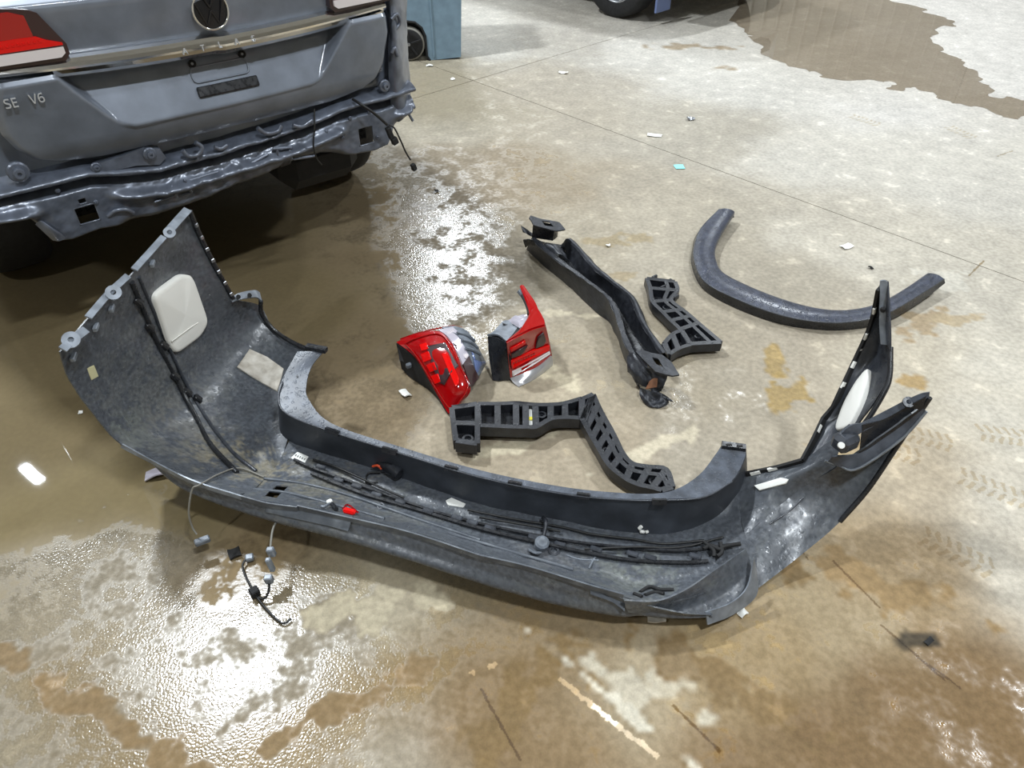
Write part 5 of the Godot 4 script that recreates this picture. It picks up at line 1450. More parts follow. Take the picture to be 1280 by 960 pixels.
	bx(st, Transform3D(Basis(Vector3.UP, -0.3), Vector3(-0.439, 0.146, -1.318)), Vector3(0.036, 0.014, 0.018), 0.005)
	put(st, "red_clip", mats.red_bright, t).set_meta("label", "small red clip")
	line(t, "red_wire", [Vector3(-0.459, 0.142, -1.331), Vector3(-0.458, 0.108, -1.373), Vector3(-0.416, 0.146, -1.314)], 0.003, mats.red)
	st = start()
	bx(st, Transform3D(Basis(Vector3.UP, 0.5), Vector3(-0.509, 0.114, -1.378)), Vector3(0.016, 0.014, 0.014), 0.003)
	put(st, "white_clip", mats.sticker, t)
	line(t, "wire_tail", [Vector3(-0.504, 0.126, -1.362), Vector3(-0.504, 0.164, -1.319), Vector3(-0.512, 0.163, -1.32)], 0.004, mats.painted_edge)
	line(t, "wire_tail", [Vector3(-0.498, 0.124, -1.363), Vector3(-0.471, 0.159, -1.314)], 0.006, mats.black)
	# hook and socket in the middle
	line(t, "hook", [Vector3(0.088, 0.055, -1.371), Vector3(0.095, 0.075, -1.337), Vector3(0.087, 0.059, -1.303), Vector3(0.08, 0.054, -1.274)], 0.006, mats.steel_black)
	st = start()
	lathe(st, axis(Vector3(0.079, 0.041, -1.279), Vector3(0.1, 1, 0.2)), [Vector2(0.012, 0), Vector2(0.02, 0), Vector2(0.02, 0.03), Vector2(0.014, 0.034), Vector2(0.0, 0.03)], 18)
	put(st, "socket", mats.housing, t)
	st = start()
	lathe(st, axis(Vector3(0.114, 0.041, -1.262), Vector3(0, 1, 0.1)), [Vector2(0.009, 0.0), Vector2(0.009, 0.008), Vector2(0.015, 0.008), Vector2(0.015, 0)], 18)
	put(st, "socket", mats.plastic, t)
	st = start()
	lathe(st, axis(Vector3(-0.377, 0.053, -1.412), Vector3(0, 1, 0.1)), [Vector2(0.007, 0.0), Vector2(0.007, 0.007), Vector2(0.011, 0.007), Vector2(0.011, 0)], 16)
	put(st, "socket", mats.plastic, t)
	put(sheet([[Vector3(0.044, 0.053, -1.265), Vector3(0.062, 0.057, -1.251), Vector3(0.079, 0.051, -1.256)], [Vector3(0.045, 0.066, -1.249), Vector3(0.063, 0.074, -1.233), Vector3(0.08, 0.061, -1.244)]], 2, 3, 0.003), "bent_tab", mats.painted_edge, t)
	# bulb holder left by the right end
	for a in [[Vector3(0.518, 0.062, -1.257), Vector3(0.541, 0.063, -1.267), Vector3(0.561, 0.064, -1.254), Vector3(0.579, 0.066, -1.263), Vector3(0.62, 0.071, -1.267)], [Vector3(0.526, 0.061, -1.282), Vector3(0.543, 0.066, -1.25), Vector3(0.542, 0.063, -1.231)], [Vector3(0.568, 0.065, -1.276), Vector3(0.566, 0.064, -1.246), Vector3(0.55, 0.064, -1.23)]]:
		line(t, "wiring_clip", a, 0.006, mats.rubber)
	for a in [[Vector3(0.326, 0.078, -1.109), Vector3(0.356, 0.06, -1.138), Vector3(0.379, 0.071, -1.122), Vector3(0.414, 0.072, -1.121)], [Vector3(0.333, 0.096, -1.088), Vector3(0.362, 0.081, -1.107), Vector3(0.383, 0.089, -1.097)], [Vector3(0.306, 0.096, -1.093), Vector3(0.323, 0.107, -1.076)]]:
		line(t, "torn_slot", a, 0.005, mats.rubber)
	st = start()
	for k in 7:
		var d := Vector3(cos(k * 2.4) * 0.014, 0.006 + 0.008 * sin(k * 1.7), sin(k * 2.4) * 0.012)
		bx(st, Transform3D(Basis(Vector3(k, 1, 2).normalized(), k), Vector3(0.369, 0.041, -1.344) + d), Vector3(0.014, 0.008, 0.01), 0.002)
	put(st, "crumpled_tape", mats.sticker, t)
	# right end: slotted strip, painted strip and the lamp flange
	for a in [[Vector3(0.678, 0.115, -1.479), Vector3(0.739, 0.155, -1.463), Vector3(0.805, 0.215, -1.439)], [Vector3(0.805, 0.215, -1.439), Vector3(0.841, 0.25, -1.486), Vector3(0.874, 0.285, -1.533)], [Vector3(0.874, 0.285, -1.533), Vector3(0.893, 0.31, -1.545), Vector3(0.905, 0.345, -1.556), Vector3(0.948, 0.445, -1.612), Vector3(0.96, 0.545, -1.626), Vector3(0.939, 0.665, -1.615)]]:
		st = start()
		var c := curve(a, 6)
		ribbon(st, c, 0.022, 0.008, Vector3(0.5, 0.4, 0.6).normalized())
		put(st, "slotted_strip", mats.rubber, t)
	for a in [[Vector3(0.686, 0.126, -1.473), Vector3(0.709, 0.141, -1.468)], [Vector3(0.727, 0.154, -1.462), Vector3(0.748, 0.169, -1.457)], [Vector3(0.771, 0.187, -1.453), Vector3(0.791, 0.205, -1.444)], [Vector3(0.817, 0.232, -1.457), Vector3(0.827, 0.243, -1.471)], [Vector3(0.85, 0.267, -1.5), Vector3(0.861, 0.279, -1.516)], [Vector3(0.893, 0.319, -1.545), Vector3(0.899, 0.335, -1.551)], [Vector3(0.91, 0.371, -1.567), Vector3(0.916, 0.387, -1.572)], [Vector3(0.933, 0.421, -1.593), Vector3(0.939, 0.438, -1.599)], [Vector3(0.95, 0.465, -1.614), Vector3(0.952, 0.478, -1.619)], [Vector3(0.954, 0.5, -1.619), Vector3(0.953, 0.52, -1.617)], [Vector3(0.949, 0.587, -1.614), Vector3(0.945, 0.605, -1.613)]]:
		st = start()
		ribbon(st, a, 0.010, 0.006, Vector3(0.5, 0.4, 0.6).normalized())
		put(st, "edge_slot", mats.foam, t)
	put(sheet([[Vector3(0.936, 0.685, -1.618), Vector3(0.945, 0.688, -1.617), Vector3(0.953, 0.685, -1.614)], [Vector3(0.949, 0.61, -1.595), Vector3(0.959, 0.612, -1.592), Vector3(0.971, 0.61, -1.588)], [Vector3(0.959, 0.565, -1.58), Vector3(0.968, 0.57, -1.573), Vector3(0.984, 0.565, -1.573)], [Vector3(0.966, 0.53, -1.557), Vector3(0.971, 0.535, -1.547), Vector3(0.986, 0.53, -1.55)]], 3, 3, 0.006), "painted_edge", mats.painted_edge, t)
	st = start()
	bx(st, Transform3D(Basis(), Vector3(0.953, 0.618, -1.587)), Vector3(0.012, 0.014, 0.012), 0.003)
	put(st, "tab_hole", mats.rubber, t)
	line(t, "rear_edge", [Vector3(0.98, 0.535, -1.537), Vector3(0.972, 0.485, -1.48), Vector3(0.956, 0.45, -1.451), Vector3(0.919, 0.38, -1.418), Vector3(0.887, 0.35, -1.407)], 0.007, mats.black)
	put(sheet([[Vector3(0.833, 0.35, -1.383), Vector3(0.867, 0.39, -1.395), Vector3(0.901, 0.395, -1.402), Vector3(0.94, 0.42, -1.408), Vector3(0.981, 0.465, -1.403), Vector3(1.008, 0.5, -1.393), Vector3(1.022, 0.515, -1.382)], [Vector3(0.861, 0.32, -1.378), Vector3(0.89, 0.36, -1.388), Vector3(0.908, 0.38, -1.388), Vector3(0.948, 0.405, -1.394), Vector3(0.984, 0.45, -1.39), Vector3(1.012, 0.488, -1.383), Vector3(1.024, 0.5, -1.378)]], 3, 4, 0.005), "lamp_flange", mats.wet_plastic, t)
	put(sheet([[Vector3(0.898, 0.395, -1.393), Vector3(0.946, 0.412, -1.395), Vector3(0.983, 0.455, -1.39), Vector3(1.016, 0.505, -1.378)], [Vector3(0.906, 0.315, -1.371), Vector3(0.957, 0.36, -1.379), Vector3(0.994, 0.41, -1.38), Vector3(1.018, 0.47, -1.373)]], 4, 5, 0.004), "flange_wall", mats.black, t)
	put(sheet([[Vector3(0.84, 0.3, -1.374), Vector3(0.906, 0.315, -1.371), Vector3(0.957, 0.36, -1.379), Vector3(0.994, 0.41, -1.38), Vector3(1.018, 0.47, -1.373)], [Vector3(0.838, 0.27, -1.383), Vector3(0.901, 0.272, -1.352), Vector3(0.966, 0.335, -1.36), Vector3(1.005, 0.395, -1.366), Vector3(1.03, 0.46, -1.373)]], 3, 6, 0.005), "flange_ledge", mats.wet_plastic, t)
	line(t, "flange_bead", [Vector3(0.832, 0.272, -1.384), Vector3(0.864, 0.27, -1.371), Vector3(0.899, 0.275, -1.349), Vector3(0.964, 0.338, -1.357), Vector3(1.003, 0.398, -1.363), Vector3(1.028, 0.462, -1.37)], 0.004, mats.painted_edge)
	st = start()
	bx(st, Transform3D(Basis(Vector3.UP, 0.5), Vector3(0.866, 0.345, -1.385)), Vector3(0.065, 0.05, 0.05), 0.012)
	put(st, "flange_block", mats.plastic, t)
	st = start()
	lathe(st, axis(Vector3(0.839, 0.362, -1.351), Vector3(-0.2, 0.7, 0.7)), [Vector2(0, 0.004), Vector2(0.008, 0.004), Vector2(0.009, -0.004)], 14)
	put(st, "flange_hole", mats.sticker, t)
	for c in [Vector3(0.989, 0.47, -1.394)]:
		st = start()
		lathe(st, axis(c, Vector3(-0.1, 0.8, 0.5)), [Vector2(0.006, 0.0), Vector2(0.014, 0.0), Vector2(0.014, 0.006), Vector2(0.006, 0.006), Vector2(0.006, 0)], 18)
		put(st, "fixing_eye", mats.plastic, t)
	line(t, "near_edge", [Vector3(0.899, 0.1, -1.32), Vector3(0.955, 0.2, -1.347), Vector3(0.998, 0.33, -1.374), Vector3(1.026, 0.5, -1.378)], 0.007, mats.black)
	line(t, "crease", [Vector3(0.711, 0.086, -1.324), Vector3(0.763, 0.107, -1.348), Vector3(0.806, 0.135, -1.375)], 0.003, mats.plastic)
	# wires that hang out of the near side
	line(t, "hanging_wire", [Vector3(-0.736, 0.069, -1.514), Vector3(-0.812, 0.08, -1.54), Vector3(-0.844, 0.12, -1.48), Vector3(-0.843, 0.2, -1.364), Vector3(-0.858, 0.2, -1.347), Vector3(-0.875, 0.14, -1.32), Vector3(-0.877, 0.09, -1.311), Vector3(-0.866, 0.07, -1.3)], 0.0026, mats.wire_grey)
	st = start()
	bx(st, Transform3D(Basis(Vector3.UP, 0.5), Vector3(-0.849, 0.06, -1.286)), Vector3(0.04, 0.016, 0.02), 0.003)
	put(st, "wire_plug", mats.housing, t)
	line(t, "hanging_wire", [Vector3(-0.648, 0.09, -1.334), Vector3(-0.641, 0.12, -1.276), Vector3(-0.637, 0.11, -1.226), Vector3(-0.64, 0.08, -1.197)], 0.003, mats.wire_grey)
	for c in [[Vector3(-0.635, 0.1, -1.218), Vector3(0.02, 0.03, 0.016)], [Vector3(-0.635, 0.08, -1.192), Vector3(0.014, 0.05, 0.014)], [Vector3(-0.639, 0.05, -1.168), Vector3(0.022, 0.024, 0.018)]]:
		st = start()
		bx(st, Transform3D(Basis(Vector3(0, 0, 1), 0.1), c[0]), c[1], 0.003)
		put(st, "wire_plug", mats.painted_edge, t)
	line(t, "hanging_wire", [Vector3(-0.639, 0.05, -1.168), Vector3(-0.638, 0.03, -1.148), Vector3(-0.65, 0.015, -1.133), Vector3(-0.675, 0.01, -1.142)], 0.0035, mats.wire)
	st = start()
	bx(st, Transform3D(Basis(Vector3.UP, 0.7), Vector3(-0.68, 0.016, -1.152)), Vector3(0.024, 0.024, 0.024), 0.003)
	put(st, "wire_plug", mats.rubber, t)
	line(t, "hanging_wire", [Vector3(-0.682, 0.012, -1.155), Vector3(-0.716, 0.012, -1.2), Vector3(-0.736, 0.012, -1.237), Vector3(-0.734, 0.015, -1.256)], 0.0032, mats.wire)
	line(t, "hanging_wire", [Vector3(-0.681, 0.012, -1.15), Vector3(-0.642, 0.008, -1.109), Vector3(-0.599, 0.008, -1.071), Vector3(-0.581, 0.008, -1.065), Vector3(-0.568, 0.008, -1.078)], 0.0032, mats.wire)
	st = start()
	bx(st, Transform3D(Basis(Vector3.UP, 0.3), Vector3(-0.725, 0.012, -1.266)), Vector3(0.022, 0.014, 0.022), 0.003)
	put(st, "wire_plug", mats.painted_edge, t)

# ---------------------------------------------------------------- the other parts taken off the car
func reinforcement_beam() -> void:
	var t := thing("bumper_beam", "bent black steel bumper beam, an open channel with torn plates at both ends", "beam")
	var lb := [Vector3(0.069, 0.002, -2.977), Vector3(0.124, 0.002, -2.865), Vector3(0.233, 0.002, -2.675), Vector3(0.34, 0.002, -2.473), Vector3(0.394, 0.002, -2.369), Vector3(0.417, 0.002, -2.166), Vector3(0.448, 0.002, -1.997)]
	var lt := [Vector3(0.084, 0.1, -2.895), Vector3(0.143, 0.1, -2.778), Vector3(0.233, 0.1, -2.636), Vector3(0.334, 0.1, -2.486), Vector3(0.381, 0.1, -2.384), Vector3(0.401, 0.09, -2.176), Vector3(0.424, 0.09, -2.054)]
	var li := [Vector3(0.101, 0.102, -2.899), Vector3(0.16, 0.102, -2.781), Vector3(0.249, 0.102, -2.639), Vector3(0.35, 0.102, -2.483), Vector3(0.395, 0.102, -2.376), Vector3(0.418, 0.092, -2.174), Vector3(0.441, 0.092, -2.061)]
	var fl := [Vector3(0.127, 0.08, -2.91), Vector3(0.177, 0.06, -2.827), Vector3(0.263, 0.045, -2.701), Vector3(0.364, 0.035, -2.551), Vector3(0.415, 0.03, -2.444), Vector3(0.435, 0.03, -2.237), Vector3(0.458, 0.03, -2.116)]
	var fr := [Vector3(0.224, 0.05, -2.928), Vector3(0.249, 0.04, -2.8), Vector3(0.297, 0.03, -2.693), Vector3(0.398, 0.03, -2.529), Vector3(0.435, 0.03, -2.421), Vector3(0.469, 0.03, -2.273), Vector3(0.517, 0.03, -2.126)]
	var rt := [Vector3(0.232, 0.11, -2.87), Vector3(0.272, 0.11, -2.788), Vector3(0.324, 0.11, -2.644), Vector3(0.393, 0.11, -2.517), Vector3(0.453, 0.11, -2.408), Vector3(0.474, 0.105, -2.261), Vector3(0.523, 0.1, -2.069)]
	var ro := [Vector3(0.253, 0.112, -2.873), Vector3(0.292, 0.112, -2.791), Vector3(0.344, 0.112, -2.647), Vector3(0.412, 0.112, -2.519), Vector3(0.471, 0.112, -2.405), Vector3(0.491, 0.107, -2.258), Vector3(0.54, 0.102, -2.071)]
	var rb := [Vector3(0.279, 0.002, -3.028), Vector3(0.326, 0.002, -2.927), Vector3(0.386, 0.002, -2.764), Vector3(0.457, 0.002, -2.626), Vector3(0.515, 0.002, -2.507), Vector3(0.531, 0.002, -2.347), Vector3(0.579, 0.002, -2.161)]
	put(sheet([lb, lt], 4, 6, 0.004, {}, 0.008, 9.0), "front_wall", mats.steel_black, t)
	put(sheet([lt, li], 2, 6, 0.005, {}, 0.006, 14.0), "front_rail", mats.steel_black, t)
	put(sheet([li, fl, fr], 4, 6, 0.004, {}, 0.008, 9.0), "channel_floor", mats.black, t)
	put(sheet([fr, rt], 4, 6, 0.004, {}, 0.010, 12.0), "rear_wall", mats.steel_black, t)
	put(sheet([rt, ro, rb], 4, 6, 0.004, {}, 0.006, 14.0), "rear_rail", mats.steel_black, t)
	put(sheet([[Vector3(0.132, 0.09, -2.857), Vector3(0.172, 0.1, -2.839), Vector3(0.214, 0.085, -2.831)], [Vector3(0.165, 0.07, -2.81), Vector3(0.205, 0.085, -2.784), Vector3(0.246, 0.06, -2.773)]], 4, 4, 0.004, {}, 0.01, 20.0), "folded_web", mats.steel_black, t)
	# plate, post and tongue at the far end
	var st := start()
	var top := [Vector3(0.056, 0.175, -2.976), Vector3(0.125, 0.172, -2.934), Vector3(0.204, 0.17, -2.909), Vector3(0.229, 0.168, -2.841), Vector3(0.183, 0.17, -2.83), Vector3(0.092, 0.174, -2.872), Vector3(0.08, 0.175, -2.921)]
	var hole := [Vector3(0.128, 0.172, -2.916), Vector3(0.162, 0.171, -2.907), Vector3(0.178, 0.171, -2.864), Vector3(0.14, 0.172, -2.872)]
	ring_plate(st, top, hole, 0.005)
	put(st, "end_plate", mats.steel_black, t)
	st = start()
	loft(st, [[Vector3(0.089, 0.17, -2.88), Vector3(0.18, 0.166, -2.845), Vector3(0.2, 0.165, -2.889), Vector3(0.111, 0.17, -2.923)], [Vector3(0.087, 0.1, -2.902), Vector3(0.177, 0.1, -2.874), Vector3(0.2, 0.095, -2.918), Vector3(0.113, 0.1, -2.945)]], false, false)
	put(st, "end_post", mats.black, t)
	put(sheet([[Vector3(0.039, 0.13, -2.955), Vector3(0.063, 0.12, -2.945), Vector3(0.088, 0.105, -2.929)], [Vector3(0.049, 0.11, -2.934), Vector3(0.07, 0.1, -2.931), Vector3(0.098, 0.1, -2.895)]], 3, 4, 0.004, {}, 0.004, 30.0), "torn_tongue", mats.steel_black, t)
	put(sheet([[Vector3(0.049, 0.09, -2.899), Vector3(0.07, 0.1, -2.888), Vector3(0.094, 0.105, -2.872)], [Vector3(0.06, 0.04, -2.924), Vector3(0.081, 0.07, -2.892), Vector3(0.111, 0.09, -2.843)]], 3, 4, 0.004, {}, 0.006, 30.0), "torn_tongue", mats.black, t)
	# crushed near end
	st = start()
	top = [Vector3(0.423, 0.11, -2.111), Vector3(0.474, 0.115, -2.058), Vector3(0.52, 0.115, -2.045), Vector3(0.547, 0.115, -2.004), Vector3(0.567, 0.11, -1.928), Vector3(0.52, 0.113, -1.937), Vector3(0.485, 0.113, -1.954), Vector3(0.457, 0.112, -2.013), Vector3(0.434, 0.11, -2.065)]
	hole = [Vector3(0.482, 0.115, -2.031), Vector3(0.505, 0.115, -2.022), Vector3(0.515, 0.114, -1.975), Vector3(0.493, 0.114, -1.992)]
	ring_plate(st, top, hole, 0.006)
	put(st, "end_plate", mats.steel_black, t)
	put(sheet([[Vector3(0.41, 0.095, -2.089), Vector3(0.438, 0.1, -2.064), Vector3(0.463, 0.105, -2.008), Vector3(0.491, 0.108, -1.956), Vector3(0.523, 0.108, -1.939)], [Vector3(0.405, 0.07, -2.048), Vector3(0.436, 0.075, -2.006), Vector3(0.474, 0.07, -1.981), Vector3(0.498, 0.07, -1.951), Vector3(0.519, 0.075, -1.937)], [Vector3(0.436, 0.03, -2.017), Vector3(0.453, 0.035, -1.976), Vector3(0.477, 0.03, -1.964), Vector3(0.496, 0.03, -1.947), Vector3(0.513, 0.035, -1.95)]], 5, 5, 0.005, {}, 0.022, 22.0), "crushed_post", mats.steel_black, t)
	put(sheet([[Vector3(0.442, 0.03, -1.973), Vector3(0.462, 0.04, -1.948), Vector3(0.488, 0.04, -1.936), Vector3(0.515, 0.03, -1.943), Vector3(0.547, 0.03, -1.901)], [Vector3(0.444, 0.012, -1.934), Vector3(0.469, 0.02, -1.917), Vector3(0.496, 0.012, -1.926), Vector3(0.519, 0.02, -1.925), Vector3(0.535, 0.025, -1.907)], [Vector3(0.467, 0.004, -1.91), Vector3(0.479, 0.004, -1.898), Vector3(0.497, 0.004, -1.894), Vector3(0.52, 0.006, -1.9), Vector3(0.538, 0.01, -1.916)]], 5, 5, 0.005, {}, 0.012, 30.0), "crushed_foot", mats.steel_black, t)
	put(sheet([[Vector3(0.467, 0.082, -1.941), Vector3(0.48, 0.092, -1.946), Vector3(0.494, 0.092, -1.946)], [Vector3(0.454, 0.062, -1.923), Vector3(0.471, 0.072, -1.919), Vector3(0.491, 0.07, -1.926)]], 3, 3, 0.003, {}, 0.006, 30.0), "rusty_tear", mats.rust, t).set_meta("label", "rust-brown torn edge")

# flat plate with one opening: outline and opening as rings of points in space
func ring_plate(st: SurfaceTool, outer: Array, inner: Array, th: float) -> void:
	var n := 24
	var d := Vector3(0, th / 2, 0)
	var mid := Vector3.ZERO
	for p in inner:
		mid += p
	mid /= inner.size()
	var a := ray_ring(outer, mid, n)
	var b := ray_ring(inner, mid, n)
	st.set_smooth_group(-1)
	for k in n:
		var j := (k + 1) % n
		quad(st, a[k] + d, a[j] + d, b[j] + d, b[k] + d)
		quad(st, a[k] - d, b[k] - d, b[j] - d, a[j] - d)
		quad(st, a[k] + d, a[k] - d, a[j] - d, a[j] + d)
		quad(st, b[k] + d, b[j] + d, b[j] - d, b[k] - d)

# where rays from mid (seen from above) leave a closed outline; corners are kept by even stepping in angle
func ray_ring(ring: Array, mid: Vector3, n: int) -> Array:
	var out := []
	for k in n:
		var dir := Vector2(cos(TAU * k / n), sin(TAU * k / n))
		var best := mid
		for i in ring.size():
			var a: Vector3 = ring[i] - mid
			var b: Vector3 = ring[(i + 1) % ring.size()] - mid
			var e := Vector2(b.x - a.x, b.z - a.z)
			var den := dir.x * e.y - dir.y * e.x
			if absf(den) < 1e-9:
				continue
			var r := (a.x * e.y - a.z * e.x) / den
			var s := (a.x * dir.y - a.z * dir.x) / den
			if r > 0.0 and s >= -0.0001 and s <= 1.0001:
				best = mid + a.lerp(b, s)
		out.append(best)
	return out

# ribbed plastic bracket: two edge lines with a web at each station; share = where a middle rail runs (0 none)
func ladder(parent: Node, a: Array, b: Array, depth: float, share: float, m: Material) -> void:
	var n := a.size()
	for side in [a, b]:
		var st := start()
		ribbon(st, curve(side, 4), 0.017, depth, Vector3.UP)
		put(st, "side_rail", m, parent)
	var st := start()
	var low := Vector3(0, -depth * 0.42, 0)
	st.set_smooth_group(-1)
	var ca := curve(a, 4)
	var cb := curve(b, 4)
	for i in ca.size() - 1:
		quad(st, ca[i] + low, ca[i + 1] + low, cb[i + 1] + low, cb[i] + low)
	put(st, "back_plate", mats.black, parent)
	if share > 0.0:
		st = start()
		var mid := []
		for i in ca.size():
			mid.append(ca[i].lerp(cb[i], share))
		ribbon(st, mid, 0.015, depth, Vector3.UP)
		put(st, "middle_rail", m, parent)
	for i in n:
		st = start()
		bar(st, a[i], b[i], 0.022, depth * 0.98, Vector3.UP, 0.001)
		put(st, "web", m, parent)

func boss(parent: Node, at: Vector3, r: float, m: Material) -> void:
	var st := start()
	lathe(st, axis(at, Vector3.UP), [Vector2(r, -0.03), Vector2(r, 0.004), Vector2(r * 0.62, 0.004), Vector2(r * 0.58, -0.004), Vector2(r * 0.3, -0.004), Vector2(r * 0.25, -0.02), Vector2(0, -0.02)], 20)
	put(st, "boss", m, parent)

func brackets() -> void:
	var t := thing("bumper_bracket", "long angled black ribbed plastic bracket lying between the red lamps and the bumper", "bracket")
	var m: Material = mats.bracket
	ladder(t, [Vector3(-0.198, 0.05, -1.823), Vector3(-0.188, 0.05, -1.75), Vector3(-0.176, 0.046, -1.673)], [Vector3(-0.114, 0.05, -1.842), Vector3(-0.111, 0.05, -1.746), Vector3(-0.108, 0.046, -1.659)], 0.042, 0.0, m)
	ladder(t, [Vector3(-0.114, 0.048, -1.845), Vector3(-0.048, 0.046, -1.847), Vector3(0.013, 0.046, -1.851), Vector3(0.045, 0.046, -1.847), Vector3(0.077, 0.046, -1.843), Vector3(0.128, 0.044, -1.845), Vector3(0.176, 0.042, -1.855), Vector3(0.235, 0.04, -1.882)], [Vector3(-0.108, 0.048, -1.74), Vector3(-0.046, 0.046, -1.739), Vector3(0.013, 0.046, -1.735), Vector3(0.044, 0.046, -1.735), Vector3(0.077, 0.046, -1.735), Vector3(0.125, 0.044, -1.775), Vector3(0.173, 0.042, -1.785), Vector3(0.228, 0.04, -1.783)], 0.04, 0.0, m)
	ladder(t, [Vector3(0.274, 0.045, -1.901), Vector3(0.286, 0.04, -1.85), Vector3(0.3, 0.036, -1.799), Vector3(0.316, 0.034, -1.748), Vector3(0.329, 0.034, -1.696), Vector3(0.344, 0.034, -1.632), Vector3(0.369, 0.034, -1.588), Vector3(0.419, 0.034, -1.574), Vector3(0.468, 0.034, -1.564), Vector3(0.476, 0.034, -1.493)], [Vector3(0.229, 0.045, -1.774), Vector3(0.24, 0.04, -1.745), Vector3(0.255, 0.036, -1.701), Vector3(0.27, 0.034, -1.66), Vector3(0.285, 0.034, -1.611), Vector3(0.303, 0.034, -1.571), Vector3(0.342, 0.034, -1.525), Vector3(0.377, 0.034, -1.502), Vector3(0.416, 0.034, -1.49), Vector3(0.441, 0.034, -1.48)], 0.034, 0.36, m)
	ladder(t, [Vector3(0.234, 0.045, -1.876), Vector3(0.274, 0.045, -1.901)], [Vector3(0.227, 0.045, -1.778), Vector3(0.232, 0.045, -1.77)], 0.034, 0.0, m)
	for c in [[Vector3(0.098, 0.046, -1.811), 0.016], [Vector3(0.242, 0.046, -1.839), 0.018], [Vector3(0.299, 0.036, -1.655), 0.015], [Vector3(0.428, 0.036, -1.526), 0.018], [Vector3(-0.14, 0.048, -1.696), 0.018]]:
		boss(t, c[0], c[1], m)
	pad(t, "paper_tag", [Vector3(0.05, 0.05, -1.834), Vector3(0.069, 0.05, -1.838), Vector3(0.073, 0.05, -1.761), Vector3(0.054, 0.05, -1.757)], 0.002, mats.sticker)
	var st := start()
	bx(st, Transform3D(Basis(), Vector3(0.06, 0.054, -1.787)), Vector3(0.018, 0.004, 0.016), 0.002)
	put(st, "yellow_dot", mats.yellow, t).set_meta("label", "yellow paint dot on a paper tag")
	for c in [Vector3(-0.149, 0.055, -1.841), Vector3(-0.101, 0.055, -1.845), Vector3(0, 0.055, -1.849), Vector3(0.032, 0.055, -1.845)]:
		st = start()
		bx(st, Transform3D(Basis(Vector3.UP, 0.2), c), Vector3(0.02, 0.02, 0.014), 0.003)
		put(st, "snap_tab", m, t)
	st = start()
	prism(st, [Vector2(-0.07, -0.02), Vector2(0.08, -0.02), Vector2(0.075, 0.012), Vector2(-0.06, 0.016)], -0.004, 0.004, Transform3D(Basis(), Vector3(-0.01, 0.03, -1.756)))
	put(st, "front_skirt", m, t)

	t = thing("corner_bracket", "short black ribbed bracket with a hooked head beside the bent beam's lower end", "bracket")
	ladder(t, [Vector3(0.556, 0.045, -2.632), Vector3(0.561, 0.04, -2.567), Vector3(0.558, 0.036, -2.474), Vector3(0.586, 0.034, -2.405), Vector3(0.61, 0.034, -2.345), Vector3(0.635, 0.034, -2.288), Vector3(0.657, 0.034, -2.197)], [Vector3(0.668, 0.045, -2.607), Vector3(0.669, 0.04, -2.549), Vector3(0.633, 0.036, -2.485), Vector3(0.667, 0.034, -2.421), Vector3(0.69, 0.034, -2.377), Vector3(0.712, 0.034, -2.329), Vector3(0.772, 0.034, -2.207)], 0.036, 0.66, m)
	ladder(t, [Vector3(0.64, 0.034, -2.283), Vector3(0.602, 0.034, -2.257), Vector3(0.563, 0.034, -2.202)], [Vector3(0.657, 0.034, -2.193), Vector3(0.608, 0.034, -2.168), Vector3(0.57, 0.034, -2.135)], 0.034, 0.0, m)
	for c in [[Vector3(0.626, 0.046, -2.63), 0.014], [Vector3(0.645, 0.044, -2.567), 0.016], [Vector3(0.608, 0.038, -2.449), 0.013], [Vector3(0.699, 0.036, -2.259), 0.013], [Vector3(0.57, 0.036, -2.17), 0.012]]:
		boss(t, c[0], c[1], m)
	for c in [Vector3(0.592, 0.05, -2.655), Vector3(0.647, 0.05, -2.624), Vector3(0.613, 0.05, -2.575), Vector3(0.658, 0.046, -2.511)]:
		st = start()
		bx(st, Transform3D(Basis(Vector3.UP, 0.7), c), Vector3(0.03, 0.02, 0.012), 0.003)
		put(st, "snap_tab", m, t)

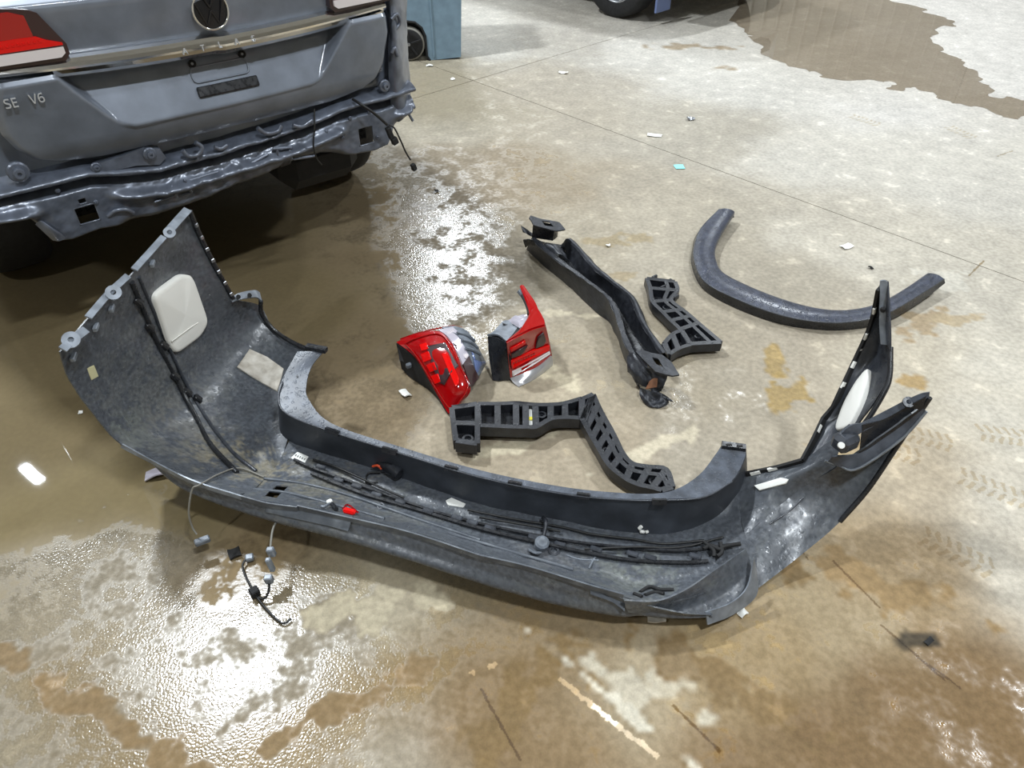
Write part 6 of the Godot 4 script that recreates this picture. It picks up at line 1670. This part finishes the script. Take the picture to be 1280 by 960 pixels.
func tail_lamps() -> void:
	var t := thing("tail_lamp", "red tail lamp tipped on its back, dark inner panel, blue-grey housing to one side", "lamp")
	var st: SurfaceTool
	var face_ := [[Vector3(-0.409, 0.115, -2.119), Vector3(-0.338, 0.15, -2.119), Vector3(-0.254, 0.17, -2.106), Vector3(-0.203, 0.165, -2.043)],
		[Vector3(-0.335, 0.1, -2.05), Vector3(-0.274, 0.135, -2.014), Vector3(-0.218, 0.147, -1.999), Vector3(-0.17, 0.135, -1.962)],
		[Vector3(-0.26, 0.05, -1.932), Vector3(-0.216, 0.075, -1.907), Vector3(-0.174, 0.09, -1.894), Vector3(-0.14, 0.085, -1.904)],
		[Vector3(-0.213, 0.012, -1.856), Vector3(-0.202, 0.016, -1.856), Vector3(-0.189, 0.022, -1.87), Vector3(-0.173, 0.035, -1.887)]]
	put(sheet(face_, 8, 8, 0.008), "red_lens", mats.red, t)
	pad(t, "dark_panel", [Vector3(-0.296, 0.151, -2.048), Vector3(-0.229, 0.168, -2.047), Vector3(-0.181, 0.139, -1.957), Vector3(-0.207, 0.121, -1.934), Vector3(-0.228, 0.088, -1.917), Vector3(-0.249, 0.084, -1.934), Vector3(-0.27, 0.117, -1.98)], 0.003, mats.maroon)
	for a in [[Vector3(-0.316, 0.126, -2.035), Vector3(-0.287, 0.146, -2.027), Vector3(-0.276, 0.134, -1.999), Vector3(-0.304, 0.11, -2.01)], [Vector3(-0.295, 0.108, -1.999), Vector3(-0.267, 0.13, -1.987), Vector3(-0.255, 0.116, -1.964), Vector3(-0.28, 0.096, -1.974)], [Vector3(-0.277, 0.087, -1.964), Vector3(-0.252, 0.107, -1.953), Vector3(-0.241, 0.091, -1.93), Vector3(-0.262, 0.073, -1.938)], [Vector3(-0.321, 0.146, -2.064), Vector3(-0.297, 0.157, -2.061), Vector3(-0.287, 0.151, -2.035), Vector3(-0.312, 0.137, -2.041)]]:
		pad(t, "red_block", a, 0.0015, mats.red_bright)
	pad(t, "red_bar", [Vector3(-0.239, 0.153, -2.002), Vector3(-0.231, 0.156, -2.005), Vector3(-0.222, 0.158, -2.005), Vector3(-0.198, 0.139, -1.957), Vector3(-0.177, 0.117, -1.915), Vector3(-0.178, 0.107, -1.901), Vector3(-0.188, 0.098, -1.894), Vector3(-0.193, 0.104, -1.904), Vector3(-0.216, 0.13, -1.95)], 0.002, mats.red_bright)
	pad(t, "smoked_lens", [Vector3(-0.172, 0.141, -1.957), Vector3(-0.188, 0.151, -1.982), Vector3(-0.147, 0.099, -1.902), Vector3(-0.137, 0.092, -1.9)], 0.003, mats.maroon)
	put(sheet([[Vector3(-0.203, 0.166, -2.046), Vector3(-0.167, 0.137, -1.968), Vector3(-0.14, 0.088, -1.904)], [Vector3(-0.151, 0.135, -2.019), Vector3(-0.133, 0.12, -1.98), Vector3(-0.115, 0.075, -1.971)]], 4, 6, 0.006), "smoked_side", mats.maroon, t)
	put(sheet([[Vector3(-0.257, 0.172, -2.112), Vector3(-0.221, 0.17, -2.073), Vector3(-0.188, 0.155, -2.011), Vector3(-0.167, 0.138, -1.962)], [Vector3(-0.209, 0.168, -2.137), Vector3(-0.182, 0.16, -2.101), Vector3(-0.163, 0.148, -2.056), Vector3(-0.148, 0.135, -2.014)]], 4, 5, 0.006), "clear_side", mats.lens_clear, t)
	for k in 7:
		var f := 0.15 + 0.12 * k
		st = start()
		var p0: Vector3 = Vector3(-0.234, 0.176, -2.097)
		var p1: Vector3 = Vector3(-0.157, 0.142, -1.988)
		var p2: Vector3 = Vector3(-0.205, 0.17, -2.125)
		var p3: Vector3 = Vector3(-0.148, 0.138, -2.015)
		bar(st, p0.lerp(p2, f), p1.lerp(p3, f), 0.002, 0.003)
		put(st, "lens_flute", mats.lamp_white, t)
	put(sheet([[Vector3(-0.397, 0.125, -2.124), Vector3(-0.337, 0.155, -2.117), Vector3(-0.28, 0.172, -2.117), Vector3(-0.239, 0.17, -2.134), Vector3(-0.205, 0.16, -2.158)], [Vector3(-0.388, 0.05, -2.24), Vector3(-0.345, 0.06, -2.262), Vector3(-0.285, 0.07, -2.279), Vector3(-0.24, 0.08, -2.275), Vector3(-0.186, 0.07, -2.274)]], 4, 5, 0.005), "upper_case", mats.red, t)
	# stepped housing behind
	put(sheet([[Vector3(-0.247, 0.17, -2.13), Vector3(-0.204, 0.165, -2.146), Vector3(-0.162, 0.14, -2.152), Vector3(-0.145, 0.1, -2.168)], [Vector3(-0.189, 0.165, -2.089), Vector3(-0.162, 0.15, -2.095), Vector3(-0.136, 0.12, -2.103), Vector3(-0.125, 0.07, -2.15)], [Vector3(-0.166, 0.15, -2.049), Vector3(-0.144, 0.135, -2.055), Vector3(-0.118, 0.1, -2.078), Vector3(-0.107, 0.04, -2.132)], [Vector3(-0.148, 0.135, -2.014), Vector3(-0.13, 0.115, -2.018), Vector3(-0.109, 0.08, -2.049), Vector3(-0.096, 0.02, -2.12)], [Vector3(-0.118, 0.08, -1.969), Vector3(-0.111, 0.07, -1.999), Vector3(-0.105, 0.05, -2.046), Vector3(-0.099, 0.01, -2.123)]], 4, 4, 0.005), "housing", mats.housing, t)
	for a in [[Vector3(-0.192, 0.17, -2.101), Vector3(-0.158, 0.15, -2.114), Vector3(-0.133, 0.12, -2.122)], [Vector3(-0.174, 0.164, -2.067), Vector3(-0.145, 0.144, -2.08), Vector3(-0.121, 0.11, -2.092)], [Vector3(-0.159, 0.155, -2.033), Vector3(-0.136, 0.135, -2.046), Vector3(-0.112, 0.1, -2.069)]]:
		line(t, "housing_step", a, 0.006, mats.housing)
	put(sheet([[Vector3(-0.138, 0.135, -2.037), Vector3(-0.124, 0.12, -2.011), Vector3(-0.094, 0.06, -2.074)], [Vector3(-0.126, 0.115, -1.995), Vector3(-0.116, 0.1, -2.01), Vector3(-0.097, 0.05, -2.082)], [Vector3(-0.123, 0.09, -1.97), Vector3(-0.116, 0.085, -2.002), Vector3(-0.112, 0.07, -2.039)]], 3, 4, 0.006), "blue_seal", mats.housing_blue, t).set_meta("label", "blue-grey folded corner of the housing")
	put(sheet([[Vector3(-0.409, 0.112, -2.118), Vector3(-0.372, 0.105, -2.085), Vector3(-0.33, 0.095, -2.048), Vector3(-0.26, 0.046, -1.933), Vector3(-0.213, 0.009, -1.86)], [Vector3(-0.397, 0.012, -2.097), Vector3(-0.381, 0.006, -2.082), Vector3(-0.355, 0.004, -2.052), Vector3(-0.271, 0.003, -1.97), Vector3(-0.217, 0.002, -1.867)]], 3, 5, 0.006), "underside", mats.rubber, t)
	put(sheet([[Vector3(-0.406, 0.11, -2.116), Vector3(-0.397, 0.105, -2.108), Vector3(-0.383, 0.1, -2.101)], [Vector3(-0.402, 0.05, -2.1), Vector3(-0.386, 0.05, -2.091), Vector3(-0.365, 0.05, -2.077)]], 3, 3, 0.006), "lug", mats.plastic, t)
	st = start()
	bx(st, Transform3D(Basis(Vector3.UP, 0.5), Vector3(-0.365, 0.06, -2.056)), Vector3(0.02, 0.02, 0.016), 0.004)
	put(st, "bulb_socket", mats.housing, t)
	line(t, "lens_rim", [Vector3(-0.376, 0.127, -2.096), Vector3(-0.334, 0.151, -2.095), Vector3(-0.258, 0.173, -2.091), Vector3(-0.212, 0.167, -2.038), Vector3(-0.179, 0.142, -1.961), Vector3(-0.147, 0.099, -1.902), Vector3(-0.175, 0.056, -1.87), Vector3(-0.206, 0.031, -1.859), Vector3(-0.255, 0.06, -1.924), Vector3(-0.328, 0.11, -2.037), Vector3(-0.376, 0.127, -2.096)], 0.0025, mats.red)

	t = thing("tail_lamp", "red tail lamp standing upright with a pointed fin, black side and white strip", "lamp")
	put(sheet([[Vector3(-0.019, 0.17, -2.045), Vector3(0.022, 0.185, -2.062), Vector3(0.066, 0.192, -2.09), Vector3(0.114, 0.19, -2.116)],
		[Vector3(-0.014, 0.085, -2.056), Vector3(0.034, 0.105, -2.076), Vector3(0.085, 0.115, -2.105), Vector3(0.131, 0.108, -2.128)],
		[Vector3(-0.006, 0.01, -2.045), Vector3(0.043, 0.025, -2.058), Vector3(0.092, 0.035, -2.087), Vector3(0.139, 0.045, -2.135)]], 8, 8, 0.008), "red_lens", mats.red, t)
	for a in [[Vector3(-0.002, 0.114, -2.051), Vector3(0.055, 0.133, -2.078), Vector3(0.046, 0.116, -2.073), Vector3(0.032, 0.104, -2.065), Vector3(0, 0.096, -2.053)], [Vector3(0.091, 0.153, -2.097), Vector3(0.11, 0.168, -2.105), Vector3(0.12, 0.128, -2.112), Vector3(0.112, 0.11, -2.109), Vector3(0.083, 0.109, -2.093)]]:
		pad(t, "dark_panel", a, 0.003, mats.maroon)
	pad(t, "red_bar", [Vector3(-0.005, 0.142, -2.046), Vector3(0.046, 0.159, -2.07), Vector3(0.046, 0.144, -2.072), Vector3(-0.005, 0.127, -2.048)], 0.003, mats.red_bright)
	pad(t, "red_bar", [Vector3(-0.003, 0.086, -2.051), Vector3(0.078, 0.105, -2.089), Vector3(0.133, 0.102, -2.119), Vector3(0.134, 0.08, -2.12), Vector3(0.06, 0.073, -2.071), Vector3(-0.001, 0.052, -2.046)], 0.003, mats.red_bright)
	pad(t, "white_strip", [Vector3(0.002, 0.042, -2.045), Vector3(0.072, 0.064, -2.074), Vector3(0.135, 0.073, -2.12), Vector3(0.138, 0.061, -2.123), Vector3(0.072, 0.05, -2.069), Vector3(0.002, 0.024, -2.04)], 0.003, mats.lamp_white)
	for k in 9:
		st = start()
		var p0: Vector3 = Vector3(0.006, 0.076, -2.051)
		var p1: Vector3 = Vector3(0.078, 0.091, -2.084)
		bx(st, Transform3D(Basis(), p0.lerp(p1, k / 8.0)), Vector3(0.006, 0.007, 0.006), 0.001)
		put(st, "lens_tooth", mats.red, t)
	put(sheet([[Vector3(-0.006, 0.012, -2.043), Vector3(0.046, 0.027, -2.056), Vector3(0.095, 0.037, -2.084), Vector3(0.142, 0.047, -2.128)], [Vector3(0.006, 0.006, -2.023), Vector3(0.054, 0.014, -2.04), Vector3(0.103, 0.02, -2.078), Vector3(0.146, 0.024, -2.133)], [Vector3(0.023, 0.001, -2.007), Vector3(0.063, 0.001, -2.038), Vector3(0.107, 0.001, -2.083), Vector3(0.147, 0.001, -2.134)]], 4, 6, 0.006), "chrome_foot", mats.lamp_foot, t)
	put(sheet([[Vector3(-0.019, 0.172, -2.047), Vector3(0.022, 0.187, -2.064), Vector3(0.066, 0.194, -2.091), Vector3(0.114, 0.192, -2.118)], [Vector3(0.008, 0.18, -2.073), Vector3(0.039, 0.19, -2.097), Vector3(0.072, 0.197, -2.121), Vector3(0.112, 0.195, -2.138)], [Vector3(0.033, 0.185, -2.104), Vector3(0.05, 0.193, -2.131), Vector3(0.076, 0.2, -2.155), Vector3(0.104, 0.2, -2.165)], [Vector3(0.059, 0.19, -2.169), Vector3(0.068, 0.197, -2.189), Vector3(0.083, 0.203, -2.2), Vector3(0.094, 0.205, -2.192)], [Vector3(0.057, 0.2, -2.215), Vector3(0.063, 0.205, -2.228), Vector3(0.072, 0.207, -2.24), Vector3(0.081, 0.208, -2.239)], [Vector3(0.03, 0.205, -2.339), Vector3(0.033, 0.207, -2.344), Vector3(0.039, 0.208, -2.345), Vector3(0.044, 0.208, -2.34)]], 4, 5, 0.006), "red_fin", mats.red, t)
	put(sheet([[Vector3(0.114, 0.19, -2.121), Vector3(0.131, 0.108, -2.128), Vector3(0.142, 0.045, -2.13)], [Vector3(0.113, 0.15, -2.217), Vector3(0.13, 0.08, -2.215), Vector3(0.142, 0.03, -2.183)]], 3, 4, 0.006), "lens_side", mats.red, t)
	put(sheet([[Vector3(0.021, 0.2, -2.32), Vector3(0.035, 0.19, -2.297), Vector3(0.058, 0.18, -2.234), Vector3(0.06, 0.17, -2.203)], [Vector3(0.033, 0.195, -2.338), Vector3(0.047, 0.19, -2.303), Vector3(0.069, 0.185, -2.232), Vector3(0.066, 0.17, -2.198)]], 3, 4, 0.012), "fin_back", mats.housing, t)
	line(t, "fin_gap", [Vector3(0.038, 0.2, -2.293), Vector3(0.044, 0.197, -2.271), Vector3(0.057, 0.192, -2.217), Vector3(0.06, 0.188, -2.187)], 0.006, mats.rubber)
	# dark side wall and grey moulded back
	put(sheet([[Vector3(-0.084, 0.15, -2.109), Vector3(-0.064, 0.155, -2.098), Vector3(-0.042, 0.16, -2.077), Vector3(-0.019, 0.168, -2.048)], [Vector3(-0.08, 0.07, -2.098), Vector3(-0.06, 0.075, -2.078), Vector3(-0.037, 0.08, -2.062), Vector3(-0.014, 0.083, -2.054)], [Vector3(-0.069, 0.002, -2.046), Vector3(-0.049, 0.002, -2.041), Vector3(-0.026, 0.002, -2.046), Vector3(-0.003, 0.002, -2.046)]], 4, 5, 0.006), "side_wall", mats.black, t)
	st = start()
	loft(st, [[Vector3(-0.079, 0.15, -2.119), Vector3(-0.016, 0.168, -2.052), Vector3(0.042, 0.178, -2.123), Vector3(0, 0.15, -2.217)], [Vector3(-0.066, 0.004, -2.048), Vector3(0, 0.004, -2.048), Vector3(0.13, 0.004, -2.168), Vector3(0.072, 0.004, -2.207)]], true, false)
	put(st, "housing_core", mats.rubber, t)
	put(sheet([[Vector3(-0.087, 0.155, -2.107), Vector3(-0.065, 0.16, -2.119), Vector3(-0.034, 0.16, -2.178), Vector3(-0.02, 0.158, -2.19)], [Vector3(-0.05, 0.168, -2.09), Vector3(-0.034, 0.165, -2.122), Vector3(-0.017, 0.163, -2.149), Vector3(0, 0.16, -2.183)], [Vector3(-0.019, 0.172, -2.047), Vector3(-0.003, 0.172, -2.075), Vector3(0.014, 0.168, -2.118), Vector3(0.028, 0.165, -2.161)]], 4, 4, 0.006), "housing", mats.housing, t)
	put(sheet([[Vector3(-0.02, 0.16, -2.188), Vector3(0.006, 0.17, -2.198), Vector3(0.035, 0.17, -2.208)], [Vector3(0.006, 0.168, -2.152), Vector3(0.028, 0.18, -2.159), Vector3(0.06, 0.175, -2.191)], [Vector3(0.028, 0.178, -2.114), Vector3(0.042, 0.18, -2.13), Vector3(0.06, 0.178, -2.167)]], 4, 4, 0.006, {}, 0.01, 25.0), "reflector_back", mats.lens_clear, t)
	st = start()
	prism(st, [Vector2(0, 0), Vector2(0.032, -0.012), Vector2(0.04, -0.05), Vector2(0.008, -0.035)], -0.003, 0.003, Transform3D(Basis(), Vector3(-0.034, 0.172, -2.156)))
	put(st, "housing_fin", mats.black, t)

func wheel_arch_trim() -> void:
	var t := thing("arch_trim", "curved black plastic wheel arch trim beaded with water, lying on the pale concrete", "trim")
	var ot := [Vector3(0.986, 0.06, -3.246), Vector3(0.872, 0.05, -3.083), Vector3(0.817, 0.045, -2.944), Vector3(0.788, 0.045, -2.805), Vector3(0.798, 0.045, -2.632), Vector3(0.9, 0.045, -2.501), Vector3(1.045, 0.045, -2.389), Vector3(1.198, 0.045, -2.34), Vector3(1.34, 0.045, -2.351), Vector3(1.473, 0.05, -2.403), Vector3(1.639, 0.055, -2.52), Vector3(1.78, 0.06, -2.626)]
	var ol := [Vector3(0.978, 0.03, -3.255), Vector3(0.866, 0.006, -3.111), Vector3(0.819, 0.003, -2.975), Vector3(0.788, 0.003, -2.829), Vector3(0.801, 0.003, -2.643), Vector3(0.9, 0.003, -2.506), Vector3(1.05, 0.003, -2.394), Vector3(1.213, 0.003, -2.351), Vector3(1.36, 0.003, -2.362), Vector3(1.497, 0.008, -2.414), Vector3(1.66, 0.02, -2.527), Vector3(1.786, 0.045, -2.62)]
	var it := [Vector3(1.051, 0.06, -3.229), Vector3(0.954, 0.05, -3.052), Vector3(0.897, 0.045, -2.916), Vector3(0.877, 0.045, -2.805), Vector3(0.891, 0.045, -2.694), Vector3(1.008, 0.045, -2.559), Vector3(1.141, 0.045, -2.461), Vector3(1.255, 0.045, -2.422), Vector3(1.369, 0.045, -2.433), Vector3(1.475, 0.05, -2.476), Vector3(1.606, 0.055, -2.568), Vector3(1.733, 0.06, -2.67)]
	var mid := []
	for i in ot.size():
		mid.append(ot[i].lerp(it[i], 0.45) + Vector3(0, 0.008, 0))
	var il := []
	for i in it.size():
		il.append(it[i] + Vector3(0, -0.022, 0) + (it[i] - ot[i]).normalized() * 0.004)
	put(sheet([ol, ot], 3, 8, 0.004), "outer_wall", mats.black, t)
	put(sheet([ot, mid, it, il], 4, 8, 0.004), "face", mats.beaded, t)
	line(t, "edge_bead", ot, 0.0035, mats.plastic, 8)
	put(sheet([[ot[0], mid[0], it[0]], [ot[0] + Vector3(0.01, -0.045, -0.005), mid[0] + Vector3(0.01, -0.05, -0.005), it[0] + Vector3(0.01, -0.035, -0.005)]], 2, 3, 0.004), "end_return", mats.black, t)
	for c in [Vector3(1.019, 0.03, -3.199), Vector3(0.992, 0.03, -3.143)]:
		var st := start()
		bx(st, Transform3D(Basis(Vector3.UP, 0.4), c), Vector3(0.02, 0.03, 0.02), 0.004)
		put(st, "clip", mats.rubber, t)

# ---------------------------------------------------------------- things further back and small litter
func wheelie_bin() -> void:
	var t := thing("wheelie_bin", "blue-grey plastic wheeled refuse bin standing behind the grey car", "bin", Vector3(-0.625, 0, -5.74), 0.12)
	var st := start()
	var out := [Vector2(0.25, 0.015), Vector2(0.02, 0.0), Vector2(0.0, 0.03), Vector2(-0.003, 0.17), Vector2(-0.025, 0.225), Vector2(-0.07, 0.262), Vector2(-0.16, 0.275), Vector2(-0.26, 0.27), Vector2(-0.27, 0.3), Vector2(-0.325, 1.02), Vector2(0.30, 1.02)]
	prism(st, out, -0.52, 0.0)
	put(st, "body", mats.bin_plastic, t)
	st = start()
	var rim := []
	for p in [Vector2(0.02, 0.0), Vector2(0.0, 0.03), Vector2(-0.003, 0.17), Vector2(-0.025, 0.225), Vector2(-0.07, 0.262), Vector2(-0.16, 0.275), Vector2(-0.26, 0.27)]:
		rim.append(Vector3(p.x, p.y, 0.0))
	tube(st, rim, 0.009, 8)
	put(st, "arch_rim", mats.rubber, t)
	st = start()
	bx(st, Transform3D(Basis(), Vector3(-0.14, 0.15, -0.3)), Vector3(0.26, 0.26, 0.2), 0.0)
	put(st, "axle_box", mats.rubber, t)
	st = start()
	tube(st, curve([Vector3(0.0, 1.0, 0.001), Vector3(0.035, 0.7, 0.001), Vector3(0.05, 0.35, 0.001), Vector3(0.052, 0.02, 0.001)], 5), 0.007, 6)
	put(st, "moulded_rib", mats.bin_plastic, t)
	st = start()
	bx(st, Transform3D(Basis(), Vector3(-0.01, 1.045, -0.26)), Vector3(0.68, 0.05, 0.58), 0.02)
	put(st, "lid", mats.bin_plastic, t)
	for z in [-0.02, -0.5]:
		st = start()
		var x := axis(Vector3(-0.125, 0.118, z), Vector3(0, 0, 1))
		lathe(st, x, [Vector2(0.08, -0.03), Vector2(0.112, -0.026), Vector2(0.118, 0.0), Vector2(0.112, 0.026), Vector2(0.1, 0.03)], 36, true)
		var w := put(st, "wheel", mats.wire_grey, t)
		st = start()
		lathe(st, x, [Vector2(0.104, 0.026), Vector2(0.1, 0.034), Vector2(0.06, 0.02), Vector2(0.02, 0.026), Vector2(0, 0.03)], 32, true)
		put(st, "wheel_disc", mats.rubber, w)
		st = start()
		for k in 5:
			var a := TAU * k / 5.0 + 0.3
			bar(st, x.origin + Vector3(cos(a) * 0.02, sin(a) * 0.02, 0.028), x.origin + Vector3(cos(a) * 0.095, sin(a) * 0.095, 0.03), 0.014, 0.008, Vector3(0, 0, 1))
		put(st, "wheel_web", mats.rubber, w)
		st = start()
		lathe(st, x, [Vector2(0.011, 0.024), Vector2(0.011, 0.038), Vector2(0, 0.04)], 12)
		put(st, "axle_end", mats.steel, w)

func parked_car() -> void:
	var t := thing("car", "pale parked car, its spoked front wheel standing near the big puddle", "car", Vector3(0.93, 0, -7.0), 0.775)
	for z in [0.0, -2.75]:
		for x in [0.0, 1.58]:
			road_wheel(t, Vector3(x, 0.34, z), Vector3(-1 if x < 0.5 else 1, 0, 0), 0.34, 0.22)
	var st := start()
	var rings := []
	for s in [[0.80, 0.34, 0.5, 0.62], [0.72, 0.28, 0.74, 0.78], [0.45, 0.34, 0.84, 0.9], [0.40, 0.66, 0.85, 0.93], [-0.40, 0.68, 0.87, 1.0], [-0.46, 0.34, 0.87, 1.02], [-0.9, 0.30, 0.88, 1.1], [-2.3, 0.30, 0.88, 1.1], [-2.36, 0.68, 0.87, 1.1], [-3.14, 0.68, 0.86, 1.08], [-3.2, 0.36, 0.84, 1.06], [-3.6, 0.4, 0.72, 1.0]]:
		var ring := []
		for p in [[-1, 0.0], [-1.0, 0.5], [-0.96, 0.9], [-0.85, 1.0], [0.85, 1.0], [0.96, 0.9], [1, 0.5], [1, 0.0]]:
			ring.append(Vector3(0.79 + p[0] * s[2], lerpf(s[1], s[3], p[1]), s[0]))
		rings.append(ring)
	loft(st, rings, true, false)
	put(st, "body", mats.pale_paint, t)
	st = start()
	rings = []
	for s in [[-0.75, 1.08, 0.78, 1.1], [-1.4, 1.08, 0.74, 1.48], [-2.7, 1.08, 0.72, 1.5], [-3.4, 1.03, 0.72, 1.1]]:
		var ring := []
		for p in [[-1, 0.0], [-0.84, 1.0], [0.84, 1.0], [1, 0.0]]:
			ring.append(Vector3(0.79 + p[0] * s[2], lerpf(s[1], s[3], p[1]), s[0]))
		rings.append(ring)
	loft(st, rings, true, false)
	put(st, "cabin_glass", mats.glass_dark, t)
	st = start()
	bx(st, Transform3D(Basis(), Vector3(0.79, 0.34, -1.4)), Vector3(1.3, 0.12, 3.4), 0.02)
	put(st, "floor_pan", mats.black, t)
	st = start()
	bx(st, Transform3D(Basis(), Vector3(0.79, 0.34, 0.74)), Vector3(1.0, 0.12, 0.14), 0.03)
	put(st, "lower_grille", mats.rubber, t)
	st = start()
	bx(st, Transform3D(Basis(), Vector3(0.06, 0.2, 0.40)), Vector3(0.2, 0.22, 0.02), 0.005)
	put(st, "mud_flap", mats.housing_blue, t)

func scrap(called: String, label: String, category: String, at: Vector2, size: Vector3, m: Material, turn := 0.0, group := "") -> void:
	# a crumpled sheet or chip lying on the concrete
	var rows := []
	for i in 3:
		var row := []
		for j in 3:
			row.append(Vector3((j - 1) * size.x / 2 * (1.0 - 0.12 * rng.randf()), 0.002 + size.y * rng.randf(), (i - 1) * size.z / 2 * (1.0 - 0.2 * rng.randf())))
		rows.append(row)
	var o := put(sheet(rows, 3, 3, maxf(size.y * 0.25, 0.0015)), called, m)
	o.position = Vector3(at.x, 0.0005, at.y)
	o.rotation.y = turn
	tag(o, label, category, group)

func litter() -> void:
	scrap("paper_note", "small cyan paper note flat on the concrete", "paper", Vector2(0.911, -3.863), Vector3(0.055, 0.002, 0.06), mats.cyan, 0.1)
	scrap("paper_scrap", "white paper scrap on the concrete just above the cyan note", "paper", Vector2(0.84, -4.301), Vector3(0.09, 0.006, 0.04), mats.sticker, -0.2)
	scrap("paper_scrap", "white torn scrap inside the curve of the wheel arch trim", "paper", Vector2(1.522, -2.995), Vector3(0.06, 0.008, 0.04), mats.sticker, 0.5)
	scrap("foil_scrap", "small crumpled foil scrap farther back than the white paper", "scrap", Vector2(1.099, -4.556), Vector3(0.05, 0.014, 0.03), mats.steel, 0.2)
	scrap("foil_scrap", "small pale crumpled scrap in front of the parked car's wheel", "scrap", Vector2(0.362, -5.44), Vector3(0.07, 0.015, 0.03), mats.foam, -0.3)
	scrap("paper_scrap", "tiny white crumpled tissue left of the tail lamp on its back", "paper", Vector2(-0.372, -1.965), Vector3(0.03, 0.014, 0.045), mats.sticker, 0.7)
	scrap("plastic_shard", "clear grey plastic shard by the bumper's near left corner", "shard", Vector2(-1.099, -1.586), Vector3(0.07, 0.016, 0.04), mats.lens_clear, 0.3)
	scrap("plastic_clip", "broken black plastic clip on the wet floor below the bumper", "clip", Vector2(-0.772, -1.283), Vector3(0.034, 0.018, 0.03), mats.rubber, 0.5)
	scrap("plastic_chip", "black chip on the floor right of the hanging car plug", "chip", Vector2(-0.386, -3.559), Vector3(0.022, 0.012, 0.02), mats.rubber, 0.5)
	scrap("plastic_chip", "black chip inside the wheel arch trim's long side", "chip", Vector2(1.562, -2.807), Vector3(0.02, 0.012, 0.018), mats.rubber, 0.1)
	scrap("plastic_chip", "dark tuft of debris on the brown wet corner of floor", "debris", Vector2(1.046, -1.015), Vector3(0.024, 0.008, 0.014), mats.rubber, 0.6)
	scrap("plastic_chip", "white chip on the wet floor beside the bumper's left end", "chip", Vector2(-1.463, -1.87), Vector3(0.014, 0.008, 0.014), mats.sticker)
	scrap("plastic_chip", "white chip on the floor beside the bin wheel", "chip", Vector2(-0.596, -5.601), Vector3(0.05, 0.012, 0.03), mats.sticker)
	scrap("plastic_chip", "white chip out on the floor right of the bin", "chip", Vector2(-0.41, -5.303), Vector3(0.03, 0.012, 0.02), mats.sticker)
	scrap("plastic_chip", "grey chip under the torn flap at the bumper's near edge", "chip", Vector2(0.371, -1.079), Vector3(0.05, 0.016, 0.03), mats.foam_dirty)
	scrap("plastic_chip", "pale chip beside the broken shard's tip", "chip", Vector2(0.598, -1.095), Vector3(0.025, 0.012, 0.02), mats.sticker, 0.6)
	scrap("plastic_chip", "white chip on the floor above the short bracket", "chip", Vector2(0.438, -3.002), Vector3(0.02, 0.01, 0.016), mats.sticker)
